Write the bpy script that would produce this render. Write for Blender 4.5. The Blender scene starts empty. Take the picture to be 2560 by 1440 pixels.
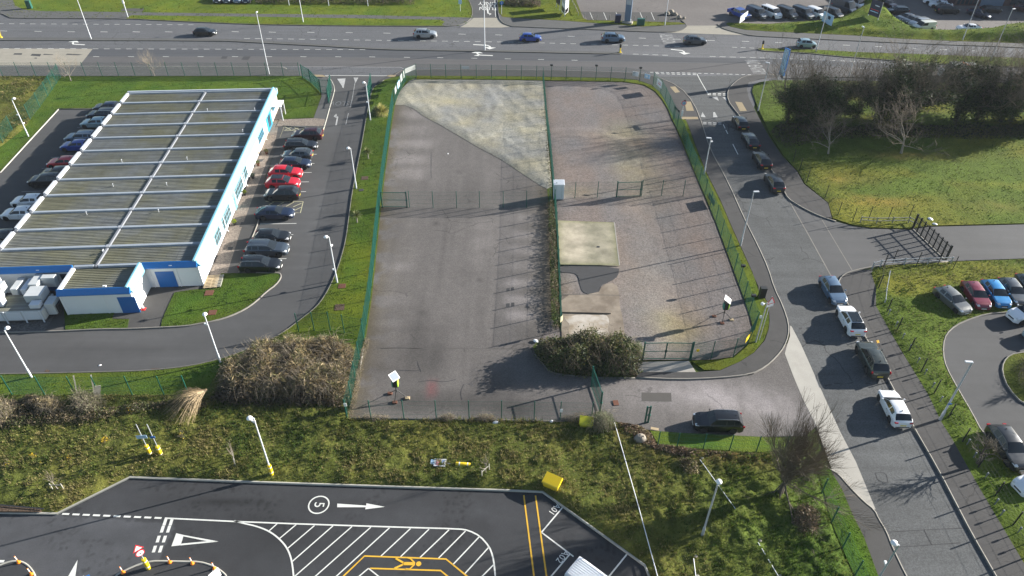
import bpy, bmesh, math, random
import numpy as np
from mathutils import Vector, Matrix
from mathutils.geometry import delaunay_2d_cdt

S = bpy.context.scene
COL = S.collection

# ------------------------------------------------------------------ camera
# drone about 50 m above the ground, looking north and 38.7 degrees down
CAM_H = 50.0
FOC = 1808.0                         # focal length in photo pixels (2560 wide)
RM = np.array([[9.99959691e-01, 8.97871749e-03, 0.0],
               [5.61534489e-03, -6.25380913e-01, 7.80299418e-01],
               [7.00608803e-03, -7.80267965e-01, -6.25406123e-01]])
cam_d = bpy.data.cameras.new('camera')
cam = bpy.data.objects.new('camera', cam_d)
COL.objects.link(cam)
cam_d.sensor_width = 36.0
cam_d.lens = 36.0 * FOC / 2560.0
cam_d.clip_start = 0.5
cam_d.clip_end = 3000.0
_m = Matrix(((RM[0][0], -RM[0][1], -RM[0][2], 0), (RM[1][0], -RM[1][1], -RM[1][2], 0),
             (RM[2][0], -RM[2][1], -RM[2][2], CAM_H), (0, 0, 0, 1)))
cam.matrix_world = _m
S.camera = cam

# ------------------------------------------------------------------ light
SUN_EL, SUN_AZ = 17.5, 19.5          # degrees; azimuth counted from +X (east) to +Y (north)
w = bpy.data.worlds.new("World")
S.world = w
w.use_nodes = True
nt = w.node_tree
bg = nt.nodes['Background']
sky = nt.nodes.new('ShaderNodeTexSky')
sky.sky_type = 'NISHITA'
sky.sun_disc = False
sky.sun_elevation = math.radians(SUN_EL)
sky.sun_rotation = math.radians(90 - SUN_AZ)
sky.air_density = 1.0
sky.dust_density = 0.6
sky.ozone_density = 1.0
nt.links.new(sky.outputs[0], bg.inputs[0])
bg.inputs[1].default_value = 0.06
sun_d = bpy.data.lights.new('sun', 'SUN')
sun_d.energy = 5.0
sun_d.angle = math.radians(0.4)
sun_d.color = (1.0, 0.95, 0.87)
sun = bpy.data.objects.new('sun', sun_d)
COL.objects.link(sun)
_sv = Vector((math.cos(math.radians(SUN_AZ)) * math.cos(math.radians(SUN_EL)),
              math.sin(math.radians(SUN_AZ)) * math.cos(math.radians(SUN_EL)), math.sin(math.radians(SUN_EL))))
sun.rotation_euler = _sv.to_track_quat('Z', 'Y').to_euler()
sun.location = (60, 40, 60)
S.view_settings.view_transform = 'Standard'
S.view_settings.look = 'None'
S.view_settings.exposure = 1.6
S.view_settings.gamma = 1.0
S.view_settings.use_curve_mapping = False
S.cycles.max_bounces = 5
S.cycles.diffuse_bounces = 2
S.cycles.glossy_bounces = 2
S.cycles.transparent_max_bounces = 8

# ------------------------------------------------------------------ layout helpers
def P(px, py, z=0.0):
    """photo pixel -> world point (x, y) at height z (used to survey the plan)"""
    r = RM @ np.array([px - 1280.0, py - 720.0, FOC])
    t = (z - CAM_H) / r[2]
    return (r[0] * t, r[1] * t)
def P3(px, py, z=0.0):
    a = P(px, py, z)
    return Vector((a[0], a[1], z))
def HGT(base, top, z0=0.0):
    """height of a vertical thing from its foot and its top in the photo"""
    b = P(base[0], base[1], z0)
    best = (1e9, 3)
    for h in np.arange(0.3, 16, 0.02):
        c = RM.T @ np.array([b[0], b[1], z0 + h - CAM_H])
        e = abs(720 + FOC * c[1] / c[2] - top[1])
        if e < best[0]:
            best = (e, h)
    return best[1]
def Z(pts, k, ox, oy):
    return [(ox + x / k, oy + y / k) for x, y in pts]
rng = random.Random(7)
nrg = np.random.default_rng(11)

_tab = np.random.default_rng(3).random((256, 256))
def vnoise(x, y, s=0):
    x = np.asarray(x, float) + 37.3 * s; y = np.asarray(y, float) + 91.7 * s
    xi = np.floor(x).astype(int); yi = np.floor(y).astype(int)
    fx = x - xi; fy = y - yi
    fx = fx * fx * (3 - 2 * fx); fy = fy * fy * (3 - 2 * fy)
    g = lambda a, b: _tab[a % 256, b % 256]
    return (g(xi, yi) * (1 - fx) + g(xi + 1, yi) * fx) * (1 - fy) + (g(xi, yi + 1) * (1 - fx) + g(xi + 1, yi + 1) * fx) * fy
def fbm(x, y, s=0, o=4):
    t = 0; a = .5; n = 0
    for i in range(o):
        t = t + a * vnoise(np.asarray(x) * 2 ** i, np.asarray(y) * 2 ** i, s + i); n += a; a *= .5
    return t / n
def inside(px, py, poly):
    px = np.asarray(px, float); py = np.asarray(py, float)
    r = np.zeros(px.shape, bool); n = len(poly)
    for i in range(n):
        x0, y0 = poly[i]; x1, y1 = poly[(i + 1) % n]
        if y0 == y1: continue
        c = ((y0 > py) != (y1 > py)) & (px < (x1 - x0) * (py - y0) / (y1 - y0) + x0)
        r ^= c
    return r
def edist(px, py, poly, closed=True):
    px = np.asarray(px, float); py = np.asarray(py, float)
    d = np.full(px.shape, 1e9); n = len(poly)
    for i in range(n if closed else n - 1):
        x0, y0 = poly[i]; x1, y1 = poly[(i + 1) % n]
        dx, dy = x1 - x0, y1 - y0; L = dx * dx + dy * dy + 1e-12
        t = np.clip(((px - x0) * dx + (py - y0) * dy) / L, 0, 1)
        d = np.minimum(d, np.hypot(px - x0 - t * dx, py - y0 - t * dy))
    return d
def chaikin(p, n=1, closed=True):
    for _ in range(n):
        q = []
        m = len(p)
        rngi = range(m) if closed else range(m - 1)
        if not closed: q.append(p[0])
        for i in rngi:
            a, b = p[i], p[(i + 1) % m]
            q += [(a[0] * .75 + b[0] * .25, a[1] * .75 + b[1] * .25), (a[0] * .25 + b[0] * .75, a[1] * .25 + b[1] * .75)]
        if not closed: q.append(p[-1])
        p = q
    return p

# ------------------------------------------------------------------ object helpers
def tag(o, label=None, cat=None, group=None, kind=None):
    if label: o['label'] = label
    if cat: o['category'] = cat
    if group: o['group'] = group
    if kind: o['kind'] = kind
    return o
def mk(name, me, parent=None, loc=None):
    o = bpy.data.objects.new(name, me)
    COL.objects.link(o)
    if parent is not None: o.parent = parent
    if loc is not None: o.location = loc
    return o
def empty(name, loc=(0, 0, 0), rz=0.0, parent=None):
    o = mk(name, None, parent, loc)
    o.rotation_euler = (0, 0, rz)
    o.empty_display_size = .3
    return o
def copy_tree(o, parent=None):
    c = o.copy(); COL.objects.link(c); c.parent = parent
    for ch in list(o.children): copy_tree(ch, c)
    return c

class MB:
    """collects boxes, tubes, prisms into one mesh"""
    def __init__(s): s.v = []; s.f = []; s.m = []
    def add(s, vs, fs, m=0):
        b = len(s.v); s.v += [tuple(v) for v in vs]; s.f += [tuple(i + b for i in f) for f in fs]; s.m += [m] * len(fs)
    def box(s, x0, x1, y0, y1, z0, z1, m=0, T=None, bev=0):
        vs = [Vector((x, y, z)) for z in (z0, z1) for (x, y) in ((x0, y0), (x1, y0), (x1, y1), (x0, y1))]
        fs = [(3, 2, 1, 0), (4, 5, 6, 7), (0, 1, 5, 4), (1, 2, 6, 5), (2, 3, 7, 6), (3, 0, 4, 7)]
        if bev:
            b = bev; xa, xb, ya, yb, za, zb = x0, x1, y0, y1, z0, z1
            ring = lambda i, z: [Vector(p + (z,)) for p in ((xa + i, ya + b), (xa + b, ya + i), (xb - b, ya + i), (xb - i, ya + b), (xb - i, yb - b), (xb - b, yb - i), (xa + b, yb - i), (xa + i, yb - b))]
            vs = ring(b * .6, za) + ring(0, za + b) + ring(0, zb - b) + ring(b * .6, zb)
            fs = [tuple(range(7, -1, -1)), tuple(range(24, 32))]
            for k in range(3):
                for i in range(8):
                    j = (i + 1) % 8; fs.append((8 * k + i, 8 * k + j, 8 * k + 8 + j, 8 * k + 8 + i))
        if T is not None: vs = [T @ v for v in vs]
        s.add(vs, fs, m)
    def bar(s, a, b, w, h=None, m=0):
        a = Vector(a); b = Vector(b); h = h or w; d = (b - a)
        L = d.length
        if L < 1e-6: return
        T = Matrix.Translation(a) @ d.to_track_quat('X', 'Z').to_matrix().to_4x4()
        s.box(0, L, -w / 2, w / 2, -h / 2, h / 2, m, T)
    def tube(s, pts, rad, k=8, m=0, cap=True):
        pts = [Vector(p) for p in pts]; n = len(pts)
        if not hasattr(rad, '__len__'): rad = [rad] * n
        base = len(s.v); ref = None
        for i, p in enumerate(pts):
            d = (pts[min(i + 1, n - 1)] - pts[max(i - 1, 0)])
            if d.length < 1e-9: d = Vector((0, 0, 1))
            d.normalize()
            u = d.orthogonal().normalized() if ref is None else (ref - d * ref.dot(d))
            if u.length < 1e-6: u = d.orthogonal()
            u.normalize(); ref = u; v = d.cross(u)
            for j in range(k):
                a = 2 * math.pi * j / k
                q = p + (u * math.cos(a) + v * math.sin(a)) * rad[i]; s.v.append((q.x, q.y, q.z))
        for i in range(n - 1):
            for j in range(k):
                a = base + i * k + j; b = base + i * k + (j + 1) % k
                s.f.append((a, b, b + k, a + k)); s.m.append(m)
        if cap:
            s.f.append(tuple(base + j for j in range(k - 1, -1, -1))); s.m.append(m)
            s.f.append(tuple(base + (n - 1) * k + j for j in range(k))); s.m.append(m)
    def lathe(s, prof, k=16, m=0, T=None):
        base = len(s.v)
        for r, z in prof:
            for j in range(k):
                a = 2 * math.pi * j / k; v = Vector((r * math.cos(a), r * math.sin(a), z))
                if T is not None: v = T @ v
                s.v.append(tuple(v))
        for i in range(len(prof) - 1):
            for j in range(k):
                a = base + i * k + j; b = base + i * k + (j + 1) % k
                s.f.append((a, b, b + k, a + k)); s.m.append(m)
        s.f.append(tuple(base + j for j in range(k - 1, -1, -1))); s.m.append(m)
        s.f.append(tuple(base + (len(prof) - 1) * k + j for j in range(k))); s.m.append(m)
    def prism(s, pts, z0, z1, m=0, T=None):
        n = len(pts); vs = [Vector((x, y, z0)) for x, y in pts] + [Vector((x, y, z1)) for x, y in pts]
        if T is not None: vs = [T @ v for v in vs]
        fs = [tuple(range(n - 1, -1, -1)), tuple(range(n, 2 * n))] + [(i, (i + 1) % n, n + (i + 1) % n, n + i) for i in range(n)]
        s.add(vs, fs, m)
    def mesh(s, name, mats, smooth=False, ang=40):
        me = bpy.data.meshes.new(name)
        me.from_pydata(s.v, [], s.f)
        if not isinstance(mats, (list, tuple)): mats = [mats]
        for mm in mats: me.materials.append(mm)
        if len(mats) > 1: me.polygons.foreach_set('material_index', s.m)
        if smooth:
            me.polygons.foreach_set('use_smooth', [True] * len(me.polygons))
            me.set_sharp_from_angle(angle=math.radians(ang))
        me.update()
        return me
    def build(s, name, mats, parent=None, loc=None, smooth=False, ang=40):
        return mk(name, s.mesh(name, mats, smooth, ang), parent, loc)

def np_mesh(name, V, F, mats, colors=None, mi=None, smooth=False):
    """V (n,3), F (m,k) -> mesh with optional point colours in attribute 'tint'"""
    me = bpy.data.meshes.new(name)
    V = np.ascontiguousarray(V, np.float32); F = np.ascontiguousarray(F, np.int32)
    k = F.shape[1]
    me.vertices.add(len(V)); me.vertices.foreach_set('co', V.ravel())
    me.loops.add(F.size); me.loops.foreach_set('vertex_index', F.ravel())
    me.polygons.add(len(F)); me.polygons.foreach_set('loop_start', np.arange(0, F.size, k, dtype=np.int32))
    me.polygons.foreach_set('loop_total', np.full(len(F), k, np.int32))
    if smooth: me.polygons.foreach_set('use_smooth', np.ones(len(F), bool))
    for mm in (mats if isinstance(mats, (list, tuple)) else [mats]): me.materials.append(mm)
    me.update(calc_edges=True)
    if colors is not None:
        at = me.attributes.new('tint', 'FLOAT_COLOR', 'POINT')
        c = np.ones((len(V), 4), np.float32); c[:, :3] = colors
        at.data.foreach_set('color', c.ravel())
    return me

# ------------------------------------------------------------------ materials
def new_mat(name):
    m = bpy.data.materials.new(name); m.use_nodes = True
    t = m.node_tree; b = t.nodes['Principled BSDF']
    return m, t, b
def N(t, typ, **kw):
    n = t.nodes.new(typ)
    for k, v in kw.items(): setattr(n, k, v)
    return n
def math_(t, op, a, b=None, c=None, clamp=False):
    n = N(t, 'ShaderNodeMath', operation=op, use_clamp=clamp)
    for i, v in enumerate((a, b, c)):
        if v is None: continue
        if isinstance(v, (int, float)): n.inputs[i].default_value = v
        else: t.links.new(v, n.inputs[i])
    return n.outputs[0]
def noise_(t, vec, scale, detail=4, rough=.55, w=0):
    n = N(t, 'ShaderNodeTexNoise'); n.inputs['Scale'].default_value = scale
    n.inputs['Detail'].default_value = detail; n.inputs['Roughness'].default_value = rough
    t.links.new(vec, n.inputs['Vector'])
    return n.outputs[0]
def mapping_(t, vec, scale=(1, 1, 1), rot=(0, 0, 0), loc=(0, 0, 0)):
    n = N(t, 'ShaderNodeMapping'); n.inputs['Scale'].default_value = scale
    n.inputs['Rotation'].default_value = rot; n.inputs['Location'].default_value = loc
    t.links.new(vec, n.inputs['Vector'])
    return n.outputs[0]
def plain(name, col, rough=.6, metal=0.0, var=.12, vscale=3.0, coat=0.0, bump=0.0, spec=.5, emit=None, speck=0.0):
    m, t, b = new_mat(name)
    tc = N(t, 'ShaderNodeTexCoord')
    n = noise_(t, tc.outputs['Object'], vscale, 5)
    f = math_(t, 'MULTIPLY_ADD', n, 2 * var, 1 - var)
    sc = N(t, 'ShaderNodeVectorMath', operation='SCALE'); sc.inputs[0].default_value = col
    t.links.new(f, sc.inputs['Scale']); t.links.new(sc.outputs[0], b.inputs['Base Color'])
    b.inputs['Roughness'].default_value = rough; b.inputs['Metallic'].default_value = metal
    b.inputs['Coat Weight'].default_value = coat; b.inputs['Coat Roughness'].default_value = .05
    b.inputs['Specular IOR Level'].default_value = spec
    if bump:
        bn = N(t, 'ShaderNodeBump'); bn.inputs['Strength'].default_value = bump; bn.inputs['Distance'].default_value = .02
        n2 = noise_(t, tc.outputs['Object'], vscale * 8, 4)
        t.links.new(n2, bn.inputs['Height']); t.links.new(bn.outputs[0], b.inputs['Normal'])
    if emit:
        b.inputs['Emission Color'].default_value = (*emit[:3], 1); b.inputs['Emission Strength'].default_value = emit[3]
    return m
def ground_mat(name, col, big=.18, mid=.14, fine=.25, fine_scale=14, rough=.92, bump=.35, bscale=16, bdist=.02,
               streak=None, cracks=0.0, dark=None, col2=None, c2scale=.25, tint=False, grit=0.0, spec=.4):
    m, t, b = new_mat(name)
    tc = N(t, 'ShaderNodeTexCoord'); v = tc.outputs['Object']
    nb = noise_(t, v, .09, 5, .6); nm = noise_(t, v, .9, 5, .6); nf = noise_(t, v, fine_scale, 3, .7)
    f = math_(t, 'MULTIPLY_ADD', nb, 2.6 * big, 1 - 1.3 * big)
    f = math_(t, 'MULTIPLY', f, math_(t, 'MULTIPLY_ADD', nm, 2.6 * mid, 1 - 1.3 * mid))
    f = math_(t, 'MULTIPLY', f, math_(t, 'MULTIPLY_ADD', nf, 2 * fine, 1 - fine))
    if grit:
        vo = N(t, 'ShaderNodeTexVoronoi'); vo.inputs['Scale'].default_value = fine_scale * .9; t.links.new(v, vo.inputs['Vector'])
        sepc = N(t, 'ShaderNodeSeparateColor'); t.links.new(vo.outputs['Color'], sepc.inputs[0])
        f = math_(t, 'MULTIPLY', f, math_(t, 'MULTIPLY_ADD', sepc.outputs[0], 2 * grit, 1 - grit))
    if streak:
        ang, lng, shrt, amt = streak
        ns = noise_(t, mapping_(t, v, (lng, shrt, 1), (0, 0, ang)), 1.0, 4, .6)
        f = math_(t, 'MULTIPLY', f, math_(t, 'MULTIPLY_ADD', ns, 2.4 * amt, 1 - 1.2 * amt))
    if cracks:
        dv = N(t, 'ShaderNodeTexVoronoi', feature='DISTANCE_TO_EDGE'); dv.inputs['Scale'].default_value = .22
        wv = N(t, 'ShaderNodeVectorMath', operation='ADD'); t.links.new(v, wv.inputs[0])
        nw = N(t, 'ShaderNodeTexNoise'); nw.inputs['Scale'].default_value = .8; t.links.new(v, nw.inputs['Vector'])
        t.links.new(nw.outputs['Color'], wv.inputs[1]); t.links.new(wv.outputs[0], dv.inputs['Vector'])
        cr = math_(t, 'LESS_THAN', dv.outputs['Distance'], .012)
        gate = math_(t, 'GREATER_THAN', nb, .56)
        cr = math_(t, 'MULTIPLY', cr, gate)
        f = math_(t, 'MULTIPLY', f, math_(t, 'MULTIPLY_ADD', cr, -cracks, 1.0))
    sc = N(t, 'ShaderNodeVectorMath', operation='SCALE'); t.links.new(f, sc.inputs['Scale'])
    if col2 is not None:
        mx = N(t, 'ShaderNodeMix', data_type='RGBA'); mx.inputs[6].default_value = (*col, 1); mx.inputs[7].default_value = (*col2, 1)
        n2 = noise_(t, mapping_(t, v, (1, 1, 1), (0, 0, 0), (13, 7, 0)), c2scale, 5, .62)
        r = N(t, 'ShaderNodeMapRange'); r.inputs[1].default_value = .38; r.inputs[2].default_value = .62
        t.links.new(n2, r.inputs[0]); t.links.new(r.outputs[0], mx.inputs[0]); t.links.new(mx.outputs[2], sc.inputs[0])
    else: sc.inputs[0].default_value = col
    out = sc.outputs[0]
    if tint:
        at = N(t, 'ShaderNodeAttribute', attribute_name='tint')
        mu = N(t, 'ShaderNodeVectorMath', operation='MULTIPLY'); t.links.new(out, mu.inputs[0]); t.links.new(at.outputs['Color'], mu.inputs[1]); out = mu.outputs[0]
    t.links.new(out, b.inputs['Base Color'])
    b.inputs['Roughness'].default_value = rough; b.inputs['Specular IOR Level'].default_value = spec
    bn = N(t, 'ShaderNodeBump'); bn.inputs['Strength'].default_value = bump; bn.inputs['Distance'].default_value = bdist
    t.links.new(noise_(t, v, bscale, 4, .65), bn.inputs['Height']); t.links.new(bn.outputs[0], b.inputs['Normal'])
    return m
def tint_mat(name, rough=.75, trans=0.0, spec=.25, var=.15):
    """colour comes from the mesh's own tint attribute (leaf and blade colours)"""
    m, t, b = new_mat(name)
    at = N(t, 'ShaderNodeAttribute', attribute_name='tint')
    tc = N(t, 'ShaderNodeTexCoord'); n = noise_(t, tc.outputs['Object'], .7, 3)
    sc = N(t, 'ShaderNodeVectorMath', operation='SCALE'); t.links.new(at.outputs['Color'], sc.inputs[0])
    t.links.new(math_(t, 'MULTIPLY_ADD', n, 2 * var, 1 - var), sc.inputs['Scale'])
    t.links.new(sc.outputs[0], b.inputs['Base Color'])
    b.inputs['Roughness'].default_value = rough; b.inputs['Specular IOR Level'].default_value = spec
    if trans:
        tr = N(t, 'ShaderNodeBsdfTranslucent'); t.links.new(sc.outputs[0], tr.inputs[0])
        mx = N(t, 'ShaderNodeMixShader'); mx.inputs[0].default_value = trans
        t.links.new(b.outputs[0], mx.inputs[1]); t.links.new(tr.outputs[0], mx.inputs[2])
        t.links.new(mx.outputs[0], t.nodes['Material Output'].inputs[0])
    return m

M = {}
M['asphalt_main'] = ground_mat('asphalt_main', (.086, .088, .094), big=.10, mid=.07, streak=(0, .05, 1.1, .22), cracks=.35, fine=.3, grit=.25, tint=True)
M['asphalt_lane'] = ground_mat('asphalt_lane', (.060, .063, .070), big=.10, mid=.07, streak=(0, .04, 1.6, .3), fine=.3)
M['asphalt_brown'] = ground_mat('asphalt_brown', (.086, .083, .084), big=.08, mid=.08, streak=(0, .05, .8, .16), fine=.3)
M['asphalt_private'] = ground_mat('asphalt_private', (.066, .066, .067), big=.12, mid=.1, streak=(1.45, .05, .8, .2), fine=.3, tint=True)
M['asphalt_dark'] = ground_mat('asphalt_dark', (.034, .035, .038), big=.25, mid=.2, fine=.3, fine_scale=9, tint=True)
M['foot_dark'] = ground_mat('foot_dark', (.052, .050, .049), big=.2, mid=.2, fine=.3, cracks=.3)
M['asphalt_side'] = ground_mat('asphalt_side', (.076, .079, .080), big=.14, mid=.12, streak=(-2.04, .05, 1.0, .32), cracks=.5, fine=.32, grit=.25, tint=True)
M['asphalt_yard'] = ground_mat('asphalt_yard', (.108, .098, .092), big=.16, mid=.12, cracks=.3, fine=.3, grit=.2, tint=True)
M['asphalt_path'] = ground_mat('asphalt_path', (.060, .058, .056), big=.15, mid=.15, fine=.3)
M['asphalt_footway'] = ground_mat('asphalt_footway', (.082, .082, .080), big=.15, mid=.15, fine=.3, cracks=.3)
M['patch'] = ground_mat('patch', (.045, .045, .047), big=.1, mid=.1, fine=.3)
M['patch_light'] = ground_mat('patch_light', (.078, .072, .066), big=.1, mid=.1, fine=.3)
M['concrete'] = ground_mat('concrete', (.30, .28, .25), big=.2, mid=.14, fine=.12, bump=.15, rough=.9)
M['concrete_old'] = ground_mat('concrete_old', (.31, .28, .205), big=.25, mid=.25, fine=.2, bump=.4, col2=(.20, .185, .13), c2scale=.5, tint=True)
M['concrete_tan'] = ground_mat('concrete_tan', (.24, .20, .155), big=.25, mid=.2, fine=.15, bump=.2, col2=(.15, .12, .09), c2scale=.45)
M['concrete_pale'] = ground_mat('concrete_pale', (.43, .39, .34), big=.2, mid=.2, fine=.12, bump=.1, col2=(.26, .21, .15), c2scale=.6)
M['sand'] = ground_mat('sand', (.27, .25, .205), big=.1, mid=.12, fine=.15, bump=.2, streak=(0, .1, 1.5, .12))
M['strip'] = ground_mat('strip', (.36, .34, .30), big=.12, mid=.14, fine=.12, bump=.15)
M['board_back'] = plain('board_back', (.26, .28, .27), .6, var=.05)
M['tactile'] = ground_mat('tactile', (.27, .215, .13), big=.1, mid=.12, fine=.2, bump=.4)
M['kerb'] = ground_mat('kerb', (.20, .187, .165), big=.2, mid=.25, fine=.2, bump=.3)
M['kerb_dark'] = ground_mat('kerb_dark', (.12, .115, .10), big=.2, mid=.25, fine=.2, bump=.3)
M['kerb_new'] = ground_mat('kerb_new', (.34, .33, .29), big=.15, mid=.2, fine=.15, bump=.2)
M['gravel_pale'] = ground_mat('gravel_pale', (.245, .232, .185), big=.10, mid=.10, fine=.22, fine_scale=7, bump=.6, bscale=6, bdist=.08, grit=.22, tint=True)
M['gravel_brown'] = ground_mat('gravel_brown', (.148, .125, .115), big=.10, mid=.12, fine=.25, fine_scale=8, bump=.55, bscale=8, bdist=.07, grit=.25, tint=True)
M['gravel_strip'] = ground_mat('gravel_strip', (.20, .165, .135), big=.1, mid=.15, fine=.4, fine_scale=9, bump=.6, bscale=10, bdist=.05, grit=.35)
M['gravel_dark'] = ground_mat('gravel_dark', (.09, .088, .086), big=.1, mid=.15, fine=.4, fine_scale=9, bump=.6, bscale=10, bdist=.05, grit=.4)
M['lawn'] = ground_mat('lawn', (.058, .100, .012), big=.18, mid=.25, fine=.35, fine_scale=7, bump=1.0, bscale=7, bdist=.10, tint=True, rough=1, spec=.1)
M['rough_ground'] = ground_mat('rough_ground', (.078, .088, .022), big=.2, mid=.3, fine=.4, fine_scale=5, bump=1.0, bscale=4, bdist=.12, tint=True, rough=1, spec=.1)
M['soil'] = ground_mat('soil', (.085, .055, .035), big=.2, mid=.3, fine=.4, bump=1.0, bscale=6, bdist=.1)
M['ground'] = ground_mat('ground_far', (.055, .08, .016), big=.3, mid=.3, fine=.3, bump=.6, rough=1, spec=.1)
M['paint_white'] = ground_mat('paint_white', (.62, .62, .58), big=.1, mid=.12, fine=.16, fine_scale=6, bump=.1, rough=.7)
M['paint_worn'] = ground_mat('paint_worn', (.36, .36, .35), big=.12, mid=.4, fine=.35, fine_scale=4, bump=.1, rough=.8)
M['paint_yellow'] = ground_mat('paint_yellow', (.62, .36, .03), big=.1, mid=.15, fine=.16, bump=.1, rough=.7)
M['paint_faint'] = ground_mat('paint_faint', (.15, .155, .16), big=.1, mid=.4, fine=.35, bump=.1)
M['paint_cream'] = ground_mat('paint_cream', (.50, .47, .30), big=.1, mid=.25, fine=.2, bump=.1, rough=.7)
M['white_wall'] = plain('white_wall', (.74, .75, .76), .7, var=.05, vscale=.6)
M['stone_wall'] = plain('stone_wall', (.42, .38, .33), .85, var=.15, vscale=2, bump=.3)
M['white_metal'] = plain('white_metal', (.55, .57, .60), .45, var=.06)
M['light_blue'] = plain('light_blue', (.16, .38, .48), .5, var=.05)
M['frame'] = plain('frame', (.22, .36, .42), .5, var=.05)
M['pane'] = plain('pane', (.045, .075, .085), .15, var=.2, spec=.5)
M['blue'] = plain('blue_sheet', (.018, .16, .46), .35, var=.06)
M['door_blue'] = plain('door_blue', (.012, .12, .38), .4, var=.05)
M['teal'] = plain('teal', (.02, .25, .42), .4, var=.05)
M['roof_cap'] = ground_mat('roof_cap', (.26, .295, .335), big=.15, mid=.15, fine=.1, bump=.1, rough=.6)
M['roof_sheet'] = ground_mat('roof_sheet', (.165, .172, .168), big=.18, mid=.25, fine=.25, bump=.2, rough=.8, streak=(.073, .10, 5.5, .8), col2=(.16, .155, .10), c2scale=.13)
M['ridge'] = plain('ridge', (.17, .18, .20), .6, var=.1)
M['steel'] = plain('galvanised', (.42, .44, .47), .45, .3, var=.1)
M['steel_pale'] = plain('pale_steel', (.60, .63, .67), .5, 0, var=.06)
M['duct'] = plain('duct_grey', (.50, .52, .52), .5, .1, var=.12, vscale=1.2)
M['green_metal'] = plain('green_metal', (.008, .085, .062), .45, var=.1)
M['green_bright'] = plain('green_bright', (.02, .20, .15), .5, var=.1)
M['black_metal'] = plain('black_metal', (.018, .020, .020), .5, var=.15)
M['timber'] = plain('timber', (.42, .32, .19), .8, var=.2, vscale=6)
M['timber_grey'] = plain('timber_grey', (.27, .26, .22), .85, var=.25, vscale=4)
M['yellow_plastic'] = plain('yellow_plastic', (.72, .50, .015), .4, var=.06)
M['yellow_dull'] = plain('yellow_dull', (.50, .47, .02), .5, var=.1)
M['orange_plastic'] = plain('orange_plastic', (.80, .22, .01), .45, var=.05)
M['red_plastic'] = plain('red_plastic', (.65, .02, .02), .4, var=.05)
M['white_plastic'] = plain('white_plastic', (.80, .80, .80), .4, var=.04)
M['hivis'] = plain('hivis', (.45, .75, .05), .6, var=.1)
M['navy'] = plain('navy', (.012, .016, .045), .4, var=.08)
M['sign_blue'] = plain('sign_blue', (.02, .14, .45), .4, var=.05)
M['pale_blue'] = plain('pale_blue', (.38, .55, .72), .4, var=.06)
M['red'] = plain('sign_red', (.6, .02, .03), .45, var=.05)
M['panel_glass'] = plain('solar_glass', (.30, .34, .40), .25, var=.05)
M['glass'] = plain('window_glass', (.03, .045, .055), .06, var=.1, spec=.8)
M['car_glass'] = plain('car_glass', (.014, .018, .022), .08, var=.1, spec=.5)
M['rubber'] = plain('rubber', (.015, .015, .016), .8, var=.1)
M['alloy'] = plain('alloy', (.30, .31, .33), .35, .6, var=.05)
M['alloy_dark'] = plain('alloy_dark', (.06, .06, .065), .4, .4, var=.05)
M['trim_black'] = plain('trim_black', (.02, .02, .022), .55, var=.1)
M['lamp_clear'] = plain('lamp_clear', (.70, .72, .75), .12, .2, var=.03)
M['lamp_red'] = plain('lamp_red', (.35, .01, .015), .2, var=.03)
M['plate_yellow'] = plain('plate_yellow', (.70, .52, .04), .5, var=.03)
M['plate_white'] = plain('plate_white', (.75, .75, .72), .5, var=.03)
M['chrome'] = plain('chrome', (.65, .67, .70), .2, .8, var=.03)
M['bark'] = plain('bark', (.085, .070, .052), .95, var=.3, vscale=2, bump=.5)
M['bark_pale'] = plain('bark_pale', (.26, .23, .19), .95, var=.25, vscale=2)
M['twig'] = plain('twig', (.15, .12, .088), .95, var=.25, vscale=1)
M['twig_pale'] = plain('twig_pale', (.19, .16, .12), .95, var=.2, vscale=1)
M['leaf'] = tint_mat('leaf', .6, .25)
M['blade'] = tint_mat('grass_blade', .8, .3)
M['terracotta'] = plain('terracotta', (.12, .045, .025), .9, var=.2)
M['brick_dark'] = plain('cladding_brown', (.085, .045, .042), .8, var=.15)
M['cladding_blue'] = plain('cladding_blue', (.12, .17, .24), .5, var=.08)
M['rock'] = plain('rock', (.24, .21, .17), .95, var=.25, vscale=2, bump=.5)
M['cardboard'] = plain('cardboard', (.30, .16, .07), .9, var=.2)
M['marker'] = plain('marker_grey', (.16, .18, .20), .6, var=.1)
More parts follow.
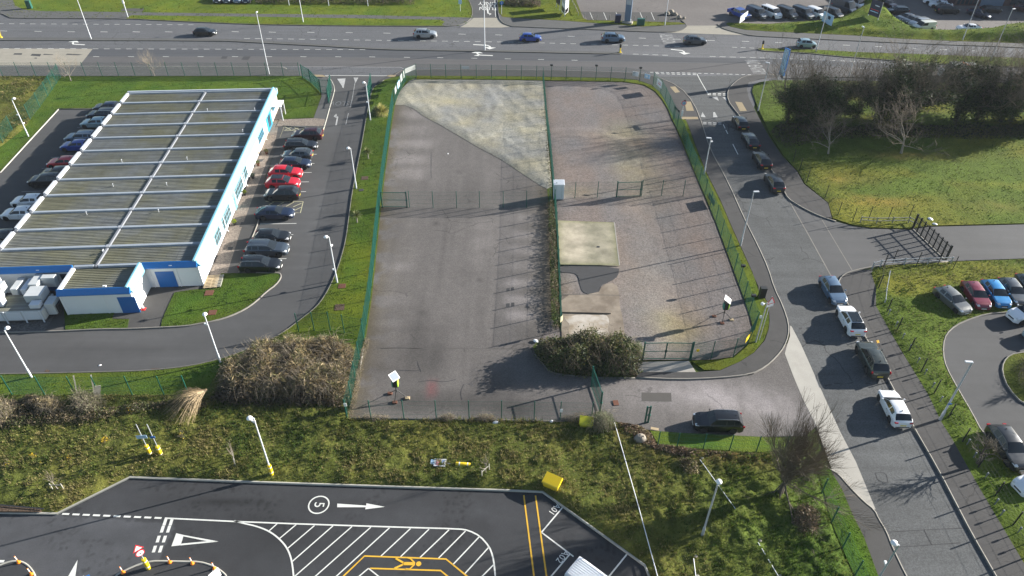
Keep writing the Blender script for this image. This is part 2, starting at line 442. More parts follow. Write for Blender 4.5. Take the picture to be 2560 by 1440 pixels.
# ================================================================== GROUND
def W(pts, z=0.0): return [P(x, y, z) for x, y in pts]
def area(p): return sum(p[i][0] * p[(i + 1) % len(p)][1] - p[(i + 1) % len(p)][0] * p[i][1] for i in range(len(p))) / 2
def clean(p, eps=.02):
    q = []
    for a in p:
        if not q or math.hypot(a[0] - q[-1][0], a[1] - q[-1][1]) > eps: q.append(a)
    if math.hypot(q[0][0] - q[-1][0], q[0][1] - q[-1][1]) < eps: q.pop()
    return q
def sheet(name, pts, z, mat, world=False, smooth=0, side=0.0, res=None, tint=None, height=None, kind='structure', parent=None):
    """flat or modelled ground sheet with an exact outline; side = depth of its edge skirt"""
    p = list(pts) if world else W(pts, z)
    if smooth: p = chaikin(p, smooth)
    p = clean(p)
    if area(p) < 0: p = p[::-1]
    n = len(p)
    if res is None:
        vs = [Vector(a) for a in p]; es = [(i, (i + 1) % n) for i in range(n)]
        co, _, fa, _, _, _ = delaunay_2d_cdt(vs, es, [], 1, 1e-5)
    else:
        q = []
        for i in range(n):
            a, b = p[i], p[(i + 1) % n]; L = math.hypot(b[0] - a[0], b[1] - a[1]); k = max(1, int(L / (res * 1.5)))
            q += [(a[0] + (b[0] - a[0]) * j / k, a[1] + (b[1] - a[1]) * j / k) for j in range(k)]
        xs = [a[0] for a in p]; ys = [a[1] for a in p]
        gx, gy = np.meshgrid(np.arange(min(xs), max(xs), res), np.arange(min(ys), max(ys), res))
        gx = gx.ravel() + nrg.uniform(-.25, .25, gx.size) * res; gy = gy.ravel() + nrg.uniform(-.25, .25, gy.size) * res
        ok = inside(gx, gy, p); gx, gy = gx[ok], gy[ok]
        d = edist(gx, gy, p); ok = d > res * .45; gx, gy = gx[ok], gy[ok]
        m = len(q); vs = [Vector(a) for a in q] + [Vector((a, b)) for a, b in zip(gx, gy)]
        es = [(i, (i + 1) % m) for i in range(m)]
        co, _, fa, _, _, _ = delaunay_2d_cdt(vs, es, [], 1, 1e-5)
    V = np.zeros((len(co), 3)); V[:, :2] = [(c.x, c.y) for c in co]; V[:, 2] = z
    if height is not None:
        d = edist(V[:, 0], V[:, 1], p); V[:, 2] = z + height(V[:, 0], V[:, 1], d)
    F = np.array([f[:3] for f in fa if len(f) >= 3])
    a, b, c = V[F[:, 0]], V[F[:, 1]], V[F[:, 2]]
    nz = (b[:, 0] - a[:, 0]) * (c[:, 1] - a[:, 1]) - (b[:, 1] - a[:, 1]) * (c[:, 0] - a[:, 0])
    F[nz < 0] = F[nz < 0][:, ::-1]
    col = None
    if tint is not None:
        col = tint(V[:, 0], V[:, 1], edist(V[:, 0], V[:, 1], p)) if callable(tint) else np.tile(tint, (len(V), 1))
    elif 'tint' in [x.attribute_name for x in mat.node_tree.nodes if x.bl_idname == 'ShaderNodeAttribute']: col = np.ones((len(V), 3))
    if side:
        b0 = len(V); E = [(x, y, z) for x, y in p] + [(x, y, z - side) for x, y in p]
        SF = []
        for i in range(n):
            j = (i + 1) % n; SF += [(b0 + i, b0 + n + i, b0 + n + j), (b0 + i, b0 + n + j, b0 + j)]
        V = np.vstack([V, E]); F = np.vstack([F, SF])
        if col is not None: col = np.vstack([col, np.tile(col[:1] * 0 + .7, (2 * n, 1))])
    o = mk(name, np_mesh(name, V, F, mat, col, smooth=height is not None), parent)
    if parent is None or kind == 'stuff': o['kind'] = kind
    return o
def offset_line(p, w):
    out_l, out_r = [], []
    n = len(p)
    for i in range(n):
        a = p[max(i - 1, 0)]; b = p[min(i + 1, n - 1)]
        dx, dy = b[0] - a[0], b[1] - a[1]; L = math.hypot(dx, dy) or 1
        nx, ny = -dy / L * w / 2, dx / L * w / 2
        out_l.append((p[i][0] + nx, p[i][1] + ny)); out_r.append((p[i][0] - nx, p[i][1] - ny))
    return out_l, out_r
def kerb(pts, w=.125, z=.125, mat='kerb', smooth=1, name='kerb', world=False, parent=None, z0=-.02):
    p = list(pts) if world else W(pts, .1)
    if smooth: p = chaikin(p, smooth, False)
    l, r = offset_line(p, w); n = len(p)
    V = [(x, y, z) for x, y in l] + [(x, y, z) for x, y in r] + [(x, y, z0) for x, y in l] + [(x, y, z0) for x, y in r]
    F = []
    for i in range(n - 1):
        F += [(i, n + i, n + i + 1, i + 1), (i, i + 1, 2 * n + i + 1, 2 * n + i), (n + i, 3 * n + i, 3 * n + i + 1, n + i + 1)]
    F += [(0, 2 * n, 3 * n, n), (n - 1, 2 * n - 1, 4 * n - 1, 3 * n - 1)]
    me = np_mesh(name, np.array(V), np.array(F), M[mat])
    o = mk(name, me, parent)
    if parent is None: o['kind'] = 'structure'
    return o
ZP = .012
def stripe(pts, w=.1, mat='paint_white', z=ZP, name='painted_line', parent=None, world=False, smooth=0, closed=False):
    p = list(pts) if world else W(pts, z)
    if closed: p = p + [p[0]]
    if smooth: p = chaikin(p, smooth, False)
    l, r = offset_line(p, w); n = len(p)
    V = [(x, y, z) for x, y in r] + [(x, y, z) for x, y in l]
    F = [(i, i + 1, n + i + 1, n + i) for i in range(n - 1)]
    return mk(name, np_mesh(name, np.array(V), np.array(F), M[mat]), parent)
def blob(pts, mat='paint_white', z=ZP, name='painted_mark', parent=None, world=False):
    return sheet(name, pts, z, M[mat], world=world, kind=None if parent else 'structure', parent=parent)
def dashes(a, b, n, frac, w=.1, mat='paint_white', parent=None, name='lane_dash'):
    for i in range(n):
        t0 = i / n; t1 = t0 + frac / n
        stripe([(a[0] + (b[0] - a[0]) * t, a[1] + (b[1] - a[1]) * t) for t in (t0, t1)], w, mat, parent=parent, name=name)
def lettering(s, at, read, size, parent, mat='paint_white', z=ZP + .004, squash=1.0, name='lettering', world_at=False, fit=None):
    """flat painted text: at = photo px of its centre, read = world angle of the reading direction"""
    c = bpy.data.curves.new(name, 'FONT'); c.body = s; c.size = size; c.align_x = 'CENTER'; c.align_y = 'CENTER'; c.resolution_u = 3
    c.offset = .0
    o = bpy.data.objects.new(name, c); COL.objects.link(o)
    dg = bpy.context.evaluated_depsgraph_get(); dg.update()
    me = bpy.data.meshes.new_from_object(o.evaluated_get(dg)); bpy.data.objects.remove(o)
    if fit:
        xs = [v.co.x for v in me.vertices]; ys = [v.co.y for v in me.vertices]
        me.transform(Matrix.Diagonal((math.dist(fit[0], fit[1]) / (max(xs) - min(xs)), fit[2] / (max(ys) - min(ys)), 1, 1)))
    me.transform(Matrix.Diagonal((1, squash, 1, 1))); me.name = name
    me.materials.clear(); me.materials.append(M[mat])
    q = mk(name, me, parent)
    a = P(at[0], at[1], z) if not world_at else at
    q.location = (a[0], a[1], z); q.rotation_euler = (0, 0, read)
    return q

R = {}   # structures by name
def soft(x, y, cx, cy, rx, ry, a=0.0, p=2):
    c, s = math.cos(a), math.sin(a); u = (x - cx) * c + (y - cy) * s; v = -(x - cx) * s + (y - cy) * c
    return np.exp(-((np.abs(u) / rx) ** p + (np.abs(v) / ry) ** p))
def rgb(f): f = np.asarray(f); return np.stack([f, f, f], 1)

# base ground sheet to beyond every edge
sheet('ground', [(-700, -250), (700, -250), (700, 900), (-700, 900)], -.06, M['ground'], world=True)

# --- main road (dual carriageway)
def t_road(x, y, d):
    f = .92 + .25 * fbm(x * .06, y * .6, 5)
    c = rgb(f); jx, jy = P(1750, 150)
    k = soft(x, y, jx, jy, 22, 9)[:, None]
    return c * (1 + k * np.array([.28, .27, .24]))
R['main'] = sheet('main_road', [(-500, 20), (600, 10), (1200, -40), (1430, -60), (3100, -60), (3100, 230), (1990, 205), (1900, 215), (1870, 320), (1700, 330), (1590, 215), (1030, 205), (985, 198), (812, 198), (750, 200), (-500, 210)], 0, M['asphalt_main'], res=2.0, tint=t_road)
mr = R['main']
sheet('carriageway_lane', [(214, 122.5), (930, 124), (1280, 131), (1550, 136), (1700, 143), (2000, 148), (2560, 178), (3000, 200), (3000, 206), (2560, 190), (1980, 160), (1700, 156), (1290, 151), (900, 143), (640, 140.5), (207, 141)], .004, M['asphalt_lane'], kind=None, parent=mr)
sheet('carriageway_lane', [(205, 141.5), (640, 141), (900, 143.5), (1290, 151.5), (1700, 156.5), (1980, 160.5), (2560, 190.5), (2000, 196), (1900, 187), (1745, 181), (1560, 178), (1300, 173), (1000, 168), (705, 166), (190, 166)], .004, M['asphalt_brown'], kind=None, parent=mr)
sheet('concrete_bay', [(-500, 121), (0, 121), (60, 121.5), (232, 122), (199, 163.5), (0, 163.5), (-500, 165)], .008, M['sand'], kind=None, parent=mr)
for q in ([(36, 133), (56, 133), (54, 137), (33, 136.5)], [(80, 134.5), (103, 135), (100, 141), (76, 139)], [(110, 134.5), (134, 136), (131, 137.5), (107, 137)], [(168, 134), (207, 136), (196, 138), (164, 137)], [(87, 144), (93, 144), (92, 146.5), (85, 146)],
          [(556, 140.5), (569, 140.8), (566, 147), (552, 146.5)], [(609, 141), (627, 141), (620, 150), (603, 149)]):
    blob(q, 'patch', .013, 'repair_patch', mr)
# lane markings
dashes((-30, 59), (497, 62), 20, .5, .12, parent=mr)
for x, y in ((0, 77), (86, 78), (169, 79), (251, 79.3), (332, 79.3), (413, 79.3), (579, 79), (672, 80), (768, 80.5), (864, 81.3), (958, 82.5), (1146, 85), (1238, 87), (1419.5, 90.5), (1597, 95), (1684, 97.5), (1769, 100.8), (1855, 103), (1938, 106.3), (2107, 112.6), (2187, 116.2), (2272, 120), (2350, 123.8), (2429, 127)):
    stripe([(x, y), (x + 18, y + .6)], .14, parent=mr, name='lane_dash')
dashes((610, 96), (1270, 105), 24, .53, .12, parent=mr)
dashes((1270, 105), (1712, 116.6), 17, .53, .12, parent=mr)
dashes((-20, 121.2), (232, 121.6), 9, .5, .12, parent=mr)
dashes((232, 122), (927, 124), 25, .5, .12, parent=mr)
for x, y in ((233, 141.3), (320, 141.3), (407, 141.3), (494, 141.3), (580, 141.3), (665, 141.4), (751, 141.5), (838, 141.7), (923, 142), (1010, 143), (1093, 144), (1178, 145.3), (1262, 146.8), (1345, 148.4), (1429, 150.3), (1990, 165), (2144, 170.6)):
    stripe([(x, y), (x + 15, y + .4)], .12, parent=mr, name='lane_dash')
dashes((1582, 135), (1680, 138.5), 4, .6, .12, parent=mr)
dashes((1774, 141), (1950, 146), 7, .6, .12, parent=mr)
dashes((1950, 146), (2300, 160), 14, .5, .12, parent=mr)
dashes((1830, 118), (1894, 120.5), 3, .6, .12, parent=mr)
stripe([(703, 166.5), (1000, 168), (1010, 172)], .1, 'paint_worn', parent=mr)
stripe([(812, 188.6), (985, 189.6)], .14, parent=mr)
dashes((1625, 180.5), (1745, 183.3), 9, .6, .2, parent=mr, name='give_way_dash'); dashes((1640, 184), (1745, 186.8), 8, .6, .2, parent=mr, name='give_way_dash')
dashes((1745, 183.3), (1885, 187), 9, .55, .14, parent=mr)
stripe([(1742, 184), (1752, 203), (1771, 236)], .12, parent=mr)
dashes((1769, 233.2), (1820, 234.5), 4, .65, .22, parent=mr, name='give_way_dash'); dashes((1769, 236.6), (1820, 238), 4, .65, .22, parent=mr, name='give_way_dash')
dashes((1758, 306.2), (1808, 307), 4, .65, .22, 'paint_worn', parent=mr, name='give_way_dash'); dashes((1758, 309.6), (1808, 310.4), 4, .65, .22, 'paint_worn', parent=mr, name='give_way_dash')
dashes((1808, 311), (1821, 338), 2, .75, .12, parent=mr); stripe([(1832, 360), (1845, 386)], .12, parent=mr)
for q in ([(1780, 243), (1793, 242), (1797, 252)], [(1806, 243), (1815, 243), (1818, 253)], [(1752, 292), (1756, 280), (1764, 293)], [(1783, 281), (1787, 280), (1794, 293), (1783, 293)]):
    blob(q, 'paint_worn', name='give_way_triangle', parent=mr)
def arrow(a, b, w, parent, mat='paint_white', head=.25, hw=3.0):
    A = Vector(P(*a)); B = Vector(P(*b)); d = (B - A); L = d.length; d.normalize(); n = Vector((-d.y, d.x))
    h = A + d * L * (1 - head)
    pts = [A + n * w / 2, h + n * w / 2, h + n * w * hw / 2, B, h - n * w * hw / 2, h - n * w / 2, A - n * w / 2]
    return blob([(p.x, p.y) for p in pts], mat, name='direction_arrow', parent=parent, world=True)
def turn_arrow(a, b, w, parent, side, mat='paint_white'):
    A = Vector(P(*a)); B = Vector(P(*b)); d = (B - A); L = d.length; d.normalize(); n = Vector((-d.y, d.x)) * side
    stripe([tuple(A), tuple(A + d * L * .62), tuple(A + d * L * .74 + n * .5), tuple(A + d * L * .78 + n * 1.0)], w, mat, parent=parent, world=True, name='direction_arrow')
    h = A + d * L * .78
    blob([tuple(h + n * .95 - d * 1.1), tuple(h + n * .95 + d * 1.1), tuple(h + n * 2.0)], mat, name='direction_arrow', parent=parent, world=True)
turn_arrow((212, 112), (166, 109.5), .35, mr, -1)
turn_arrow((1183, 111.5), (1240, 114.5), .35, mr, -1)
turn_arrow((1232, 139), (1180, 137), .35, mr, -1); turn_arrow((1677, 123.5), (1722, 128), .35, mr, -1)
blob([(1184, 138.8), (1196, 136.6), (1198, 140)], name='direction_arrow', parent=mr)
lettering('NO ENTRY', (1671, 96.5), math.pi / 2, 1.25, mr, 'paint_worn', fit=(P(1671, 108), P(1671, 85), 2.6))
lettering('NO ENTRY', (1888, 167), -math.pi / 2, 1.3, mr, 'paint_worn', fit=(P(1888, 151), P(1888, 184), 2.6))
stripe([(1869, 150), (1921, 151.5)], .1, 'paint_worn', parent=mr)

# footway and verge south of the main road (left)
sheet('footway', [(-500, 167), (350, 166.5), (705, 167), (716, 172), (800, 186.5), (790, 190), (-500, 191)], .1, M['asphalt_footway'], side=.14)
kerb([(-500, 166), (350, 165.8), (700, 166.3), (716, 171)], mat='kerb_new', name='kerb')
def grass_tint(x, y, d):
    f = .78 + .5 * fbm(x * .12, y * .12, 9); g = fbm(x * .5, y * .5, 4)
    c = rgb(f) * (1 + (g[:, None] - .5) * np.array([.9, .35, .1]))
    e = np.exp(-d / .35)[:, None]
    return c * (1 - e * .35 * np.array([.2, .6, .1]))
LAWNS = []
def lawn(name, pts, z=.10, smooth=0, tint=None, side=.16, world=False, res=1.2, mul=(1, 1, 1), tuft=1.0):
    p = list(pts) if world else W(pts, z)
    if smooth: p = chaikin(p, smooth)
    tf = tint or grass_tint
    o = sheet(name, p, z, M['lawn'], world=True, side=side, res=res, tint=lambda x, y, d: tf(x, y, d) * np.array(mul))
    LAWNS.append((p, z, mul, tuft)); return o
lawn('office_lawn', [(-500, 190), (757, 189.5), (775, 203), (797, 204), (803, 240), (784, 294), (703, 298), (706, 280), (712, 262), (690, 262), (560, 262), (330, 262), (276, 271.5), (146, 272), (60, 362), (0, 430), (-300, 700), (-800, 720), (-600, 400), (-120, 250)], tuft=.8)
# rough land west of the lawn
WROUGH = [(-500, 192), (150, 192), (128, 222), (102, 262), (60, 322), (8, 362), (-200, 480), (-700, 500)]
# entry road and private car park
def t_priv(x, y, d):
    f = .85 + .3 * fbm(x * .15, y * .15, 21)
    for cx, cy, rx, ry, a, v in [(*P(230, 880), 16, 1.0, .05, -.18), (*P(500, 850), 12, 1.0, .2, -.12), (*P(330, 860), 14, 3, .1, .15), (*P(790, 560), 1.2, 12, .12, .14), (*P(840, 420), 1.0, 16, .12, -.12)]:
        f = f * (1 + v * soft(x, y, cx, cy, rx, ry, a))
    return rgb(f)
R['private'] = sheet('entry_road', [(812, 189), (985, 189.5), (990, 240), (960, 340), (930, 470), (900, 600), (860, 740), (740, 870), (600, 910), (375, 935), (-300, 945), (-300, 700), (400, 745), (590, 690), (590, 670), (640, 520), (708, 312), (809, 320), (836, 222)], .002, M['asphalt_private'], res=1.5, tint=t_priv)
pr = R['private']
R['west'] = sheet('west_car_park', [(146, 272), (345, 270), (345, 300), (120, 620), (60, 720), (-60, 850), (-500, 850), (-500, 700), (0, 430), (67, 357)], .002, M['asphalt_private'], res=3, tint=lambda x, y, d: rgb(.8 + .2 * fbm(x * .2, y * .2, 3)))
kerb([(0, 431), (67, 358), (146, 272.5)], mat='kerb_new'); kerb([(146, 272), (320, 271)], mat='kerb_dark')
for k in range(13):
    y0 = 292 + k * k * .6 + k * 22
    x0 = 292 - (y0 - 270) * .79
    stripe([(x0 - 62 - k * 2, y0 + 4), (x0 + 30, y0)], .08, 'paint_worn', parent=R['west'], name='bay_line')
# bay lines and hatchings by the office
for x0, x1, y in ((700, 792, 386), (690, 786, 409), (685, 779, 431.5), (676, 772, 455), (668, 765, 479.5), (650, 741, 559), (640, 733, 587), (630, 725, 616), (615, 716, 647)):
    stripe([(x0, y + 1), (x1, y - .5)], .09, parent=pr, name='bay_line')
stripe([(664, 504), (758, 504)], .09, 'paint_cream', parent=pr); stripe([(758, 504), (751, 532), (737, 532)], .09, 'paint_cream', parent=pr)
for a, b in (((672, 512), (684, 505)), ((694, 514), (710, 505)), ((715, 516), (735, 505)), ((733, 517), (754, 508)), ((736, 526), (755, 517))): stripe([a, b], .09, 'paint_cream', parent=pr, name='hatch_line')
stripe([(711, 316), (813, 315)], .1, 'paint_cream', parent=pr); stripe([(710, 316), (699, 344)], .1, 'paint_cream', parent=pr)
stripe([(709, 326), (760, 326)], .08, 'paint_cream', parent=pr); stripe([(812, 316), (803, 344)], .1, 'paint_cream', parent=pr)
for a, b in (((712, 317), (727, 325)), ((713, 325), (731, 317)), ((734, 317), (749, 325)), ((731, 325), (751, 317)), ((753, 317), (772, 325)), ((754, 325), (771, 317)), ((773, 317), (791, 325)), ((778, 325), (792, 317)), ((793, 316), (810, 325)), ((797, 325), (812, 317)), ((798, 330), (806, 336)), ((800, 338), (808, 327))):
    stripe([a, b], .08, 'paint_cream', parent=pr, name='hatch_line')
stripe([(888, 204), (880, 250), (875, 268)], .08, 'paint_worn', parent=pr)
dashes((871, 283), (860, 330), 1, .6, .09, 'paint_worn', parent=pr)
for q in ([(843, 197), (864, 196), (859, 220), (855, 218), (859.5, 200), (849, 201), (857, 217), (859, 221)], [(884, 194), (896, 194), (889, 207), (887, 203)]):
    blob(q, 'paint_worn', name='give_way_triangle', parent=pr)
stripe([(840, 313), (844, 292), (838, 290)], .22, 'paint_worn', parent=pr, name='direction_arrow'); blob([(834, 291), (841, 284), (843, 296)], 'paint_worn', name='direction_arrow', parent=pr)
lettering('SLOW', (845, 258), math.pi, 1.3, pr, 'paint_faint', squash=1.7)
for q in ([(378, 921), (402, 921), (398, 926), (378, 926)], [(116, 924), (125, 926), (122, 930), (110, 929)]): blob(q, 'soil', name='leaf_litter', parent=pr)
# footpath beside the lawn
sheet('footpath', [(800, 197), (812, 190), (826, 196), (836, 222), (832, 240), (827, 257), (809, 322), (706, 314), (703, 298.5), (784, 295), (804, 241), (800, 205), (775, 203.5), (770, 197)], .104, M['asphalt_footway'], side=.14)
sheet('brick_apron', [(699, 299), (786, 295.5), (814, 298), (809, 315), (708, 314), (700, 316), (690, 316)], .108, M['gravel_strip'])
sheet('entrance_path', [(690, 262), (712, 262.5), (704, 298.5), (686, 300)], .112, M['asphalt_path'])
kerb([(812, 189), (826, 196), (837, 220), (833, 238), (827, 257), (812, 312), (807, 325)], mat='kerb_new')
blob([(778, 186.5), (806, 187), (818, 192), (788, 192)], 'tactile', .106, 'tactile_paving')
blob([(966, 190), (976, 187), (991, 187.5), (987, 192), (975, 192)], 'tactile', .106, 'tactile_paving')
# strip between office and bays
sheet('gravel_bed', [(686, 300), (699, 300), (690, 345), (661, 420), (630, 500), (603, 572), (570, 683), (546, 715), (500, 716), (500, 700), (600, 470)], .05, M['gravel_strip'], side=.08)
sheet('bay_path', [(699, 300), (711, 314), (699, 345), (664, 440), (647, 500), (640, 560), (613, 628), (598, 682), (568, 683), (603, 572), (630, 500), (661, 420), (690, 345)], .054, M['asphalt_path'])
kerb([(658, 514), (648, 548), (630, 594), (612, 630), (597, 681)], mat='kerb')
for q in ([(603, 555), (622, 555), (617, 568), (598, 567)], [(618, 432), (640, 432), (634, 443), (614, 443)], [(570, 617), (583, 617), (580, 625), (569, 625)], [(646, 398), (660, 398), (655, 404), (642, 404)]): blob(q, 'asphalt_path', .060, 'inspection_cover')
# office front: grass island, small lawn, paths
lawn('grass_island', [(552, 683), (697, 683), (702, 687), (699, 700), (688, 712), (665, 728), (640, 752), (610, 773), (575, 789), (540, 800), (500, 807), (467, 814), (402, 817), (405, 800), (420, 765), (436, 731), (480, 724), (546, 719)], smooth=0, tuft=1.2, mul=(.9, .95, .9))
lawn('small_lawn', [(160, 775), (240, 771), (292, 769), (279, 797), (322, 798), (318, 821), (163, 824)], tuft=1.2, mul=(.9, .95, .9))
sheet('office_path', [(-300, 700), (150, 700), (500, 700), (552, 700), (560, 720), (440, 732), (402, 818), (318, 822), (322, 797), (279, 796), (293, 768), (170, 774), (163, 824), (112, 829), (140, 780), (-300, 780)], .05, M['asphalt_path'], side=.06)
sheet('gravel_bed', [(-300, 780), (138, 786), (112, 828), (-300, 834)], .052, M['gravel_dark'])
kerb([(-300, 834), (0, 830.5), (100, 828.5), (162, 826.5), (250, 822), (325, 821.5), (400, 818), (467, 814.5), (500, 808), (540, 801), (575, 790), (612, 773), (640, 753), (665, 729), (690, 711), (702, 694), (702, 686), (697, 682), (640, 681.5)], mat='kerb')
# --- verge between entry road and yard, down to the rough field
VERGE_L = [(985, 192), (960, 200), (942, 212), (930, 222), (921, 265), (914, 300), (904, 360), (892, 420), (880, 480), (872, 540), (864, 600), (852, 645), (840, 680), (822, 721), (800, 756), (780, 776), (747, 801), (715, 826), (680, 846), (640, 863), (595, 882), (550, 897), (475, 915), (375, 926), (250, 930), (0, 935), (-300, 938)]
YARD_L = [(987, 262), (975, 340), (963, 430), (952, 520), (944, 600), (936, 680), (928, 750), (919, 810), (913, 850), (902, 900), (892, 950), (882, 1000), (870, 1045)]
def verge_tint(x, y, d):
    c = grass_tint(x, y, d)
    k = np.clip((fbm(x * .25, y * .25, 31) - .42) * 4, 0, 1)[:, None]
    yy = np.clip((95 - y) / 25, 0, 1)[:, None]
    return c * (1 + k * yy * np.array([.65, .35, 0]))
lawn('verge', VERGE_L + [(-300, 1000), (0, 992), (450, 990), (640, 960), (800, 960), (890, 900)] + YARD_L[8::-1] + [(995, 236), (1003, 220), (1014, 204), (1041, 193), (1041, 189), (1010, 189)], tint=verge_tint, tuft=1.0)
kerb(VERGE_L[1:], mat='kerb_dark')
lawn('roadside_verge', [(1041, 189), (1300, 191), (1530, 195), (1592, 200), (1628, 212), (1650, 230), (1672, 268), (1688, 296), (1700, 296), (1715, 300), (1722, 318), (1737, 360), (1765, 430), (1800, 500), (1830, 570), (1848, 610), (1862, 640), (1880, 680), (1896, 716), (1897, 730), (1908, 738), (1920, 760), (1923, 800), (1921, 822), (1910, 850), (1885, 880), (1850, 903), (1800, 925), (1760, 924), (1728, 902), (1778, 900), (1834, 894), (1868, 865), (1884, 825), (1875, 788), (1861, 748), (1847, 710), (1817, 628), (1790, 556), (1762, 488), (1735, 426), (1720, 390), (1705, 350), (1692, 320), (1680, 297), (1670, 272), (1655, 248), (1638, 228), (1610, 212), (1560, 204), (1300, 199), (1041, 198)], tuft=1.1, mul=(1.5, 1.25, .9))
sheet('footway', [(1010, 173), (1300, 174.5), (1580, 181), (1640, 191), (1700, 217), (1735, 258), (1757, 315), (1775, 372), (1795, 410), (1820, 455), (1862, 550), (1895, 615), (1920, 670), (1935, 720), (1957, 765), (1971, 808), (1971, 838), (1960, 867), (1940, 892), (1915, 915), (1880, 935), (1800, 944), (1700, 947), (1590, 943), (1600, 930), (1740, 930), (1800, 926), (1850, 904), (1886, 881), (1912, 851), (1922, 822), (1924, 800), (1921, 760), (1909, 737), (1898, 729), (1881, 680), (1863, 640), (1831, 570), (1801, 500), (1766, 430), (1738, 360), (1723, 318), (1714, 298), (1690, 296), (1673, 268), (1651, 230), (1629, 212), (1592, 199), (1530, 194.5), (1300, 190.5), (990, 189), (985, 190), (960, 199), (940, 211), (950, 200), (975, 188)], .1, M['foot_dark'], side=.12)
kerb([(985, 188), (1010, 173), (1300, 174), (1580, 180.5), (1640, 190.5), (1700, 216.5), (1735, 258), (1757, 315), (1775, 372), (1820, 455), (1862, 550), (1895, 615), (1920, 670), (1935, 720), (1957, 765), (1971, 808), (1971, 838), (1960, 867), (1940, 892), (1915, 915), (1880, 935), (1800, 944), (1700, 948), (1590, 943)], mat='kerb')
blob([(1711, 254), (1727, 254), (1735, 277), (1716, 277)], 'tactile', .106, 'tactile_paving'); blob([(1704, 292), (1744, 292), (1746, 298), (1706, 298)], 'tactile', .106, 'tactile_paving')
blob([(1675, 217), (1688, 216), (1700, 230), (1688, 232)], 'tactile', .106, 'tactile_paving')

# --- tarmac yard with its worn parking bays
YB = [(1368, 470), (1373, 550), (1376, 700), (1379, 795), (1352, 845), (1332, 866), (1338, 884), (1375, 930), (1430, 938), (1500, 942), (1590, 944), (1700, 949), (1800, 946), (1880, 937), (1925, 910), (1975, 850), (1985, 870), (2010, 960), (2050, 1060), (2010, 1090), (1890, 1092), (1760, 1092), (1640, 1082), (1580, 1060), (1536, 1053), (1200, 1050), (870, 1047)]
BOUND = [(987, 262), (1012, 263), (1032, 270), (1055, 288), (1100, 312), (1165, 350), (1190, 365), (1250, 397), (1330, 450), (1352, 464), (1368, 472)]
yard_pts = BOUND + YB[1:] + YARD_L[::-1][1:-1]
def t_yard(x, y, d):
    f = .80 + .42 * fbm(x * .14, y * .14, 40) * (.8 + .4 * fbm(x * .9, y * .9, 41))
    c = rgb(f); a = .02
    def bays(x0, x1, y0, n, dy, amp, wear=.75):
        nonlocal c
        amp0 = amp; rr = random.Random(int(x0)); ya = y0
        for i in range(n):
            amp = amp0 * rr.uniform(.35, 1.25); y0 = ya + rr.uniform(-4, 4); wear = rr.uniform(.5, .85)
            p = P((x0 + x1) / 2 + rr.uniform(-6, 6), y0 + i * dy); hw = abs(P(x1, y0 + i * dy)[0] - P(x0, y0 + i * dy)[0]) / 2
            pn = P((x0 + x1) / 2, y0 + (i + 1) * dy); hh = abs(pn[1] - p[1]) / 2
            k = soft(x, y, p[0], p[1], hw, hh * wear, 0, 3)[:, None] * (.75 + .5 * fbm(x * .7, y * .7, 60 + i))[:, None]
            c = c * (1 + amp * k * np.array([1, .99, 1.02]))
    bays(1262, 1352, 548, 7, 40, .85); bays(990, 1075, 290, 5, 36, .5); bays(1160, 1235, 560, 3, 46, .25)
    bays(945, 1035, 665, 1, 40, .42); bays(950, 1040, 745, 1, 45, .38); bays(940, 1010, 812, 1, 48, .5); bays(1260, 1340, 735, 2, 60, .3)
    wt = fbm(x * 2.2, y * .12, 44); c = c * (1 + .35 * np.clip(wt - .5, -.3, .3)[:, None])
    for px, py, rx, ry, aa, v in ((1110, 600, .25, 16, .03, -.16), (1133, 600, .25, 16, .03, -.16), (1210, 760, .25, 12, -.06, -.14), (1240, 780, .25, 12, -.05, -.12), (1090, 560, .35, .35, 0, -.5), (1200, 700, .4, .3, 0, -.4), (1150, 430, .3, .4, 0, -.45), (1060, 780, .5, .3, 0, -.35), (1290, 640, 1.2, .8, 0, -.25), (1180, 480, 2, 6, 0, -.18), (1075, 700, 2.2, 16, .05, -.10), (1040, 850, 1.2, 5, 0, -.30), (1000, 820, 5, .6, 0, -.15), (1150, 780, 6, 4, 0, .12), (1320, 480, 5, 1.5, 0, -.12), (1000, 300, 1.0, 2, 0, -.3), (1165, 620, 1.2, 14, 0, -.08), (1030, 1000, 2.5, 1.2, 0, -.4), (1140, 1000, 3, 1.5, 0, -.38), (1230, 960, 2, 2.5, 0, -.3), (1080, 900, 1.2, 3, 0, -.3), (950, 925, 2, .8, 0, -.25), (1300, 1020, 3, 1.2, 0, -.35), (1095, 950, 3, 2, 0, .12), (1230, 1010, 4, .8, 0, -.2), (1000, 1020, 6, .6, 0, -.2), (930, 1010, 2, 1.5, 0, .12), (1330, 860, 2, 2, 0, -.25)):
        p = P(px, py); c = c * (1 + v * soft(x, y, p[0], p[1], rx, ry, aa)[:, None])
    # weedy brown margin against the fences
    e = np.exp(-edist(x, y, W(YARD_L), False) / 1.1) * (fbm(x * .5, y * .5, 50) > .40) * .9
    e2 = np.exp(-edist(x, y, W([(1368, 472), (1374, 560), (1377, 700), (1379, 795)]), False) / 1.4) * .8
    e = np.maximum(e, e2)[:, None]
    c = c * (1 - e) + e * np.array([.85, .72, .38]) * f[:, None] * .9
    # loose pale gravel dragged across the drive
    for px, py, rx, ry, aa, v in ((1750, 985, 9, 2.2, -.12, .5), (1890, 1010, 6, 2, -.3, .45), (1650, 1000, 6, 1.5, 0, .2)):
        p = P(px, py); k = soft(x, y, p[0], p[1], rx, ry, aa) * (.4 + 1.2 * fbm(x * 1.6, y * .8, 70)); c = c * (1 + v * k[:, None] * np.array([1, 1, 1.08]))
    r = P(1079, 972); c = c * (1 + soft(x, y, r[0], r[1], .5, 1.1, 0, 3)[:, None] * np.array([.45, -.25, -.2]))
    return c
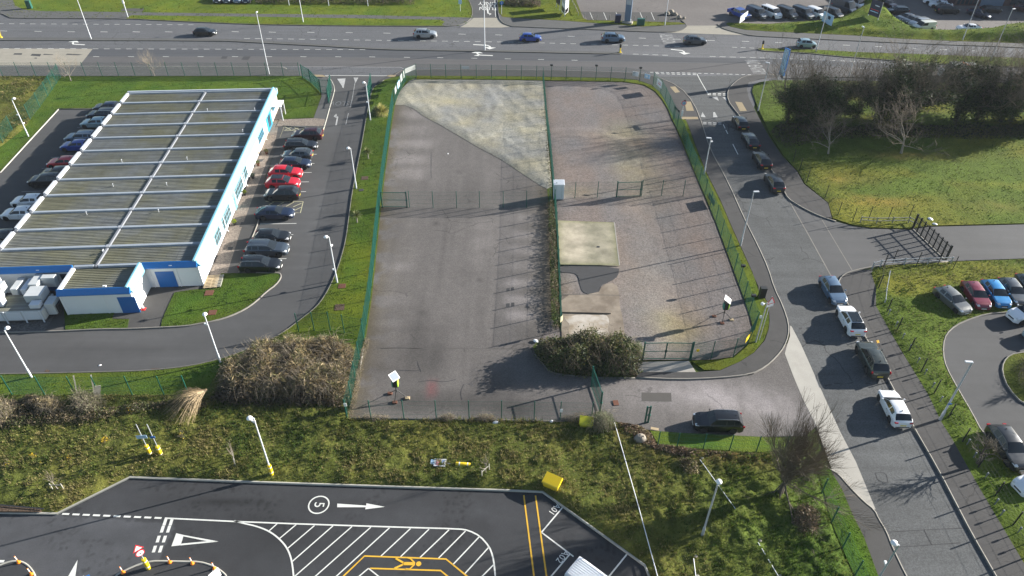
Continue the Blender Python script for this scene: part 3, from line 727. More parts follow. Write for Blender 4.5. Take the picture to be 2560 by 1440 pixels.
R['yard'] = sheet('tarmac_yard', yard_pts, .0, M['asphalt_yard'], res=.5, tint=t_yard)
yd = R['yard']
blob([(1604, 981), (1678, 982), (1679, 1004), (1604, 1003)], 'patch_light', .006, 'repair_patch', yd)
for a, b in (((1056, 871), (1340, 872)), ((940, 870), (1054, 871))): stripe([a, b], .07, 'patch_light', .006, 'tarmac_joint', yd)
for q in ([(1266, 721), (1274, 720), (1274, 728), (1266, 729)], [(1277, 719), (1285, 718), (1285, 726), (1277, 727)], [(1265, 759), (1274, 758), (1274, 767), (1265, 768)], [(1278, 757), (1286, 756), (1286, 765), (1278, 766)]): blob(q, 'patch', .006, 'repair_patch', yd)
for pts in ([(952, 871), (1000, 869), (1056, 872)], [(985, 928), (1010, 925), (1040, 928), (1053, 924)], [(1043, 903), (1046, 915), (1052, 930)], [(1045, 955), (1080, 950), (1110, 956), (1140, 948)], [(1160, 960), (1150, 980), (1155, 1000)], [(1078, 380), (1077, 440), (1080, 445)], [(1345, 765), (1370, 780), (1360, 800), (1342, 815), (1350, 832)], [(1295, 462), (1290, 470), (1300, 475), (1318, 477)]): stripe(pts, .05, 'trim_black', .006, 'crack', yd, smooth=2)
sheet('concrete_strip', [(1975, 814), (1979, 816), (2002, 860), (2020, 900), (2040, 945), (2060, 990), (2101, 1080), (2140, 1155), (2189, 1273), (2185, 1274), (2150, 1247), (2110, 1197), (2080, 1174), (2060, 1120), (2040, 1062), (2007, 997), (1982, 937), (1962, 884), (1966, 868), (1975, 840)], .010, M['strip'])
kerb([(1338, 884), (1355, 905), (1375, 930), (1430, 938), (1500, 943), (1590, 944)], mat='kerb_dark', w=.12, z=.09)
kerb([(870, 1047), (1200, 1050), (1536, 1053)], mat='kerb_dark', w=.12, z=.14, smooth=0)
for _p in ([(2128, 764), (2137, 764), (2139, 770), (2129, 770)], [(1834, 280), (1840, 280), (1842, 285), (1835, 285)], [(1893, 627), (1897, 627), (1901, 637), (1897, 637)], [(1878, 617), (1882, 617), (1888, 632), (1883, 632)], [(1997, 820), (2004, 818), (2006, 822), (1998, 824)]): blob(_p, 'patch', .016, 'drain_cover')
kerb([(908, 872), (898, 922)], mat='concrete', w=.2, z=.12, smooth=0)

# --- gravel compounds
GR = [(1361, 202), (1530, 203), (1592, 208), (1625, 219), (1645, 235), (1662, 258), (1676, 294), (1690, 322), (1704, 356), (1719, 390), (1736, 427), (1760, 487), (1775, 522), (1790, 556), (1817, 628), (1835, 678), (1847, 712), (1860, 750), (1874, 787), (1883, 823), (1866, 862), (1832, 892), (1780, 899), (1726, 900), (1600, 900), (1500, 905), (1340, 880), (1352, 846), (1379, 796), (1403, 826), (1398, 700), (1391, 572), (1384, 490), (1375, 370), (1366, 310)]
def t_gbrown(x, y, d):
    f = .82 + .32 * fbm(x * .12, y * .12, 80)
    g = fbm(x * .3, y * .2, 81)
    c = rgb(f) * (1 + (g[:, None] - .5) * np.array([.30, .02, -.22]))
    for px, py, rx, ry, v in ((1600, 420, 3.5, 8, (.18, .14, -.15)), (1560, 330, 3, 4, (.1, .1, -.15)), (1620, 620, 5, 9, (.16, .16, .12)), (1640, 780, 5, 8, (.12, .14, .12)), (1590, 700, 4, 6, (.1, .08, .03)), (1540, 340, 8, 1.5, (.3, .28, .2)), (1560, 420, 1.5, 6, (.15, .15, .05)), (1690, 820, 2.5, 3, (.1, .1, -.25)), (1440, 480, 3, 1.5, (.1, .1, -.1)), (1400, 720, 2, 3, (.2, .2, .1)), (1620, 880, 2.5, 3, (.3, .3, .32))):
        p = P(px, py); k = soft(x, y, p[0], p[1], rx, ry) * (.5 + fbm(x * .5, y * .5, 83)); c = c * (1 + k[:, None] * np.array(v))
    for pts, ww, v in (([(1385, 324), (1440, 320), (1500, 324), (1550, 342), (1588, 372), (1602, 410)], .45, .22), ([(1385, 335), (1440, 331), (1495, 336), (1540, 354), (1575, 384), (1586, 415)], .35, -.16), ([(1580, 470), (1600, 560), (1640, 680), (1680, 800), (1660, 890)], .5, .14), ([(1560, 470), (1578, 560), (1612, 680), (1650, 800), (1640, 890)], .5, .12)):
        dd_ = edist(x, y, chaikin(W(pts), 2, False), False); c = c * (1 + v * np.exp(-(dd_ / ww) ** 2) * (.4 + 1.1 * fbm(x * .8, y * .8, 84)))[:, None]
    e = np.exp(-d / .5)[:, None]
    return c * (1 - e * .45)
def h_grav(x, y, d): return np.clip(d / .5, 0, 1) * .05 * fbm(x * 1.3, y * 1.3, 90)
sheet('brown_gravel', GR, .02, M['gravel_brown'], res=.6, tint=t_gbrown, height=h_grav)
def t_gpale(x, y, d):
    f = .80 + .34 * fbm(x * .18, y * .18, 86)
    g = fbm(x * .3, y * .3, 87); c = rgb(f) * (1 + (g[:, None] - .5) * np.array([.3, .15, -.35]))
    for i in range(14):
        p = P(1080 + i * 20, 214 + (i % 2) * 4); c = c * (1 + (.18 if i % 2 else -.22) * soft(x, y, p[0], p[1], .8, 2.2)[:, None])
    for px, py, rx, ry, v in ((1190, 270, 2, 4, -.15), (1250, 240, 6, 1, -.12), (1300, 330, 6, 3, .15), (1120, 250, 5, 2, .1)):
        p = P(px, py); c = c * (1 + v * soft(x, y, p[0], p[1], rx, ry)[:, None])
    for pts, ww, v in (([(1290, 365), (1250, 335), (1215, 350), (1200, 340)], .4, .25), ([(1375, 330), (1300, 322), (1240, 330), (1200, 352)], .5, .22), ([(1225, 300), (1235, 270), (1228, 262)], .3, -.3), ([(1195, 300), (1200, 275), (1195, 266)], .3, -.3)):
        dd_ = edist(x, y, chaikin(W(pts), 2, False), False); c = c * (1 + v * np.exp(-(dd_ / ww) ** 2) * (.4 + 1.1 * fbm(x * .8, y * .8, 85)))[:, None]
    return c
def h_pale(x, y, d):
    r = np.clip(d / .8, 0, 1)
    return r * (.04 + .12 * fbm(x * 1.4, y * 1.1, 91) + .05 * (np.sin((x * .5 + y * .2) * 2.2) ** 6) * (fbm(x * .2, y * .2, 92) > .5))
sheet('pale_gravel', [(1041, 198), (1200, 199), (1357, 202), (1362, 260), (1366, 312), (1372, 380), (1380, 466)] + BOUND[::-1] + [(993, 240), (1004, 222), (1020, 206)], .03, M['gravel_pale'], res=.4, tint=t_gpale, height=h_pale)
# slabs on the gravel
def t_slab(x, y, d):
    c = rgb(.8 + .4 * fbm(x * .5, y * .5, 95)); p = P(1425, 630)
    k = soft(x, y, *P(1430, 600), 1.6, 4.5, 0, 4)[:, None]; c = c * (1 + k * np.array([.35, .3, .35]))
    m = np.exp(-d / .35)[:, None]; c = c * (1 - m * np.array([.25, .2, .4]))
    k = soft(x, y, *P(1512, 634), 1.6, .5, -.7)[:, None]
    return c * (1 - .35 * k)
sl = W([(1394, 551), (1536, 556), (1549, 663), (1396, 661)], .2)
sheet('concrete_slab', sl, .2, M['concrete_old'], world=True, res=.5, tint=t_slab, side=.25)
stripe([(1536, 556), (1549, 663)], .12, 'concrete', .21, 'slab_edge', smooth=0)['kind'] = 'structure'
blob([(1492, 615), (1499, 615), (1499, 619), (1491, 619)], 'trim_black', .206, 'drain_hole')
sheet('tarmac_remnant', [(1396, 664), (1548, 666), (1546, 690), (1525, 704), (1500, 714), (1498, 735), (1460, 735), (1450, 716), (1446, 690), (1434, 682), (1397, 680)], .085, M['patch'], smooth=1, side=.05)
sheet('earth_slab', [(1400, 737), (1495, 735), (1505, 712), (1540, 706), (1549, 738), (1548, 760), (1556, 790), (1562, 838), (1540, 862), (1406, 858), (1402, 800)], .10, M['concrete_tan'], smooth=1, side=.1)
stripe([(1403, 736), (1550, 738)], .08, 'patch_light', .106, 'slab_joint')['kind'] = 'structure'
sheet('concrete_floor', [(1409, 788), (1420, 792), (1450, 785), (1490, 788), (1515, 786), (1524, 800), (1519, 820), (1524, 842), (1480, 836), (1440, 842), (1418, 832), (1426, 812), (1414, 800)], .105, M['concrete_pale'], smooth=1)
bm_ = MB(); a, b = P3(1403, 781, .1), P3(1527, 784, .1); bm_.bar(a + Vector((0, 0, .07)), b + Vector((0, 0, .07)), .12, .14); bm_.build('slab_upstand', M['concrete_tan'])['kind'] = 'structure'
sheet('gate_slab', [(1592, 905), (1722, 902), (1740, 930), (1592, 942)], .03, M['concrete'], side=.05)

# --- side road
def t_side(x, y, d):
    f = .85 + .3 * fbm(x * .12, y * .12, 99)
    c = rgb(f)
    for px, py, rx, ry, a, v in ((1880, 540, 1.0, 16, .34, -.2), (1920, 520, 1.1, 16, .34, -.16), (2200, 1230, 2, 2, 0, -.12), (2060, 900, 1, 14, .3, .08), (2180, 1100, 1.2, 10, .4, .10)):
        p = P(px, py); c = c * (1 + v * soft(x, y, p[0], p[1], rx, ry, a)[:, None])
    return c
SR_R = [(1860, 189), (1838, 203), (1819, 223), (1819, 250), (1838, 276), (1846, 284), (1880, 340), (1920, 408), (1960, 477), (1970, 497), (2020, 585), (2075, 685), (2095, 712), (2115, 752), (2157, 830), (2171, 852), (2217, 940), (2235, 975), (2277, 1055), (2292, 1082), (2345, 1172), (2397, 1272), (2426, 1328), (2490, 1440), (2530, 1510)]
SR_L = [(2320, 1520), (2265, 1440), (2230, 1367), (2215, 1327), (2195, 1297), (2185, 1275), (2100, 1130), (1975, 845), (1971, 808), (1930, 700), (1862, 550), (1775, 372), (1757, 315), (1735, 258), (1700, 217), (1640, 192)]
R['side'] = sheet('side_road', SR_R + SR_L, .003, M['asphalt_side'], res=1.0, tint=t_side)
sr = R['side']
# driveway on the right
DR_U = [(1970, 497), (1995, 513), (2020, 527), (2050, 541), (2090, 554), (2135, 566), (2182, 572), (2277, 574), (2320, 567), (2560, 561), (2900, 550)]
DR_L = [(2900, 640), (2560, 646), (2370, 653), (2210, 661), (2177, 667), (2132, 676), (2112, 683), (2098, 696), (2094, 712)]
sheet('driveway', DR_U + DR_L + [(2075, 685), (2020, 585)], .006, M['asphalt_private'], res=2, tint=lambda x, y, d: rgb(1.0 + .35 * fbm(x * .2, y * .2, 7)))
stripe([(1960, 477), (1970, 497), (2020, 585), (2075, 685), (2095, 714)], .12, 'kerb', .012, 'dropped_kerb')['kind'] = 'structure'
stripe([(2050, 541), (2130, 675)], .09, 'kerb', .012, 'joint_strip')['kind'] = 'structure'
sheet('footway', [(1935, 187), (1960, 190), (1900, 197), (1872, 205), (1867, 222), (1872, 245), (1890, 280), (1922, 340), (1957, 392), (1992, 427), (2010, 460), (2070, 507), (2080, 545), (2050, 540), (2020, 526), (1995, 512), (1970, 495)] + SR_R[8::-1] + [(1890, 186)], .1, M['foot_dark'], side=.12)
kerb([(1935, 186), (1890, 187), (1860, 190), (1838, 204), (1819, 224), (1819, 250), (1838, 276), (1846, 284), (1920, 408), (1959, 475), (1970, 496), (1995, 512), (2020, 526), (2050, 540), (2090, 553)], mat='kerb')
blob([(1838, 254), (1855, 256), (1867, 277), (1850, 278)], 'tactile', .106, 'tactile_paving')
sheet('footway', [(2095, 714), (2098, 697), (2112, 684), (2135, 677), (2180, 672), (2190, 720), (2190, 765), (2222, 822), (2255, 880), (2280, 920), (2320, 985), (2352, 1052), (2382, 1100), (2445, 1213), (2520, 1340), (2570, 1425), (2620, 1520)] + SR_R[:13:-1] + [(2115, 752)], .1, M['foot_dark'], side=.12)
kerb([(2370, 653), (2210, 661), (2150, 672), (2120, 680), (2104, 690), (2096, 704), (2097, 716), (2115, 752), (2157, 830), (2217, 940), (2277, 1055), (2345, 1172), (2397, 1272), (2426, 1328), (2490, 1440), (2530, 1510)], mat='kerb')
blob([(2191, 851), (2197, 850), (2199, 857), (2193, 858)], 'paint_yellow', .106, 'painted_mark')
sheet('footway', [(2075, 1174), (2095, 1186), (2120, 1216), (2160, 1256), (2186, 1276), (2195, 1298), (2215, 1328), (2230, 1368), (2265, 1441), (2310, 1520), (2230, 1520), (2196, 1440), (2160, 1342), (2132, 1287), (2105, 1222)], .1, M['asphalt_path'], side=.12)
kerb([(2040, 1150), (2075, 1173), (2097, 1186), (2122, 1216), (2160, 1255), (2186, 1275), (2196, 1297), (2215, 1327), (2230, 1367), (2265, 1440), (2310, 1520)], mat='kerb')
for pts in ([(2225, 1330), (2300, 1325), (2410, 1320)], [(2240, 1368), (2330, 1362), (2400, 1357)], [(2188, 1182), (2215, 1181), (2220, 1205)], [(2188, 1182), (2196, 1204), (2222, 1206)], [(2008, 812), (2030, 800), (2050, 806)], [(2310, 1324), (2330, 1362)]): stripe(pts, .06, 'patch', .012, 'crack', sr, smooth=1)
blob([(2090, 1048), (2098, 1048), (2101, 1056), (2092, 1057)], 'patch', .014, 'manhole_cover', sr)

# --- grass on the right
def field_tint(x, y, d):
    f = .7 + .55 * fbm(x * .07, y * .12, 101); g = fbm(x * .09, y * .2, 103); h = fbm(x * .8, y * .8, 105)
    k = np.clip((g - .48) * 4, 0, 1)[:, None]
    c = rgb(f * (.8 + .4 * h)) * (1 + k * np.array([.9, .3, .3]))
    for px, py, rx, ry in ((2140, 455, 4, 1), (2190, 505, 4, 1.2), (2480, 520, 4, 1.5), (2230, 390, 5, 1.2), (2330, 395, 5, 1)):
        p = P(px, py); q = soft(x, y, p[0], p[1], rx, ry)[:, None] * (fbm(x, y, 3) * 1.4)[:, None]; c = c * (1 + q * np.array([.9, .25, .9]))
    return c
def h_field(x, y, d): return np.clip(d / 1.0, 0, 1) * (.10 * fbm(x * .7, y * .7, 111) + .12 * fbm(x * .15, y * .15, 112))
FIELD = [(1935, 200), (1900, 205), (1884, 212), (1880, 228), (1892, 262), (1925, 335), (1960, 390), (1995, 428), (2012, 458), (2071, 507), (2082, 545), (2135, 563), (2182, 569), (2277, 571), (2320, 564), (2560, 558), (2900, 548), (3400, 400), (3300, 215)]
def flawn(name, pts, tint, res=.7, h=h_field, mul=(1, 1, 1), dens=1.0, mat='rough_ground', z=.10, smooth=0):
    p = W(pts, z)
    if smooth: p = chaikin(p, smooth)
    o = sheet(name, p, z, M[mat], world=True, side=.16, res=res, tint=lambda x, y, d: tint(x, y, d) * np.array(mul), height=h)
    return p, o
FIELD_W, _ = flawn('grass_field', FIELD, field_tint, .9, mul=(1.0, 1.3, .75))
TRI = [(2380, 655), (2560, 648), (2900, 640), (2900, 740), (2640, 765), (2517, 781), (2470, 783), (2407, 803), (2375, 823), (2360, 846), (2357, 882), (2365, 917), (2395, 972), (2432, 1035), (2455, 1080), (2552, 1185), (2680, 1300), (2760, 1520), (2640, 1520), (2570, 1425), (2520, 1340), (2445, 1213), (2382, 1100), (2352, 1052), (2320, 985), (2280, 920), (2222, 822), (2190, 765), (2190, 720), (2178, 682), (2210, 664)]
TRI_W, _ = flawn('grass_bank', TRI, field_tint, .6, mul=(1.0, 1.3, .65))
R['east'] = sheet('east_car_park', [(2517, 780), (2900, 730), (3300, 1400), (2700, 1400), (2552, 1186), (2455, 1081), (2395, 973), (2365, 918), (2357, 883), (2360, 846), (2375, 823), (2407, 803), (2470, 783)], .004, M['asphalt_private'], res=2, tint=lambda x, y, d: rgb(.9 + .3 * fbm(x * .2, y * .2, 8)))
kerb([(2700, 760), (2517, 780.5), (2470, 783), (2407, 803), (2375, 823), (2360, 846), (2357, 883), (2365, 918), (2395, 973), (2432, 1036), (2455, 1081), (2552, 1186)], mat='kerb')
ISL = [(2700, 868), (2560, 880), (2525, 886), (2508, 905), (2505, 930), (2520, 970), (2560, 1012), (2700, 1060)]
flawn('planted_island', ISL, field_tint, .5, mul=(.9, 1.0, .5), smooth=1)
kerb(ISL, mat='kerb')

# --- north side of the main road
lawn('north_verge', [(-600, 26), (0, 31), (25, 44), (75, 45), (312, 46), (425, 52), (640, 61), (860, 64), (1115, 65), (1145, 63), (1165, 57), (1181, 42), (1180, 15), (1160, -20), (1150, -60), (-700, -60)], tuft=.7, mul=(1.5, 1.2, .9))
sheet('footway', [(-600, 0), (0, 0), (32, 0), (38, 14), (60, 24), (100, 27.5), (300, 30), (640, 34.5), (890, 37), (1177, 44), (1165, 57), (1145, 63), (1115, 65.5), (1105, 62), (1112, 54), (1100, 49), (640, 41.5), (330, 38), (318, 42), (316, 46.5), (75, 45.5), (25, 44.5), (0, 32), (-600, 27)], .106, M['asphalt_footway'])
sheet('footway', [(301, 28), (307, 21), (360, 21), (356, 30)], .110, M['asphalt_path'])
kerb([(-600, 26), (0, 31), (25, 44), (75, 45), (312, 46), (425, 52), (640, 61), (860, 64), (1115, 65.5), (1145, 63), (1165, 57), (1181, 42), (1180, 15), (1160, -20)], mat='kerb_dark')
sheet('one_way_road', [(1160, -60), (1243, -60), (1245, 45), (1183, 45)], .008, M['asphalt_private'])
lettering('ONLY', (1219, 8), math.pi, 1.5, mr, squash=1.9); lettering('LEFT', (1220, 14.5), math.pi, 1.5, mr, squash=1.9); lettering('TURN', (1221, 21), math.pi, 1.5, mr, squash=1.9)
stripe([(1219, 23), (1220, 33), (1225, 35)], .3, parent=mr, name='direction_arrow'); blob([(1223, 38), (1224, 32), (1229, 35)], name='direction_arrow', parent=mr)
stripe([(1237, 0), (1239, 42)], .1, parent=mr)
sheet('junction_slab', [(1184, 44.5), (1245, 44.5), (1255, 58), (1275, 67), (1252, 69), (1150, 68), (1165, 60)], .012, M['sand'])
lawn('north_verge', [(1245, 12), (1243, -60), (1540, -60), (1440, 0), (1458, 45), (1470, 50), (1560, 52), (1700, 56), (1715, 60), (1606, 66), (1405, 51), (1280, 44), (1256, 42), (1247, 30)], tuft=.7, mul=(1.6, 1.2, .9))
sheet('footway', [(1245, 30), (1256, 42), (1280, 44.5), (1405, 51.5), (1606, 66.5), (1715, 60.5), (1718, 66), (1706, 74.5), (1680, 79.5), (1600, 78.5), (1530, 75), (1280, 66), (1257, 58), (1246, 44)], .106, M['asphalt_footway'], side=.12)
kerb([(1243, 0), (1246, 44), (1257, 58), (1280, 66), (1530, 75), (1600, 78.5), (1680, 80), (1706, 75), (1718, 66), (1714, 59), (1703, 50)], mat='kerb_dark')
sheet('dealer_yard', [(1440, -60), (3400, -60), (3400, 60), (2560, 72), (2250, 78), (1900, 70), (1790, 64), (1715, 64), (1714, 58), (1560, 53), (1470, 51), (1458, 46), (1440, 0)], .010, M['asphalt_yard'], res=2.5, tint=lambda x, y, d: rgb(.95 + .45 * fbm(x * .1, y * .3, 15)))
sheet('dealer_bays', [(1450, 29), (1660, 31), (1690, 38), (1705, 48), (1712, 57), (1470, 50)], .014, M['asphalt_path'])
for x in (1475, 1509, 1540, 1570, 1600, 1628): stripe([(x + 7, 31), (x + 13, 50)], .1, parent=mr, name='bay_line') if False else stripe([(x, 31), (x + 8, 50)], .1, 'paint_white', .020, parent=mr, name='bay_line')
sheet('junction_slab', [(1718, 64), (1790, 64), (1830, 78), (1872, 88), (1800, 86), (1660, 81), (1700, 76)], .016, M['sand'])
# planted bank between the road and the dealers' yards
BANK = [(1815, 60), (1820, 56), (1870, 58), (1920, 60), (1960, 56), (2030, 52), (2090, 46), (2140, 26), (2138, 6), (2155, 4), (2190, 12), (2222, 30), (2245, 52), (2275, 66), (2310, 73), (2370, 75), (2430, 76), (2462, 75), (2490, 68), (2560, 63), (2900, 58), (2900, 125), (2560, 108), (2370, 101.5), (2257, 96.5), (2132, 88), (1920, 78), (1862, 74), (1825, 66)]
def h_bank(x, y, d):
    k = np.clip(d / 2.5, 0, 1); k = k * k * (3 - 2 * k); p = P(2170, 30); q = P(2600, 90)
    return k * (.45 + 1.5 * soft(x, y, p[0], p[1], 9, 9) + 1.2 * soft(x, y, q[0], q[1], 14, 8) + .25 * fbm(x * .4, y * .4, 5))
BANK_W, _ = flawn('grass_bank', BANK, grass_tint, .6, h=h_bank, mul=(1.1, 1.35, .5))
sheet('footway', [(1795, 62), (1815, 60.5), (1825, 66.5), (1862, 74.5), (1920, 78.5), (2132, 88.5), (2257, 97), (2370, 102), (2560, 108.5), (2900, 126), (2900, 140), (2560, 118), (2300, 109), (1920, 91.5), (1872, 88), (1830, 78), (1805, 70)], .1, M['asphalt_footway'], side=.12)
kerb([(1793, 60), (1805, 70), (1830, 78), (1872, 88), (1920, 91.5), (2300, 109), (2560, 118), (2900, 140)], mat='kerb_dark')
# central reservations
sheet('central_reservation', [(-400, 92), (225, 94), (560, 97), (660, 101.5), (790, 110), (950, 120), (1100, 123), (1280, 125), (1545, 129.5), (1556, 132), (1550, 134.5), (1280, 129), (1100, 125.5), (950, 123), (800, 114), (640, 105.5), (550, 101), (0, 99.5), (-400, 99)], .1, M['asphalt_footway'], side=.12)
kerb([(-400, 99.3), (0, 99.8), (550, 101.3), (640, 105.8), (800, 114.3), (950, 123.3), (1100, 125.8), (1280, 129.2), (1550, 134.6), (1556, 132)], mat='kerb_dark', w=.2)
lawn('central_reservation_grass', [(1894, 121.5), (1905, 120), (2040, 124), (2145, 130), (2300, 135), (2560, 145), (2900, 160), (2900, 188), (2560, 167), (2345, 160), (2220, 149), (2095, 140), (2010, 131), (1920, 127.5), (1897, 124.5)], tuft=.8, mul=(1.5, 1.25, .8))
kerb([(1894, 122), (1897, 125), (1920, 128), (2010, 131.5), (2095, 140.5), (2220, 149.5), (2345, 160.5), (2560, 167.5), (2900, 188.5)], mat='kerb_dark', w=.2)
sheet('footway', [(1960, 196), (2100, 193), (2560, 200), (3300, 218), (3300, 206), (2560, 190), (2100, 188), (1950, 187)], .1, M['asphalt_footway'], side=.12)

# --- lower car park
LC = [(-300, 1279), (0, 1281), (143, 1283.5), (325, 1192.5), (640, 1205), (1000, 1217), (1280, 1226), (1357, 1229.5), (1480, 1318), (1612, 1413), (1640, 1530), (-300, 1530)]
def t_low(x, y, d):
    f = .8 + .4 * fbm(x * .25, y * .25, 120)
    c = rgb(f)
    ed = edist(x, y, W([(140, 1285), (60, 1440), (20, 1530)]), False)
    left = inside(x, y, W([(-300, 1279), (143, 1283), (160, 1290), (440, 1310), (380, 1440), (340, 1530), (-300, 1530)]))
    c = c * np.where(left, 1.75, 1.0)[:, None]
    for px, py, rx, ry, v in ((570, 1255, 2.6, .35, -.6), (640, 1300, 4, 1, -.2), (700, 1355, 3, 1.2, -.25), (900, 1262, 7, .6, -.18), (1400, 1300, 3, 3, -.15), (1150, 1280, 8, 1.2, .25), (250, 1340, 3, .9, -.12), (320, 1350, 2, .6, -.12), (230, 1290, 4, 1, .15)):
        p = P(px, py); k = soft(x, y, p[0], p[1], rx, ry) * (.5 + fbm(x * 3, y * 3, 130)); c = c * (1 + v * k[:, None])
    sp = np.clip((fbm(x * .3, y * .5, 131) - .5) * 6, 0, 1) * np.clip((vnoise(x * 6, y * 6, 132) - .62) * 6, 0, 1)
    return c * (1 - .45 * sp[:, None])
R['low'] = sheet('lower_car_park', LC, .0, M['asphalt_dark'], res=.22, tint=t_low)
lo = R['low']
kerb(LC[:10] + [(1627, 1450), (1640, 1530)], mat='kerb_new', w=.15, z=.14, smooth=0)
def zz(l, ox, oy): return Z(l, 4, ox, oy)
dashes((155.5, 1284.5), (412, 1295.5), 10, .68, .16, parent=lo)
stripe([(412, 1295.2), (640, 1306), (900, 1316), (1152, 1323), (1178, 1326), (1200, 1340), (1212, 1350)][:1] + [(640, 1306.2), (1000, 1318), (1148, 1322), (1172, 1326), (1200, 1340), (1223, 1366), (1232, 1390), (1236, 1415), (1239, 1450)], .12, parent=lo, smooth=1)
stripe([(585, 1302), (612, 1309), (640, 1315), (672, 1327), (699, 1347), (719, 1371), (730, 1402), (735, 1450)], .12, parent=lo, smooth=2)
for a, b in (((213, 915), (130, 990)), ((402, 925), (235, 1065)), ((585, 935), (315, 1165)), ((770, 938), (362, 1295)), ((960, 945), (385, 1445)), ((1148, 952), (585, 1450)), ((1335, 958), (795, 1450)), ((1545, 965), (1250, 1240)), ((1730, 972), (1445, 1248)), ((1930, 978), (1640, 1255)), ((2095, 990), (1825, 1262)), ((2235, 1045), (1970, 1325)), ((2330, 1150), (2090, 1415)), ((2378, 1325), (2255, 1450)), ((1125, 1363), (1010, 1460)), ((1125, 1363), (1240, 1455))):
    stripe(zz([a, b], 640, 1080), .095, parent=lo, name='hatch_line')
for l in ([(865, 1450), (1085, 1240), (1900, 1270), (2120, 1450)], [(1140, 1363), (1845, 1385), (1925, 1450)]): stripe(zz(l, 640, 1080), .12, 'paint_yellow', parent=lo)
for l in ([(118, 632), (221, 1450)], [(235, 635), (346, 1450)]): stripe(zz(l, 1280, 1080), .12, 'paint_yellow', parent=lo)
for l in ([(505, 755), (295, 1003)], [(295, 1003), (615, 1245)], [(580, 1220), (385, 1450)], [(1155, 1215), (965, 1450)]): stripe(zz(l, 1280, 1080), .11, parent=lo, name='bay_line')
for x, y in ((1660, 868), (1635, 938), (1593, 1037), (1555, 1137)):
    for dx in (0, 62): stripe(zz([(x + dx, y), (x + dx - 22, y + 67)], 0, 1080), .24, parent=lo, name='give_way_dash')
blob(zz([(1765, 1010), (2185, 1095), (1712, 1145), (1800, 1117), (2072, 1091), (1830, 1043), (1800, 1117), (1712, 1145)], 0, 1080), parent=lo, name='give_way_triangle') if False else None
for l in ([(1762, 1012), (1838, 1030), (1806, 1132), (1714, 1143)], [(1838, 1030), (2185, 1094), (2070, 1091), (1832, 1043)], [(1804, 1117), (2072, 1092), (2185, 1096), (1806, 1134)]): blob(zz(l, 0, 1080), parent=lo, name='give_way_triangle')
blob(zz([(813, 716), (1103, 736), (1104, 713), (1288, 748), (1093, 773), (1097, 752), (812, 752)], 640, 1080), parent=lo, name='direction_arrow')
cc = P(797, 1262); stripe([(cc[0] + .80 * math.cos(a * math.pi / 14), cc[1] + .80 * math.sin(a * math.pi / 14)) for a in range(29)], .11, parent=lo, world=True, name='speed_roundel')
lettering('5', (797, 1262), -math.pi / 2, 1.15, lo)
lettering('A01', (1386, 1272.5), math.radians(232), .72, lo); lettering('A02', (1406, 1391), math.radians(232), .72, lo)
blob([(194, 1399.5), (187, 1450), (165, 1450)], parent=lo, name='direction_arrow')
blob([(0, 1400), (12, 1400), (9, 1406), (-10, 1407)], parent=lo)
# walking-person symbol
c0 = P(1026, 1409.5); sc_ = .0
def pw(u, v): return (c0[0] + u, c0[1] + v)
for l, ww in (([(-.55, .0), (.35, .0)], .26), ([(-.5, .05), (-1.15, .42)], .15), ([(-.5, -.05), (-1.15, -.40)], .15), ([(.3, .08), (-.05, .42), (-.35, .5)], .11), ([(.3, -.08), (.0, -.44), (-.3, -.42)], .11)):
    stripe([pw(*q) for q in l], ww, 'paint_yellow', ZP + .004 * (1 + len(l)), parent=lo, world=True, name='walking_symbol')
blob([pw(.62 + .2 * math.cos(a), .2 * math.sin(a)) for a in np.arange(0, 6.28, .6)], 'paint_yellow', ZP + .003, parent=lo, world=True, name='walking_symbol')
# traffic islands bottom left
I1 = [(-200, 1360), (-40, 1345), (0, 1332 + 82), (20, 1405), (38, 1401), (50, 1402.5), (67, 1411), (80, 1425), (88, 1440), (92, 1530), (-200, 1530)]
I1 = [(-200, 1440), (-60, 1428), (0, 1413), (18, 1406), (36, 1403), (52, 1404), (68, 1412), (80, 1425), (88, 1441), (90, 1530), (-200, 1530)]
I2 = [(270, 1530), (275, 1470), (287, 1441), (312, 1426), (350, 1410), (375, 1404.5), (392, 1403), (462, 1404.5), (500, 1405), (532, 1415), (552, 1427), (567, 1441), (580, 1480), (580, 1530)]
for k, II in enumerate((I1, I2)):
    sheet('traffic_island', II, .12, M['asphalt_dark'], smooth=1, side=.14); kerb(II[1:-1], mat='kerb_new', w=.14, z=.15, smooth=1)

# --- rough field
RF = [(-300, 995), (0, 988), (450, 986), (520, 970), (560, 900), (640, 868), (700, 850), (800, 850), (905, 862), (890, 950), (870, 1046), (1000, 1050), (1200, 1053), (1400, 1055), (1536, 1056), (1580, 1064), (1620, 1075), (1640, 1108), (1700, 1116), (1880, 1130), (1985, 1125), (2040, 1150), (2055, 1215), (2078, 1306), (2105, 1371), (2136, 1440), (2170, 1530), (1642, 1530), (1627, 1450), (1614, 1412), (1480, 1316), (1358, 1227.5), (1280, 1224), (1000, 1215), (640, 1203), (325, 1190.5), (142, 1281.5), (0, 1279), (-300, 1277)]
def t_rough(x, y, d):
    f = .55 + .85 * fbm(x * 1.1, y * 1.1, 140, 5); g = fbm(x * .18, y * .18, 141); h = fbm(x * 1.2, y * 1.2, 142)
    east = np.clip((x - 14) / 10, 0, 1)
    k = (np.clip((g + .3 * h - .55) * 3.5, 0, 1) * (1 - .65 * east))[:, None]
    c = rgb(f) * np.array([.95, 1.0, .85]) * (1 + k * np.array([.6, .35, .4])) * (1 - .25 * east[:, None] * np.array([1.2, -.1, 1]))
    e = np.exp(-edist(x, y, W([(1560, 1072), (1640, 1116), (1800, 1140), (1900, 1150)]), False) / 1.3)[:, None] * .8
    return c * (1 - e) + e * np.array([1.9, 1.0, 1.6]) * f[:, None]
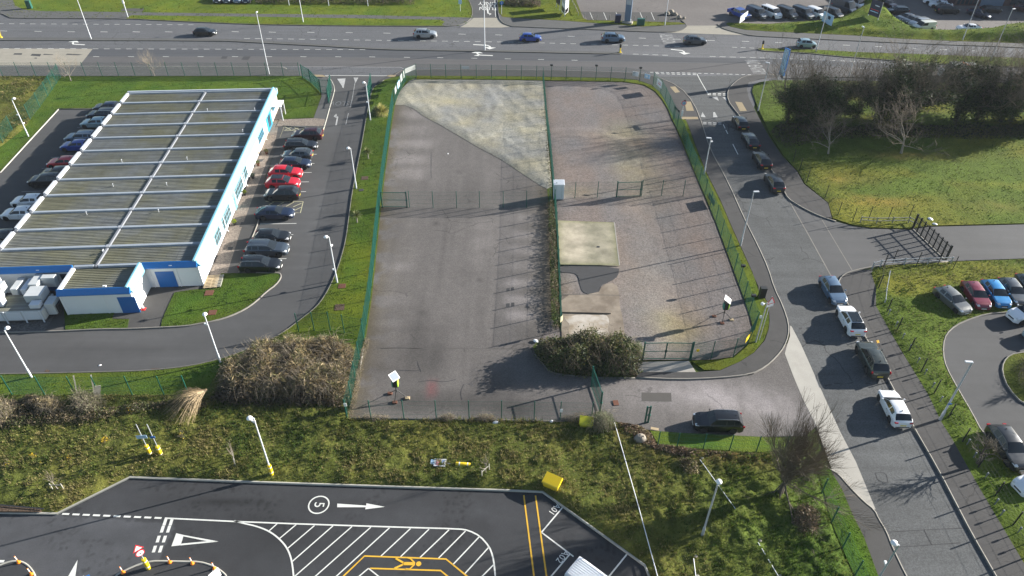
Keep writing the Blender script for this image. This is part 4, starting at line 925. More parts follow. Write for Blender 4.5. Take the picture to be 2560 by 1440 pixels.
def h_rough(x, y, d):
    k = np.clip(d / .8, 0, 1); east = np.clip((x - 14) / 10, 0, 1)
    return k * (.30 * fbm(x * .6, y * .6, 150, 3) + (.20 + .12 * east) * np.abs(fbm(x * 1.9, y * 1.9, 154, 3) - .5) * 3.2 + .30 * east * np.clip(fbm(x * 1.2 + y * .5, y * .9, 152, 3) - .45, 0, 1) * 2.2)
RF_W, _ = flawn('rough_grass', RF, t_rough, .27, h=h_rough, z=.09)
sheet('mown_strip', [(1625, 1076), (1700, 1082), (1870, 1090), (1960, 1095), (2005, 1120), (1985, 1127), (1880, 1131), (1700, 1118), (1645, 1109)], .18, M['lawn'], res=1, side=.2, tint=lambda x, y, d: grass_tint(x, y, d) * 1.3)
MS = [(1960, 1095), (2045, 1150), (2075, 1173), (2105, 1222), (2132, 1287), (2160, 1342), (2196, 1440), (2230, 1530), (2172, 1530), (2137, 1440), (2106, 1371), (2079, 1306), (2056, 1215), (2035, 1150), (1980, 1118)]
lawn('roadside_verge', MS, z=.18, side=.25, tuft=1.6, mul=(.9, 1.1, .8))
WR_W, _ = flawn('rough_grass', WROUGH, t_rough, .7, h=h_rough, z=.1)
sheet('mud_bank', [(-300, 1262), (0, 1264), (60, 1266), (100, 1271), (104, 1279), (0, 1278), (-300, 1277)], .30, M['soil'], side=.3, smooth=1)
stripe([(-200, 1263), (0, 1262), (110, 1272)], .12, 'trim_black', .4, 'ditch_lip')['kind'] = 'structure' if False else 'structure'
# ================================================================== OFFICE BUILDING
BO = Vector((-34.0, 62.3, 0)); BA = math.radians(4.3)       # south-east corner; local x runs west, y runs north
BT = Matrix.Translation(BO) @ Matrix.Rotation(BA, 4, 'Z')   # local frame: x east(+)/west(-)
BW, BL, BH = 22.4, 45.6, 3.5
bld = empty('office_building', BO, BA)
tag(bld, 'long single storey white office with blue fascia and ribbed grey roof beside the parked cars', 'building')
def bpart(mb, name, mats, parent=None, smooth=False):
    return mb.build(name, mats, parent or bld, smooth=smooth)
def ray_wall(px, py, plane='east'):
    """photo pixel -> local coords on the east wall (x=0)"""
    r = RM @ np.array([px - 1280.0, py - 720.0, FOC]); inv = BT.inverted()
    o = inv @ Vector((0, 0, CAM_H)); d = inv.to_3x3() @ Vector(r)
    if plane == 'east': t = -o.x / d.x
    elif isinstance(plane, tuple): t = (plane[1] - o.y) / d.y
    q = o + d * t
    return q
# walls, one part per face so that each can carry its doors and windows
ov = .02
def wall(name, x0, x1, y0, y1, z0=0, z1=3.0, m='white_wall'):
    b = MB(); b.box(x0, x1, y0, y1, z0, z1); return bpart(b, name, M[m])
# annex geometry in local coords
AX0, AX1, AY = -12.9, -5.7, -4.2
e_wall = wall('wall', -.25, 0, 0, 29.5)
e_stone = wall('wall', -.25, .012, 29.5, BL, m='stone_wall')
wall('wall', -BW, -BW + .25, 0, BL)
wall('wall', -BW + .25, -.25, BL - .25, BL)
s_wall = wall('wall', AX1, -.25, 0, .25)
s_wall2 = wall('wall', -BW + .25, AX0, 0, .25)
an_w = wall('wall', AX0, AX0 + .25, AY, 0)
an_e = wall('wall', AX1 - .25, AX1, AY + .25, 0)
an_s = wall('wall', AX0 + .25, AX1, AY, AY + .25)
# wall panel joints / downpipes (thin pilasters)
for x in (AX1 - 2.9, AX0 + .12): 
    b = MB(); b.box(x - .09, x + .09, AY - .06, AY, 0, 3.0); bpart(b, 'pilaster', M['white_wall'], an_s)
for x in (-.35, -2.4, -5.2): 
    b = MB(); b.box(x - .05, x + .05, -.05, 0, 0, 3.0); bpart(b, 'pilaster', M['white_wall'], s_wall)
b = MB(); b.box(0, .04, 0, 29.5, 0, .18); bpart(b, 'plinth', M['gravel_dark'], e_wall)
# roof deck: corrugated sheets, one part per bay half
deck_z = 2.92
nb = 12; bay = BL / nb; ridge_x = -10.6
def corr(x0, x1, y0, y1, z, pitch=.30, amp=.06):
    """trapezoidal sheet with its ribs running along x, split in sheets about 1 m wide"""
    V = []; F = []; n = int((y1 - y0) / pitch); p = (y1 - y0) / n
    ys = []
    for i in range(n):
        a = y0 + i * p; ys += [(a, 0), (a + p * .5, 0), (a + p * .6, amp), (a + p * .9, amp)]
    ys.append((y1, 0))
    for y, h in ys: V += [(x0, y, z + h), (x1, y, z + h)]
    for i in range(len(ys) - 1): F.append((2 * i, 2 * i + 1, 2 * i + 3, 2 * i + 2))
    return V, F
deck = MB(); deck.box(-BW + .1, -.1, .1, BL - .1, 2.7, deck_z - .02); dk = bpart(deck, 'roof', M['roof_sheet'])
for i in range(nb):
    y0 = i * bay + .25; y1 = (i + 1) * bay - .25
    for (xa, xb) in ((-BW + .35, ridge_x - .2), (ridge_x + .2, -.35)):
        n = int(round((xb - xa) / 1.1))
        for k in range(n):
            a = xa + (xb - xa) * k / n; c = xa + (xb - xa) * (k + 1) / n
            mb = MB(); V, F = corr(a + .012, c - .012, y0, y1, deck_z + rng.uniform(0, .015)); mb.add(V, F)
            o = bpart(mb, 'roof_sheet', M['roof_sheet'], dk)
for px, py in ((519, 278), (637, 276), (607, 330), (305, 405), (468, 399), (283, 466), (417, 463), (217, 536), (397, 530), (258, 632), (260, 630)):
    p = BT.inverted() @ Vector(P(px, py, 3.0) + (3.0,)); mb = MB(); mb.tube([(p.x, p.y, 2.95), (p.x, p.y, 3.3), (p.x + .08, p.y - .05, 3.4)], [.05, .05, .06], 8); bpart(mb, 'vent_pipe', M['steel'], dk, True)
for i in range(nb + 1):
    y = i * bay
    if i == nb: y = BL - .2
    mb = MB(); z0, z1 = deck_z, deck_z + .24; yy = max(y, .2)
    T = Matrix.Identity(4)
    pr_ = [(yy - .21, z0), (yy - .17, z1), (yy + .17, z1), (yy + .21, z0)]
    for (xa, xb) in ((-BW + .3, ridge_x - .24), (ridge_x + .24, -.33)):
        if i == 0: 
            if xb < -13: xb_, xa_ = AX0 - .2, xa
            xs = (max(xa, AX0), min(xb, AX1))
            if xs[0] >= xs[1]: continue
            xa, xb = xs
        vs = [(x, a, z) for x in (xa, xb) for a, z in pr_]
        mb.add(vs, [(0, 1, 2, 3), (7, 6, 5, 4), (0, 4, 5, 1), (1, 5, 6, 2), (2, 6, 7, 3), (3, 7, 4, 0)])
    # standing fixings along the far edge
    bpart(mb, 'roof_rib', M['roof_cap'], dk)
    if 0 < i < nb:
        mb = MB(); mb.box(ridge_x - .24, ridge_x + .24, yy - .23, yy + .23, deck_z, z1 + .03); bpart(mb, 'rib_junction', M['steel'], dk)
        mb = MB(); mb.box(-BW + .12, -BW + .5, yy - .26, yy + .26, deck_z, z1 + .05, bev=.05); bpart(mb, 'rib_end_cap', M['ridge'], dk)
for i in range(nb):
    mb = MB(); y0 = i * bay + .3; y1 = (i + 1) * bay - .3
    mb.box(ridge_x - .14, ridge_x + .14, y0 if i else .0, y1, deck_z, deck_z + .22, bev=.05); bpart(mb, 'ridge_duct', M['ridge'], dk)
# fascias: sloping parapets
def fascia(name, a, b, inner, outer, mat, zi=BH, zo=2.95, zb=2.86, cap=.02):
    """parapet between local points a and b; inner/outer are outward offsets"""
    a = Vector(a + (0,)); b = Vector(b + (0,)); d = (b - a).normalized(); n = Vector((d.y, -d.x, 0))
    prof = [(-inner, 2.86), (-inner, zi - .06), (-inner * .9, zi), (-inner * .4, zi), (outer, zo), (outer, zb)]
    mb = MB(); vs = []
    for q in (a, b):
        for o, z in prof: v = q + n * o; vs.append((v.x, v.y, z))
    k = len(prof); fs = [tuple(range(k - 1, -1, -1)), tuple(range(k, 2 * k))] + [(i, (i + 1) % k, k + (i + 1) % k, k + i) for i in range(k)]
    mb.add(vs, fs); o = bpart(mb, name, M[mat]); return o
fascia('fascia', (0, 0), (0, BL), .42, .32, 'light_blue', zo=2.72, zb=2.6)
fascia('fascia', (AX1, -.0), (-.0, -.0), .12, .30, 'blue', zi=3.38, zo=2.86, zb=2.74)
fascia('fascia', (-BW - .3, 0), (AX0 - .05, 0), .12, .30, 'blue', zi=3.38, zo=2.86, zb=2.74)
fascia('fascia', (AX0, AY), (AX1 + .1, AY), .12, .30, 'blue', zi=3.38, zo=2.86, zb=2.74)
fascia('fascia', (AX1, AY), (AX1, -.02), .36, .28, 'light_blue', zo=2.75, zb=2.62)
for i in range(nb):
    mb = MB(); mb.box(-BW - .12, -BW + .22, i * bay + .36, (i + 1) * bay - .36, 2.75, 3.22, bev=.03); bpart(mb, 'coping', M['white_metal'])
mb = MB(); mb.box(AX0 - .1, AX0 + .22, AY + .1, -.15, 2.75, 3.2, bev=.03); bpart(mb, 'coping', M['white_metal'])
mb = MB(); mb.box(-BW - .1, .3, BL - .05, BL + .15, 2.75, 3.3, bev=.03); bpart(mb, 'coping', M['steel_pale'])
# annex roof
mb = MB(); mb.box(AX0 + .1, AX1 - .1, AY + .1, -.05, 2.7, deck_z - .02); ar = bpart(mb, 'roof', M['roof_sheet'])
for k in range(7):
    a = AX0 + .3 + (AX1 - AX0 - .7) * k / 7; c = AX0 + .3 + (AX1 - AX0 - .7) * (k + 1) / 7
    mb = MB(); V, F = corr(a + .01, c - .01, AY + .25, -.28, deck_z); mb.add(V, F); bpart(mb, 'roof_sheet', M['roof_sheet'], ar)
# doors
def door(x0, x1, parent, y=-.03, m='door_blue', name='door', h=2.15, double=True, plane_y=0):
    mb = MB(); mb.box(x0, x1, plane_y - .05, plane_y - .0, 0.04, h); d = bpart(mb, name, M[m], parent)
    return d
q = ray_wall(385, 676, ('y', 0)); q2 = ray_wall(432, 676, ('y', 0))
d1 = door(q.x, q2.x, s_wall)
q = ray_wall(285, 727, ('y', AY)); q2 = ray_wall(330, 727, ('y', AY)); d2 = door(q.x, q2.x, an_s, plane_y=AY)
q = ray_wall(86, 686, ('y', 0)); q2 = ray_wall(127, 685, ('y', 0)); d3 = door(q.x, q2.x, s_wall2)
for d in (d1, d2, d3):
    pass
for px, py, w_ in ((427, 662, s_wall), (262, 714, an_s), (96, 674, s_wall2)):
    pl = ('y', 0) if w_ is not an_s else ('y', AY)
    q = ray_wall(px, py, pl); mb = MB(); mb.box(q.x - .18, q.x + .18, pl[1] - .2, pl[1], q.z - .08, q.z + .08, bev=.03); bpart(mb, 'wall_light', M['white_plastic'], w_)
q = ray_wall(152, 687, ('y', 0)); mb = MB(); mb.box(q.x - .1, q.x + .9, -.03, 0, 1.5, 2.3); bpart(mb, 'window', M['glass'], s_wall2)
# windows on the east wall
def window(px, py, w, h, nx, nz, zc, parent, frame='frame', glass='pane'):
    q = ray_wall(px, py); y = q.y
    mb = MB(); t = .07; x0, x1 = (.0 if parent is e_wall else .014), .05 if parent is e_wall else .06
    mb.box(x0, x1, y - w / 2, y + w / 2, zc - h / 2, zc - h / 2 + t); mb.box(x0, x1, y - w / 2, y + w / 2, zc + h / 2 - t, zc + h / 2)
    for i in range(nx + 1):
        yy = y - w / 2 + (w - t) * i / nx; mb.box(x0, x1, yy, yy + t, zc - h / 2 + t, zc + h / 2 - t)
    fr = bpart(mb, 'window', M[frame], parent)
    for j in range(1, nz):
        z = zc - h / 2 + h * j / nz
        for i in range(nx):
            yy = y - w / 2 + (w - t) * i / nx + t; mb = MB(); mb.box(x0, x1 - .004, yy, yy + (w - t) / nx - t, z - t / 2, z + t / 2); bpart(mb, 'glazing_bar', M[frame], fr)
    for i in range(nx):
        yy = y - w / 2 + (w - t) * i / nx + t
        mb = MB(); mb.box(x0 + .002, x0 + .02, yy, yy + (w - t) / nx - t, zc - h / 2 + t, zc + h / 2 - t); bpart(mb, 'pane', M[glass], fr)
    mb = MB(); mb.box(x0, .12, y - w / 2 - .05, y + w / 2 + .05, zc - h / 2 - .07, zc - h / 2 - .002); bpart(mb, 'sill', M['white_wall'], fr)
window(541, 580, 2.4, 1.75, 3, 2, 1.6, e_wall); window(562, 530, 3.8, 1.9, 4, 3, 1.6, e_wall)
window(594, 459, 3.8, 1.9, 4, 3, 1.6, e_wall); window(611, 430, 2.3, 1.75, 3, 2, 1.6, e_wall)
window(650, 332, 3.2, 1.3, 4, 2, 1.7, e_stone, 'teal'); window(681, 256, 2.2, 1.2, 3, 2, 1.8, e_stone, 'teal')
q = ray_wall(671, 296); mb = MB(); mb.box(.014, .07, q.y - 1.6, q.y + 1.6, .05, 2.3); pd = bpart(mb, 'door', M['teal'], e_stone)
for k in (-.75, .05): mb = MB(); mb.box(.07, .08, q.y + k, q.y + k + .7, .3, 2.1); bpart(mb, 'pane', M['glass'], pd)
q = ray_wall(584, 493); mb = MB(); mb.box(0, .05, q.y - .5, q.y + .5, .05, 2.15); bpart(mb, 'door', M['light_blue'], e_wall)
for px, py in ((607, 437), (566, 578), (662, 346)):
    q = ray_wall(px, py); mb = MB(); mb.tube([(.08, q.y, 2.9), (.08, q.y, .35), (.3, q.y, .12)], .05, 8); bpart(mb, 'downpipe', M['white_plastic'], bld, True)
# porch canopy near the entrance
q = ray_wall(684, 282)
mb = MB(); mb.box(.02, 1.6, q.y - 1.2, q.y + 1.2, 2.3, 2.42); cn = bpart(mb, 'canopy', M['white_wall'])
for s in (-1.1, 1.1): mb = MB(); mb.box(1.45, 1.55, q.y + s - .05, q.y + s + .05, 0, 2.3); bpart(mb, 'canopy_post', M['white_wall'], cn)

# ventilation plant beside the annex
vp = empty('ventilation_plant', BO, BA); tag(vp, 'pale grey rooftop style ventilation unit with boxy ducts on a low plinth', 'ventilation unit')
def vbox(x0, x1, y0, y1, z0, z1, name, m='duct', bev=.04, parent=None):
    b = MB(); b.box(x0, x1, y0, y1, z0, z1, bev=bev); return bpart(b, name, M[m], parent or vp)
pe = vbox(-22.5, -14.55, -5.2, -2.4, .35, 1.55, 'casing')
for x in (-22.2, -20.3, -18.4, -16.5, -14.8):
    vbox(x - .07, x + .07, -5.26, -5.2, 0, 1.6, 'leg', 'steel_pale', 0)
for x in (-21.3, -19.4, -17.5, -15.7): vbox(x - .75, x + .75, -5.225, -5.2, .5, 1.45, 'access_panel', 'steel_pale', 0, pe)
vbox(-22.4, -14.7, -5.1, -2.5, 1.552, 1.60, 'lid', 'roof_sheet', 0, pe)
vbox(-14.5, -13.6, -4.6, -3.2, .5, 1.9, 'end_hood', 'duct'); vbox(-13.55, -13.35, -4.4, -3.4, .6, 1.5, 'louvre', 'trim_black', 0)
d = vbox(-16.6, -14.9, -3.9, -2.2, 1.62, 2.5, 'duct'); vbox(-16.9, -16.0, -2.1, .0 - .02, 1.9, 2.6, 'duct'); vbox(-16.0, -14.6, -1.2, -.5, 1.5, 2.7, 'duct')
vbox(-21.5, -19.2, -3.6, -2.6, 1.62, 2.6, 'duct'); vbox(-20.6, -19.3, -2.6, -1.6, 1.7, 2.9, 'duct'); vbox(-22.4, -20.0, -1.9, -1.0, 2.1, 2.9, 'duct', 'steel_pale'); vbox(-19.6, -18.6, -4.4, -3.6, 1.62, 2.25, 'duct', 'steel_pale')
vbox(-15.8, -14.8, -4.9, -4.1, 1.62, 2.1, 'duct', 'steel_pale'); vbox(-21.2, -20.2, -4.8, -4.0, 1.62, 2.0, 'duct')
vbox(-18.7, -18.0, -2.4, -.3, .1, 2.3, 'duct'); vbox(-17.7, -17.1, -2.4, -.3, .1, 2.2, 'duct', 'steel_pale')
# dealer building beyond the top right corner
db = empty('dealership_building', P3(2500, 22)); tag(db, 'dark clad warehouse with a pale blue shutter at the far right corner', 'building')
o_ = Vector(P(2500, 22) + (0,))
def dpart(x0, x1, y0, y1, z0, z1, name, m, parent=None):
    b = MB(); b.box(x0, x1, y0, y1, z0, z1); return b.build(name, M[m], parent or db)
wl = dpart(-9, 60, 2, 40, 0, 8.5, 'wall', 'brick_dark'); dpart(-3.5, 1.5, 1.9, 2.0 - .004, 0, 4.5, 'roller_shutter', 'cladding_blue', wl); dpart(-9.3, 60.3, 1.7, 40.3, 8.5, 9.0, 'roof', 'steel')
for k in range(6): dpart(-8.6 + k * .9 if k < 5 else 3, -8.0 + k * .9 if k < 5 else 7, 1.93, 1.996, .3, 3.2, 'window', 'glass', wl)
o2 = P3(1440, -38); sb = empty('showroom_building', o2); tag(sb, 'grey showroom above the top edge whose shade falls on the yard', 'building')
b = MB(); b.box(4, 75, 0, 30, 0, 8); b.build('wall', M['cladding_blue'], sb); b = MB(); b.box(3.7, 75.3, -.3, 30.3, 8, 8.5); b.build('roof', M['steel'], sb)
# ================================================================== VEHICLES
def lerp_tab(tab, x):
    xs = [t[0] for t in tab]; ys = [t[1] for t in tab]; return float(np.interp(x, xs, ys))
def paint(name, col, metal=.25, rough=.28):
    m, t, b = new_mat('paint_' + name)
    b.inputs['Base Color'].default_value = (*col, 1); b.inputs['Metallic'].default_value = metal; b.inputs['Roughness'].default_value = rough
    b.inputs['Coat Weight'].default_value = .8; b.inputs['Coat Roughness'].default_value = .06
    tc = N(t, 'ShaderNodeTexCoord'); n = noise_(t, tc.outputs['Object'], 2.5, 4)
    sc = N(t, 'ShaderNodeVectorMath', operation='SCALE'); sc.inputs[0].default_value = col
    t.links.new(math_(t, 'MULTIPLY_ADD', n, .16, .92), sc.inputs['Scale']); t.links.new(sc.outputs[0], b.inputs['Base Color'])
    t.links.new(math_(t, 'MULTIPLY_ADD', n, .3, rough - .1), b.inputs['Roughness'])
    return m
PAINT = {k: paint(k, *v) for k, v in dict(
    black=((.010, .011, .013),), navy=((.010, .018, .045),), blue=((.015, .055, .30),), sky=((.02, .22, .50),), steel_blue=((.10, .16, .24),), grey=((.085, .095, .105), .5),
    dark_grey=((.035, .038, .042), .4), silver=((.36, .38, .40), .5), white=((.74, .75, .77), 0), red=((.50, .008, .02), .1), maroon=((.17, .012, .03), .2), dark_red=((.045, .01, .015), .2),
    green_grey=((.050, .058, .050), .4), light_blue=((.30, .42, .47), .4), warm_white=((.60, .60, .52), 0), slate=((.045, .06, .08), .3), stone=((.16, .165, .16), .5)).items()}
SPECS = {
 # L W H, hood height, belt height, x of windscreen base/top, x of roof end / tail base, tail height, nose height
 'hatch':  dict(L=4.28, W=1.79, H=1.46, hood=.96, belt=.98, nose=.70, xw0=.92, xw1=.18, xr1=-1.45, xr0=-1.92, tail=1.02, wb=2.62, rr=.325, wt=.60),
 'suv':    dict(L=4.55, W=1.86, H=1.68, hood=1.12, belt=1.12, nose=.84, xw0=1.00, xw1=.30, xr1=-1.62, xr0=-2.10, tail=1.15, wb=2.68, rr=.36, wt=.63, rails=True, clad=True),
 'crossover': dict(L=4.40, W=1.84, H=1.60, hood=1.06, belt=1.08, nose=.80, xw0=.96, xw1=.22, xr1=-1.40, xr0=-1.98, tail=1.13, wb=2.66, rr=.35, wt=.60, clad=True),
 'big_suv': dict(L=4.85, W=1.95, H=1.80, hood=1.18, belt=1.20, nose=.92, xw0=1.05, xw1=.45, xr1=-1.85, xr0=-2.28, tail=1.22, wb=2.88, rr=.38, wt=.68, rails=True),
 'saloon': dict(L=4.72, W=1.84, H=1.42, hood=.95, belt=.97, nose=.66, xw0=.95, xw1=.20, xr1=-1.05, xr0=-1.95, tail=1.06, wb=2.80, rr=.335, wt=.58),
 'estate': dict(L=4.70, W=1.83, H=1.50, hood=.98, belt=1.0, nose=.70, xw0=1.05, xw1=.35, xr1=-1.85, xr0=-2.20, tail=1.04, wb=2.75, rr=.335, wt=.62, rails=True),
 'mpv':    dict(L=3.65, W=1.66, H=1.58, hood=1.02, belt=1.02, nose=.78, xw0=1.02, xw1=.35, xr1=-1.35, xr0=-1.68, tail=1.04, wb=2.4, rr=.30, wt=.60),
 'van_small': dict(L=4.4, W=1.80, H=1.84, hood=1.10, belt=1.12, nose=.82, xw0=1.30, xw1=.70, xr1=-2.05, xr0=-2.16, tail=1.15, wb=2.7, rr=.33, wt=.78, van=True),
 'van_mid': dict(L=4.97, W=1.95, H=1.97, hood=1.18, belt=1.2, nose=.88, xw0=1.65, xw1=1.0, xr1=-2.33, xr0=-2.44, tail=1.22, wb=3.0, rr=.345, wt=.84, van=True),
 'minibus': dict(L=4.97, W=1.95, H=1.97, hood=1.18, belt=1.2, nose=.88, xw0=1.65, xw1=1.0, xr1=-2.33, xr0=-2.44, tail=1.22, wb=3.0, rr=.345, wt=.84),
 'van_large': dict(L=5.6, W=2.0, H=2.55, hood=1.25, belt=1.3, nose=.95, xw0=2.0, xw1=1.35, xr1=-2.66, xr0=-2.76, tail=1.3, wb=3.6, rr=.36, wt=.90, van=True, ribs=True),
}
PROTO = {}
def car_mesh(kind):
    s = SPECS[kind]; L, Wd, H = s['L'], s['W'], s['H']; h = L / 2; hw = Wd / 2; rr = s['rr']
    xf = s['wb'] / 2 + (.08 if L > 4 else .05); xb = -(s['wb'] / 2) + .08
    ra = rr + .075
    cuts = {-h, -h + .05, -h + .18, -h + .42, h, h - .04, h - .14, h - .32, h - .6, s['xw0'], s['xw1'], s['xr1'], s['xr0'], (s['xw0'] + s['xw1']) / 2, s['xw1'] - .06, s['xr1'] + .08, s['xr1'] + .4, (s['xr1'] + s['xr0']) / 2}
    for xc in (xf, xb):
        for a in (-1, -.92, -.7, -.38, 0, .38, .7, .92, 1): cuts.add(xc + a * ra)
    gx0, gx1 = s['xw0'] - .10, s['xr0'] + .14
    # side glass segments with pillars
    span = s['xw1'] - s['xr1']
    b1 = s['xw1'] - span * .46
    segs = [(b1 + .05, s['xw0'] - .20), (s['xr1'] + .22, b1 - .05)] if not s.get('van') else [(s['xw1'] - .85, s['xw0'] - .22)]
    if kind in ('estate', 'suv', 'big_suv', 'minibus'):
        b2 = s['xr1'] + span * .22; segs = [segs[0], (b2 + .04, b1 - .05), (s['xr1'] + .05, b2 - .04)]
    for a, b in segs: cuts |= {a, b}
    xs = []
    for c in sorted(cuts):
        if not xs or c - xs[-1] > .018: xs.append(c)
    top = [(-h, s['tail'] * .60), (-h + .05, s['tail'] * .86), (s['xr0'], s['tail'] + (.0 if kind != 'saloon' else .0)), (s['xr1'], H - .055), (s['xr1'] + .5, H - .015), ((s['xw1'] + s['xr1']) / 2, H), (s['xw1'] - .2, H - .02), (s['xw1'], H - .06), (s['xw0'], s['hood']), (h - .6, s['hood'] - .05), (h - .32, s['nose'] + .12), (h - .14, s['nose'] + .03), (h - .04, s['nose'] - .12), (h, s['nose'] - .25)]
    if kind == 'saloon': top[2:3] = [(-h + .42, s['tail'] + .02), (s['xr0'], s['tail'] + .03)]
    sh = [(-h, s['tail'] * .52), (-h + .05, s['tail'] * .80), (-h + .42, s['belt'] - .01), (s['xr1'], s['belt']), (s['xw1'], s['belt'] - .02), (s['xw0'], s['hood'] - .07), (h - .6, s['hood'] - .13), (h - .32, s['nose'] + .04), (h - .14, s['nose'] - .04), (h - .04, s['nose'] - .18), (h, s['nose'] - .28)]
    wd = [(-h, .76), (-h + .05, .86), (-h + .18, .94), (-h + .42, .985), (-.6, 1), (xf, .99), (h - .6, .965), (h - .32, .91), (h - .14, .83), (h - .04, .72), (h, .62)]
    if s.get('van'): wd[:4] = [(-h, .93), (-h + .05, .97), (-h + .18, .985), (-h + .42, .99)]
    V = []; K = 11; rows = []
    wt = s['wt']
    for x in xs:
        zt = lerp_tab(top, x); zs = min(lerp_tab(sh, x), zt - .02); w = lerp_tab(wd, x) * hw
        zl = .20
        if x < -h + .2 or x > h - .2: zl = .27
        for xc in (xf, xb):
            if abs(x - xc) < ra: zl = max(zl, rr + math.sqrt(max(ra * ra - (x - xc) ** 2, 0)) - .0)
        zl = min(zl, zs - .12)
        g = max(0.0, min(1.0, (zt - zs - .04) / (H - s['belt'] - .04)))        # how much greenhouse
        yb = w * .93; yt = w * (.93 * (1 - g) + .97 * wt / .68 * .68 / hw * 1.0 * g) if False else w * .9 * (1 - g) + (wt * g if not s.get('van') else wt * g)
        yt = min(yt, yb - .01)
        e = .06 * g + .012 * (1 - g)
        ring = [(0, zl + .02), (w * .90, zl), (w * .985, zl + (zs - zl) * .12), (w, zl + (zs - zl) * .55), (w * .985, zs - .05 * (.4 + .6 * g)), (yb, zs),
                (yb - (yb - yt) * .10, zs + (zt - e - zs) * .10), (yb - (yb - yt) * .90, zs + (zt - e - zs) * .90), (yt, zt - e), (yt * .80, zt - e * .25), (0, zt)]
        rows.append([(x, y, z) for y, z in ring] + [(x, -y, z) for y, z in ring[1:-1]][::-1])
    n = len(rows[0])
    flat = [p for r in rows for p in r]
    groups = {'body': [], 'windscreen': [], 'rear_window': [], 'side_window': [], 'lower': []}
    win = {}
    for i in range(len(xs) - 1):
        xm = (xs[i] + xs[i + 1]) / 2
        for j in range(n):
            f = (i * n + j, i * n + (j + 1) % n, (i + 1) * n + (j + 1) % n, (i + 1) * n + j)
            jj = j if j < 10 else (n - 1 - j)
            sidej = j if j <= 9 else n - 1 - j        # band index 0..9 from the bottom
            key = 'body'
            if sidej == 0: key = 'lower'
            if sidej == 1 or (s.get('clad') and sidej == 2 and xm < h - .3 and xm > -h + .3 and False): key = 'lower' if s.get('clad') else 'body'
            if sidej == 6:
                for q, (a, b) in enumerate(segs):
                    if a - .01 < xm < b + .01: key = 'side%d%s' % (q, 'l' if j <= 9 else 'r')
            if sidej in (8, 9) and s['xw1'] - .0 < xm < s['xw0']: key = 'windscreen'
            if sidej in (8, 9) and s['xr0'] < xm < s['xr1'] and not s.get('van'): key = 'rear_window'
            groups.setdefault(key, []).append(f)
    groups['body'].append(tuple(range(n - 1, -1, -1))); groups['body'].append(tuple((len(xs) - 1) * n + j for j in range(n)))
    return s, flat, groups, xf, xb
def sub_mesh(flat, faces, name, mat, smooth=True, push=0.0):
    idx = {}; V = []; F = []
    for f in faces:
        g = []
        for i in f:
            if i not in idx: idx[i] = len(V); V.append(flat[i])
            g.append(idx[i])
        F.append(tuple(g))
    me = bpy.data.meshes.new(name); me.from_pydata(V, [], F); me.materials.append(mat)
    if smooth: me.polygons.foreach_set('use_smooth', [True] * len(F)); me.set_sharp_from_angle(angle=math.radians(32))
    me.update(); return me
def wheel_meshes(rr, dark=False):
    T = Matrix.Rotation(math.pi / 2, 4, 'X')
    ty = MB(); w = .105
    ty.lathe([(rr * .68, -w), (rr * .93, -w), (rr, -w * .7), (rr, w * .7), (rr * .93, w), (rr * .68, w)], 20, T=T)
    ri = MB(); ri.lathe([(rr * .10, -w - .006), (rr * .16, -w + .0), (rr * .16, -w + .02)], 10, T=T)
    for k in range(5):
        a = 2 * math.pi * k / 5
        T2 = T @ Matrix.Rotation(a, 4, 'Z')
        ri.box(rr * .10, rr * .66, -.035, .035, -w - .002, -w + .03, T=T2)
    ri.lathe([(rr * .62, -w - .003), (rr * .70, -w - .003), (rr * .70, -w + .03), (rr * .62, -w + .03)], 20, T=T)
    hub = MB(); hub.lathe([(rr * .60, -w + .04), (rr * .60, w - .02)], 14, T=T)
    return ty.mesh('tyre', M['rubber'], True), ri.mesh('rim', M['alloy_dark' if dark else 'alloy']), hub.mesh('wheel_well', M['trim_black'])
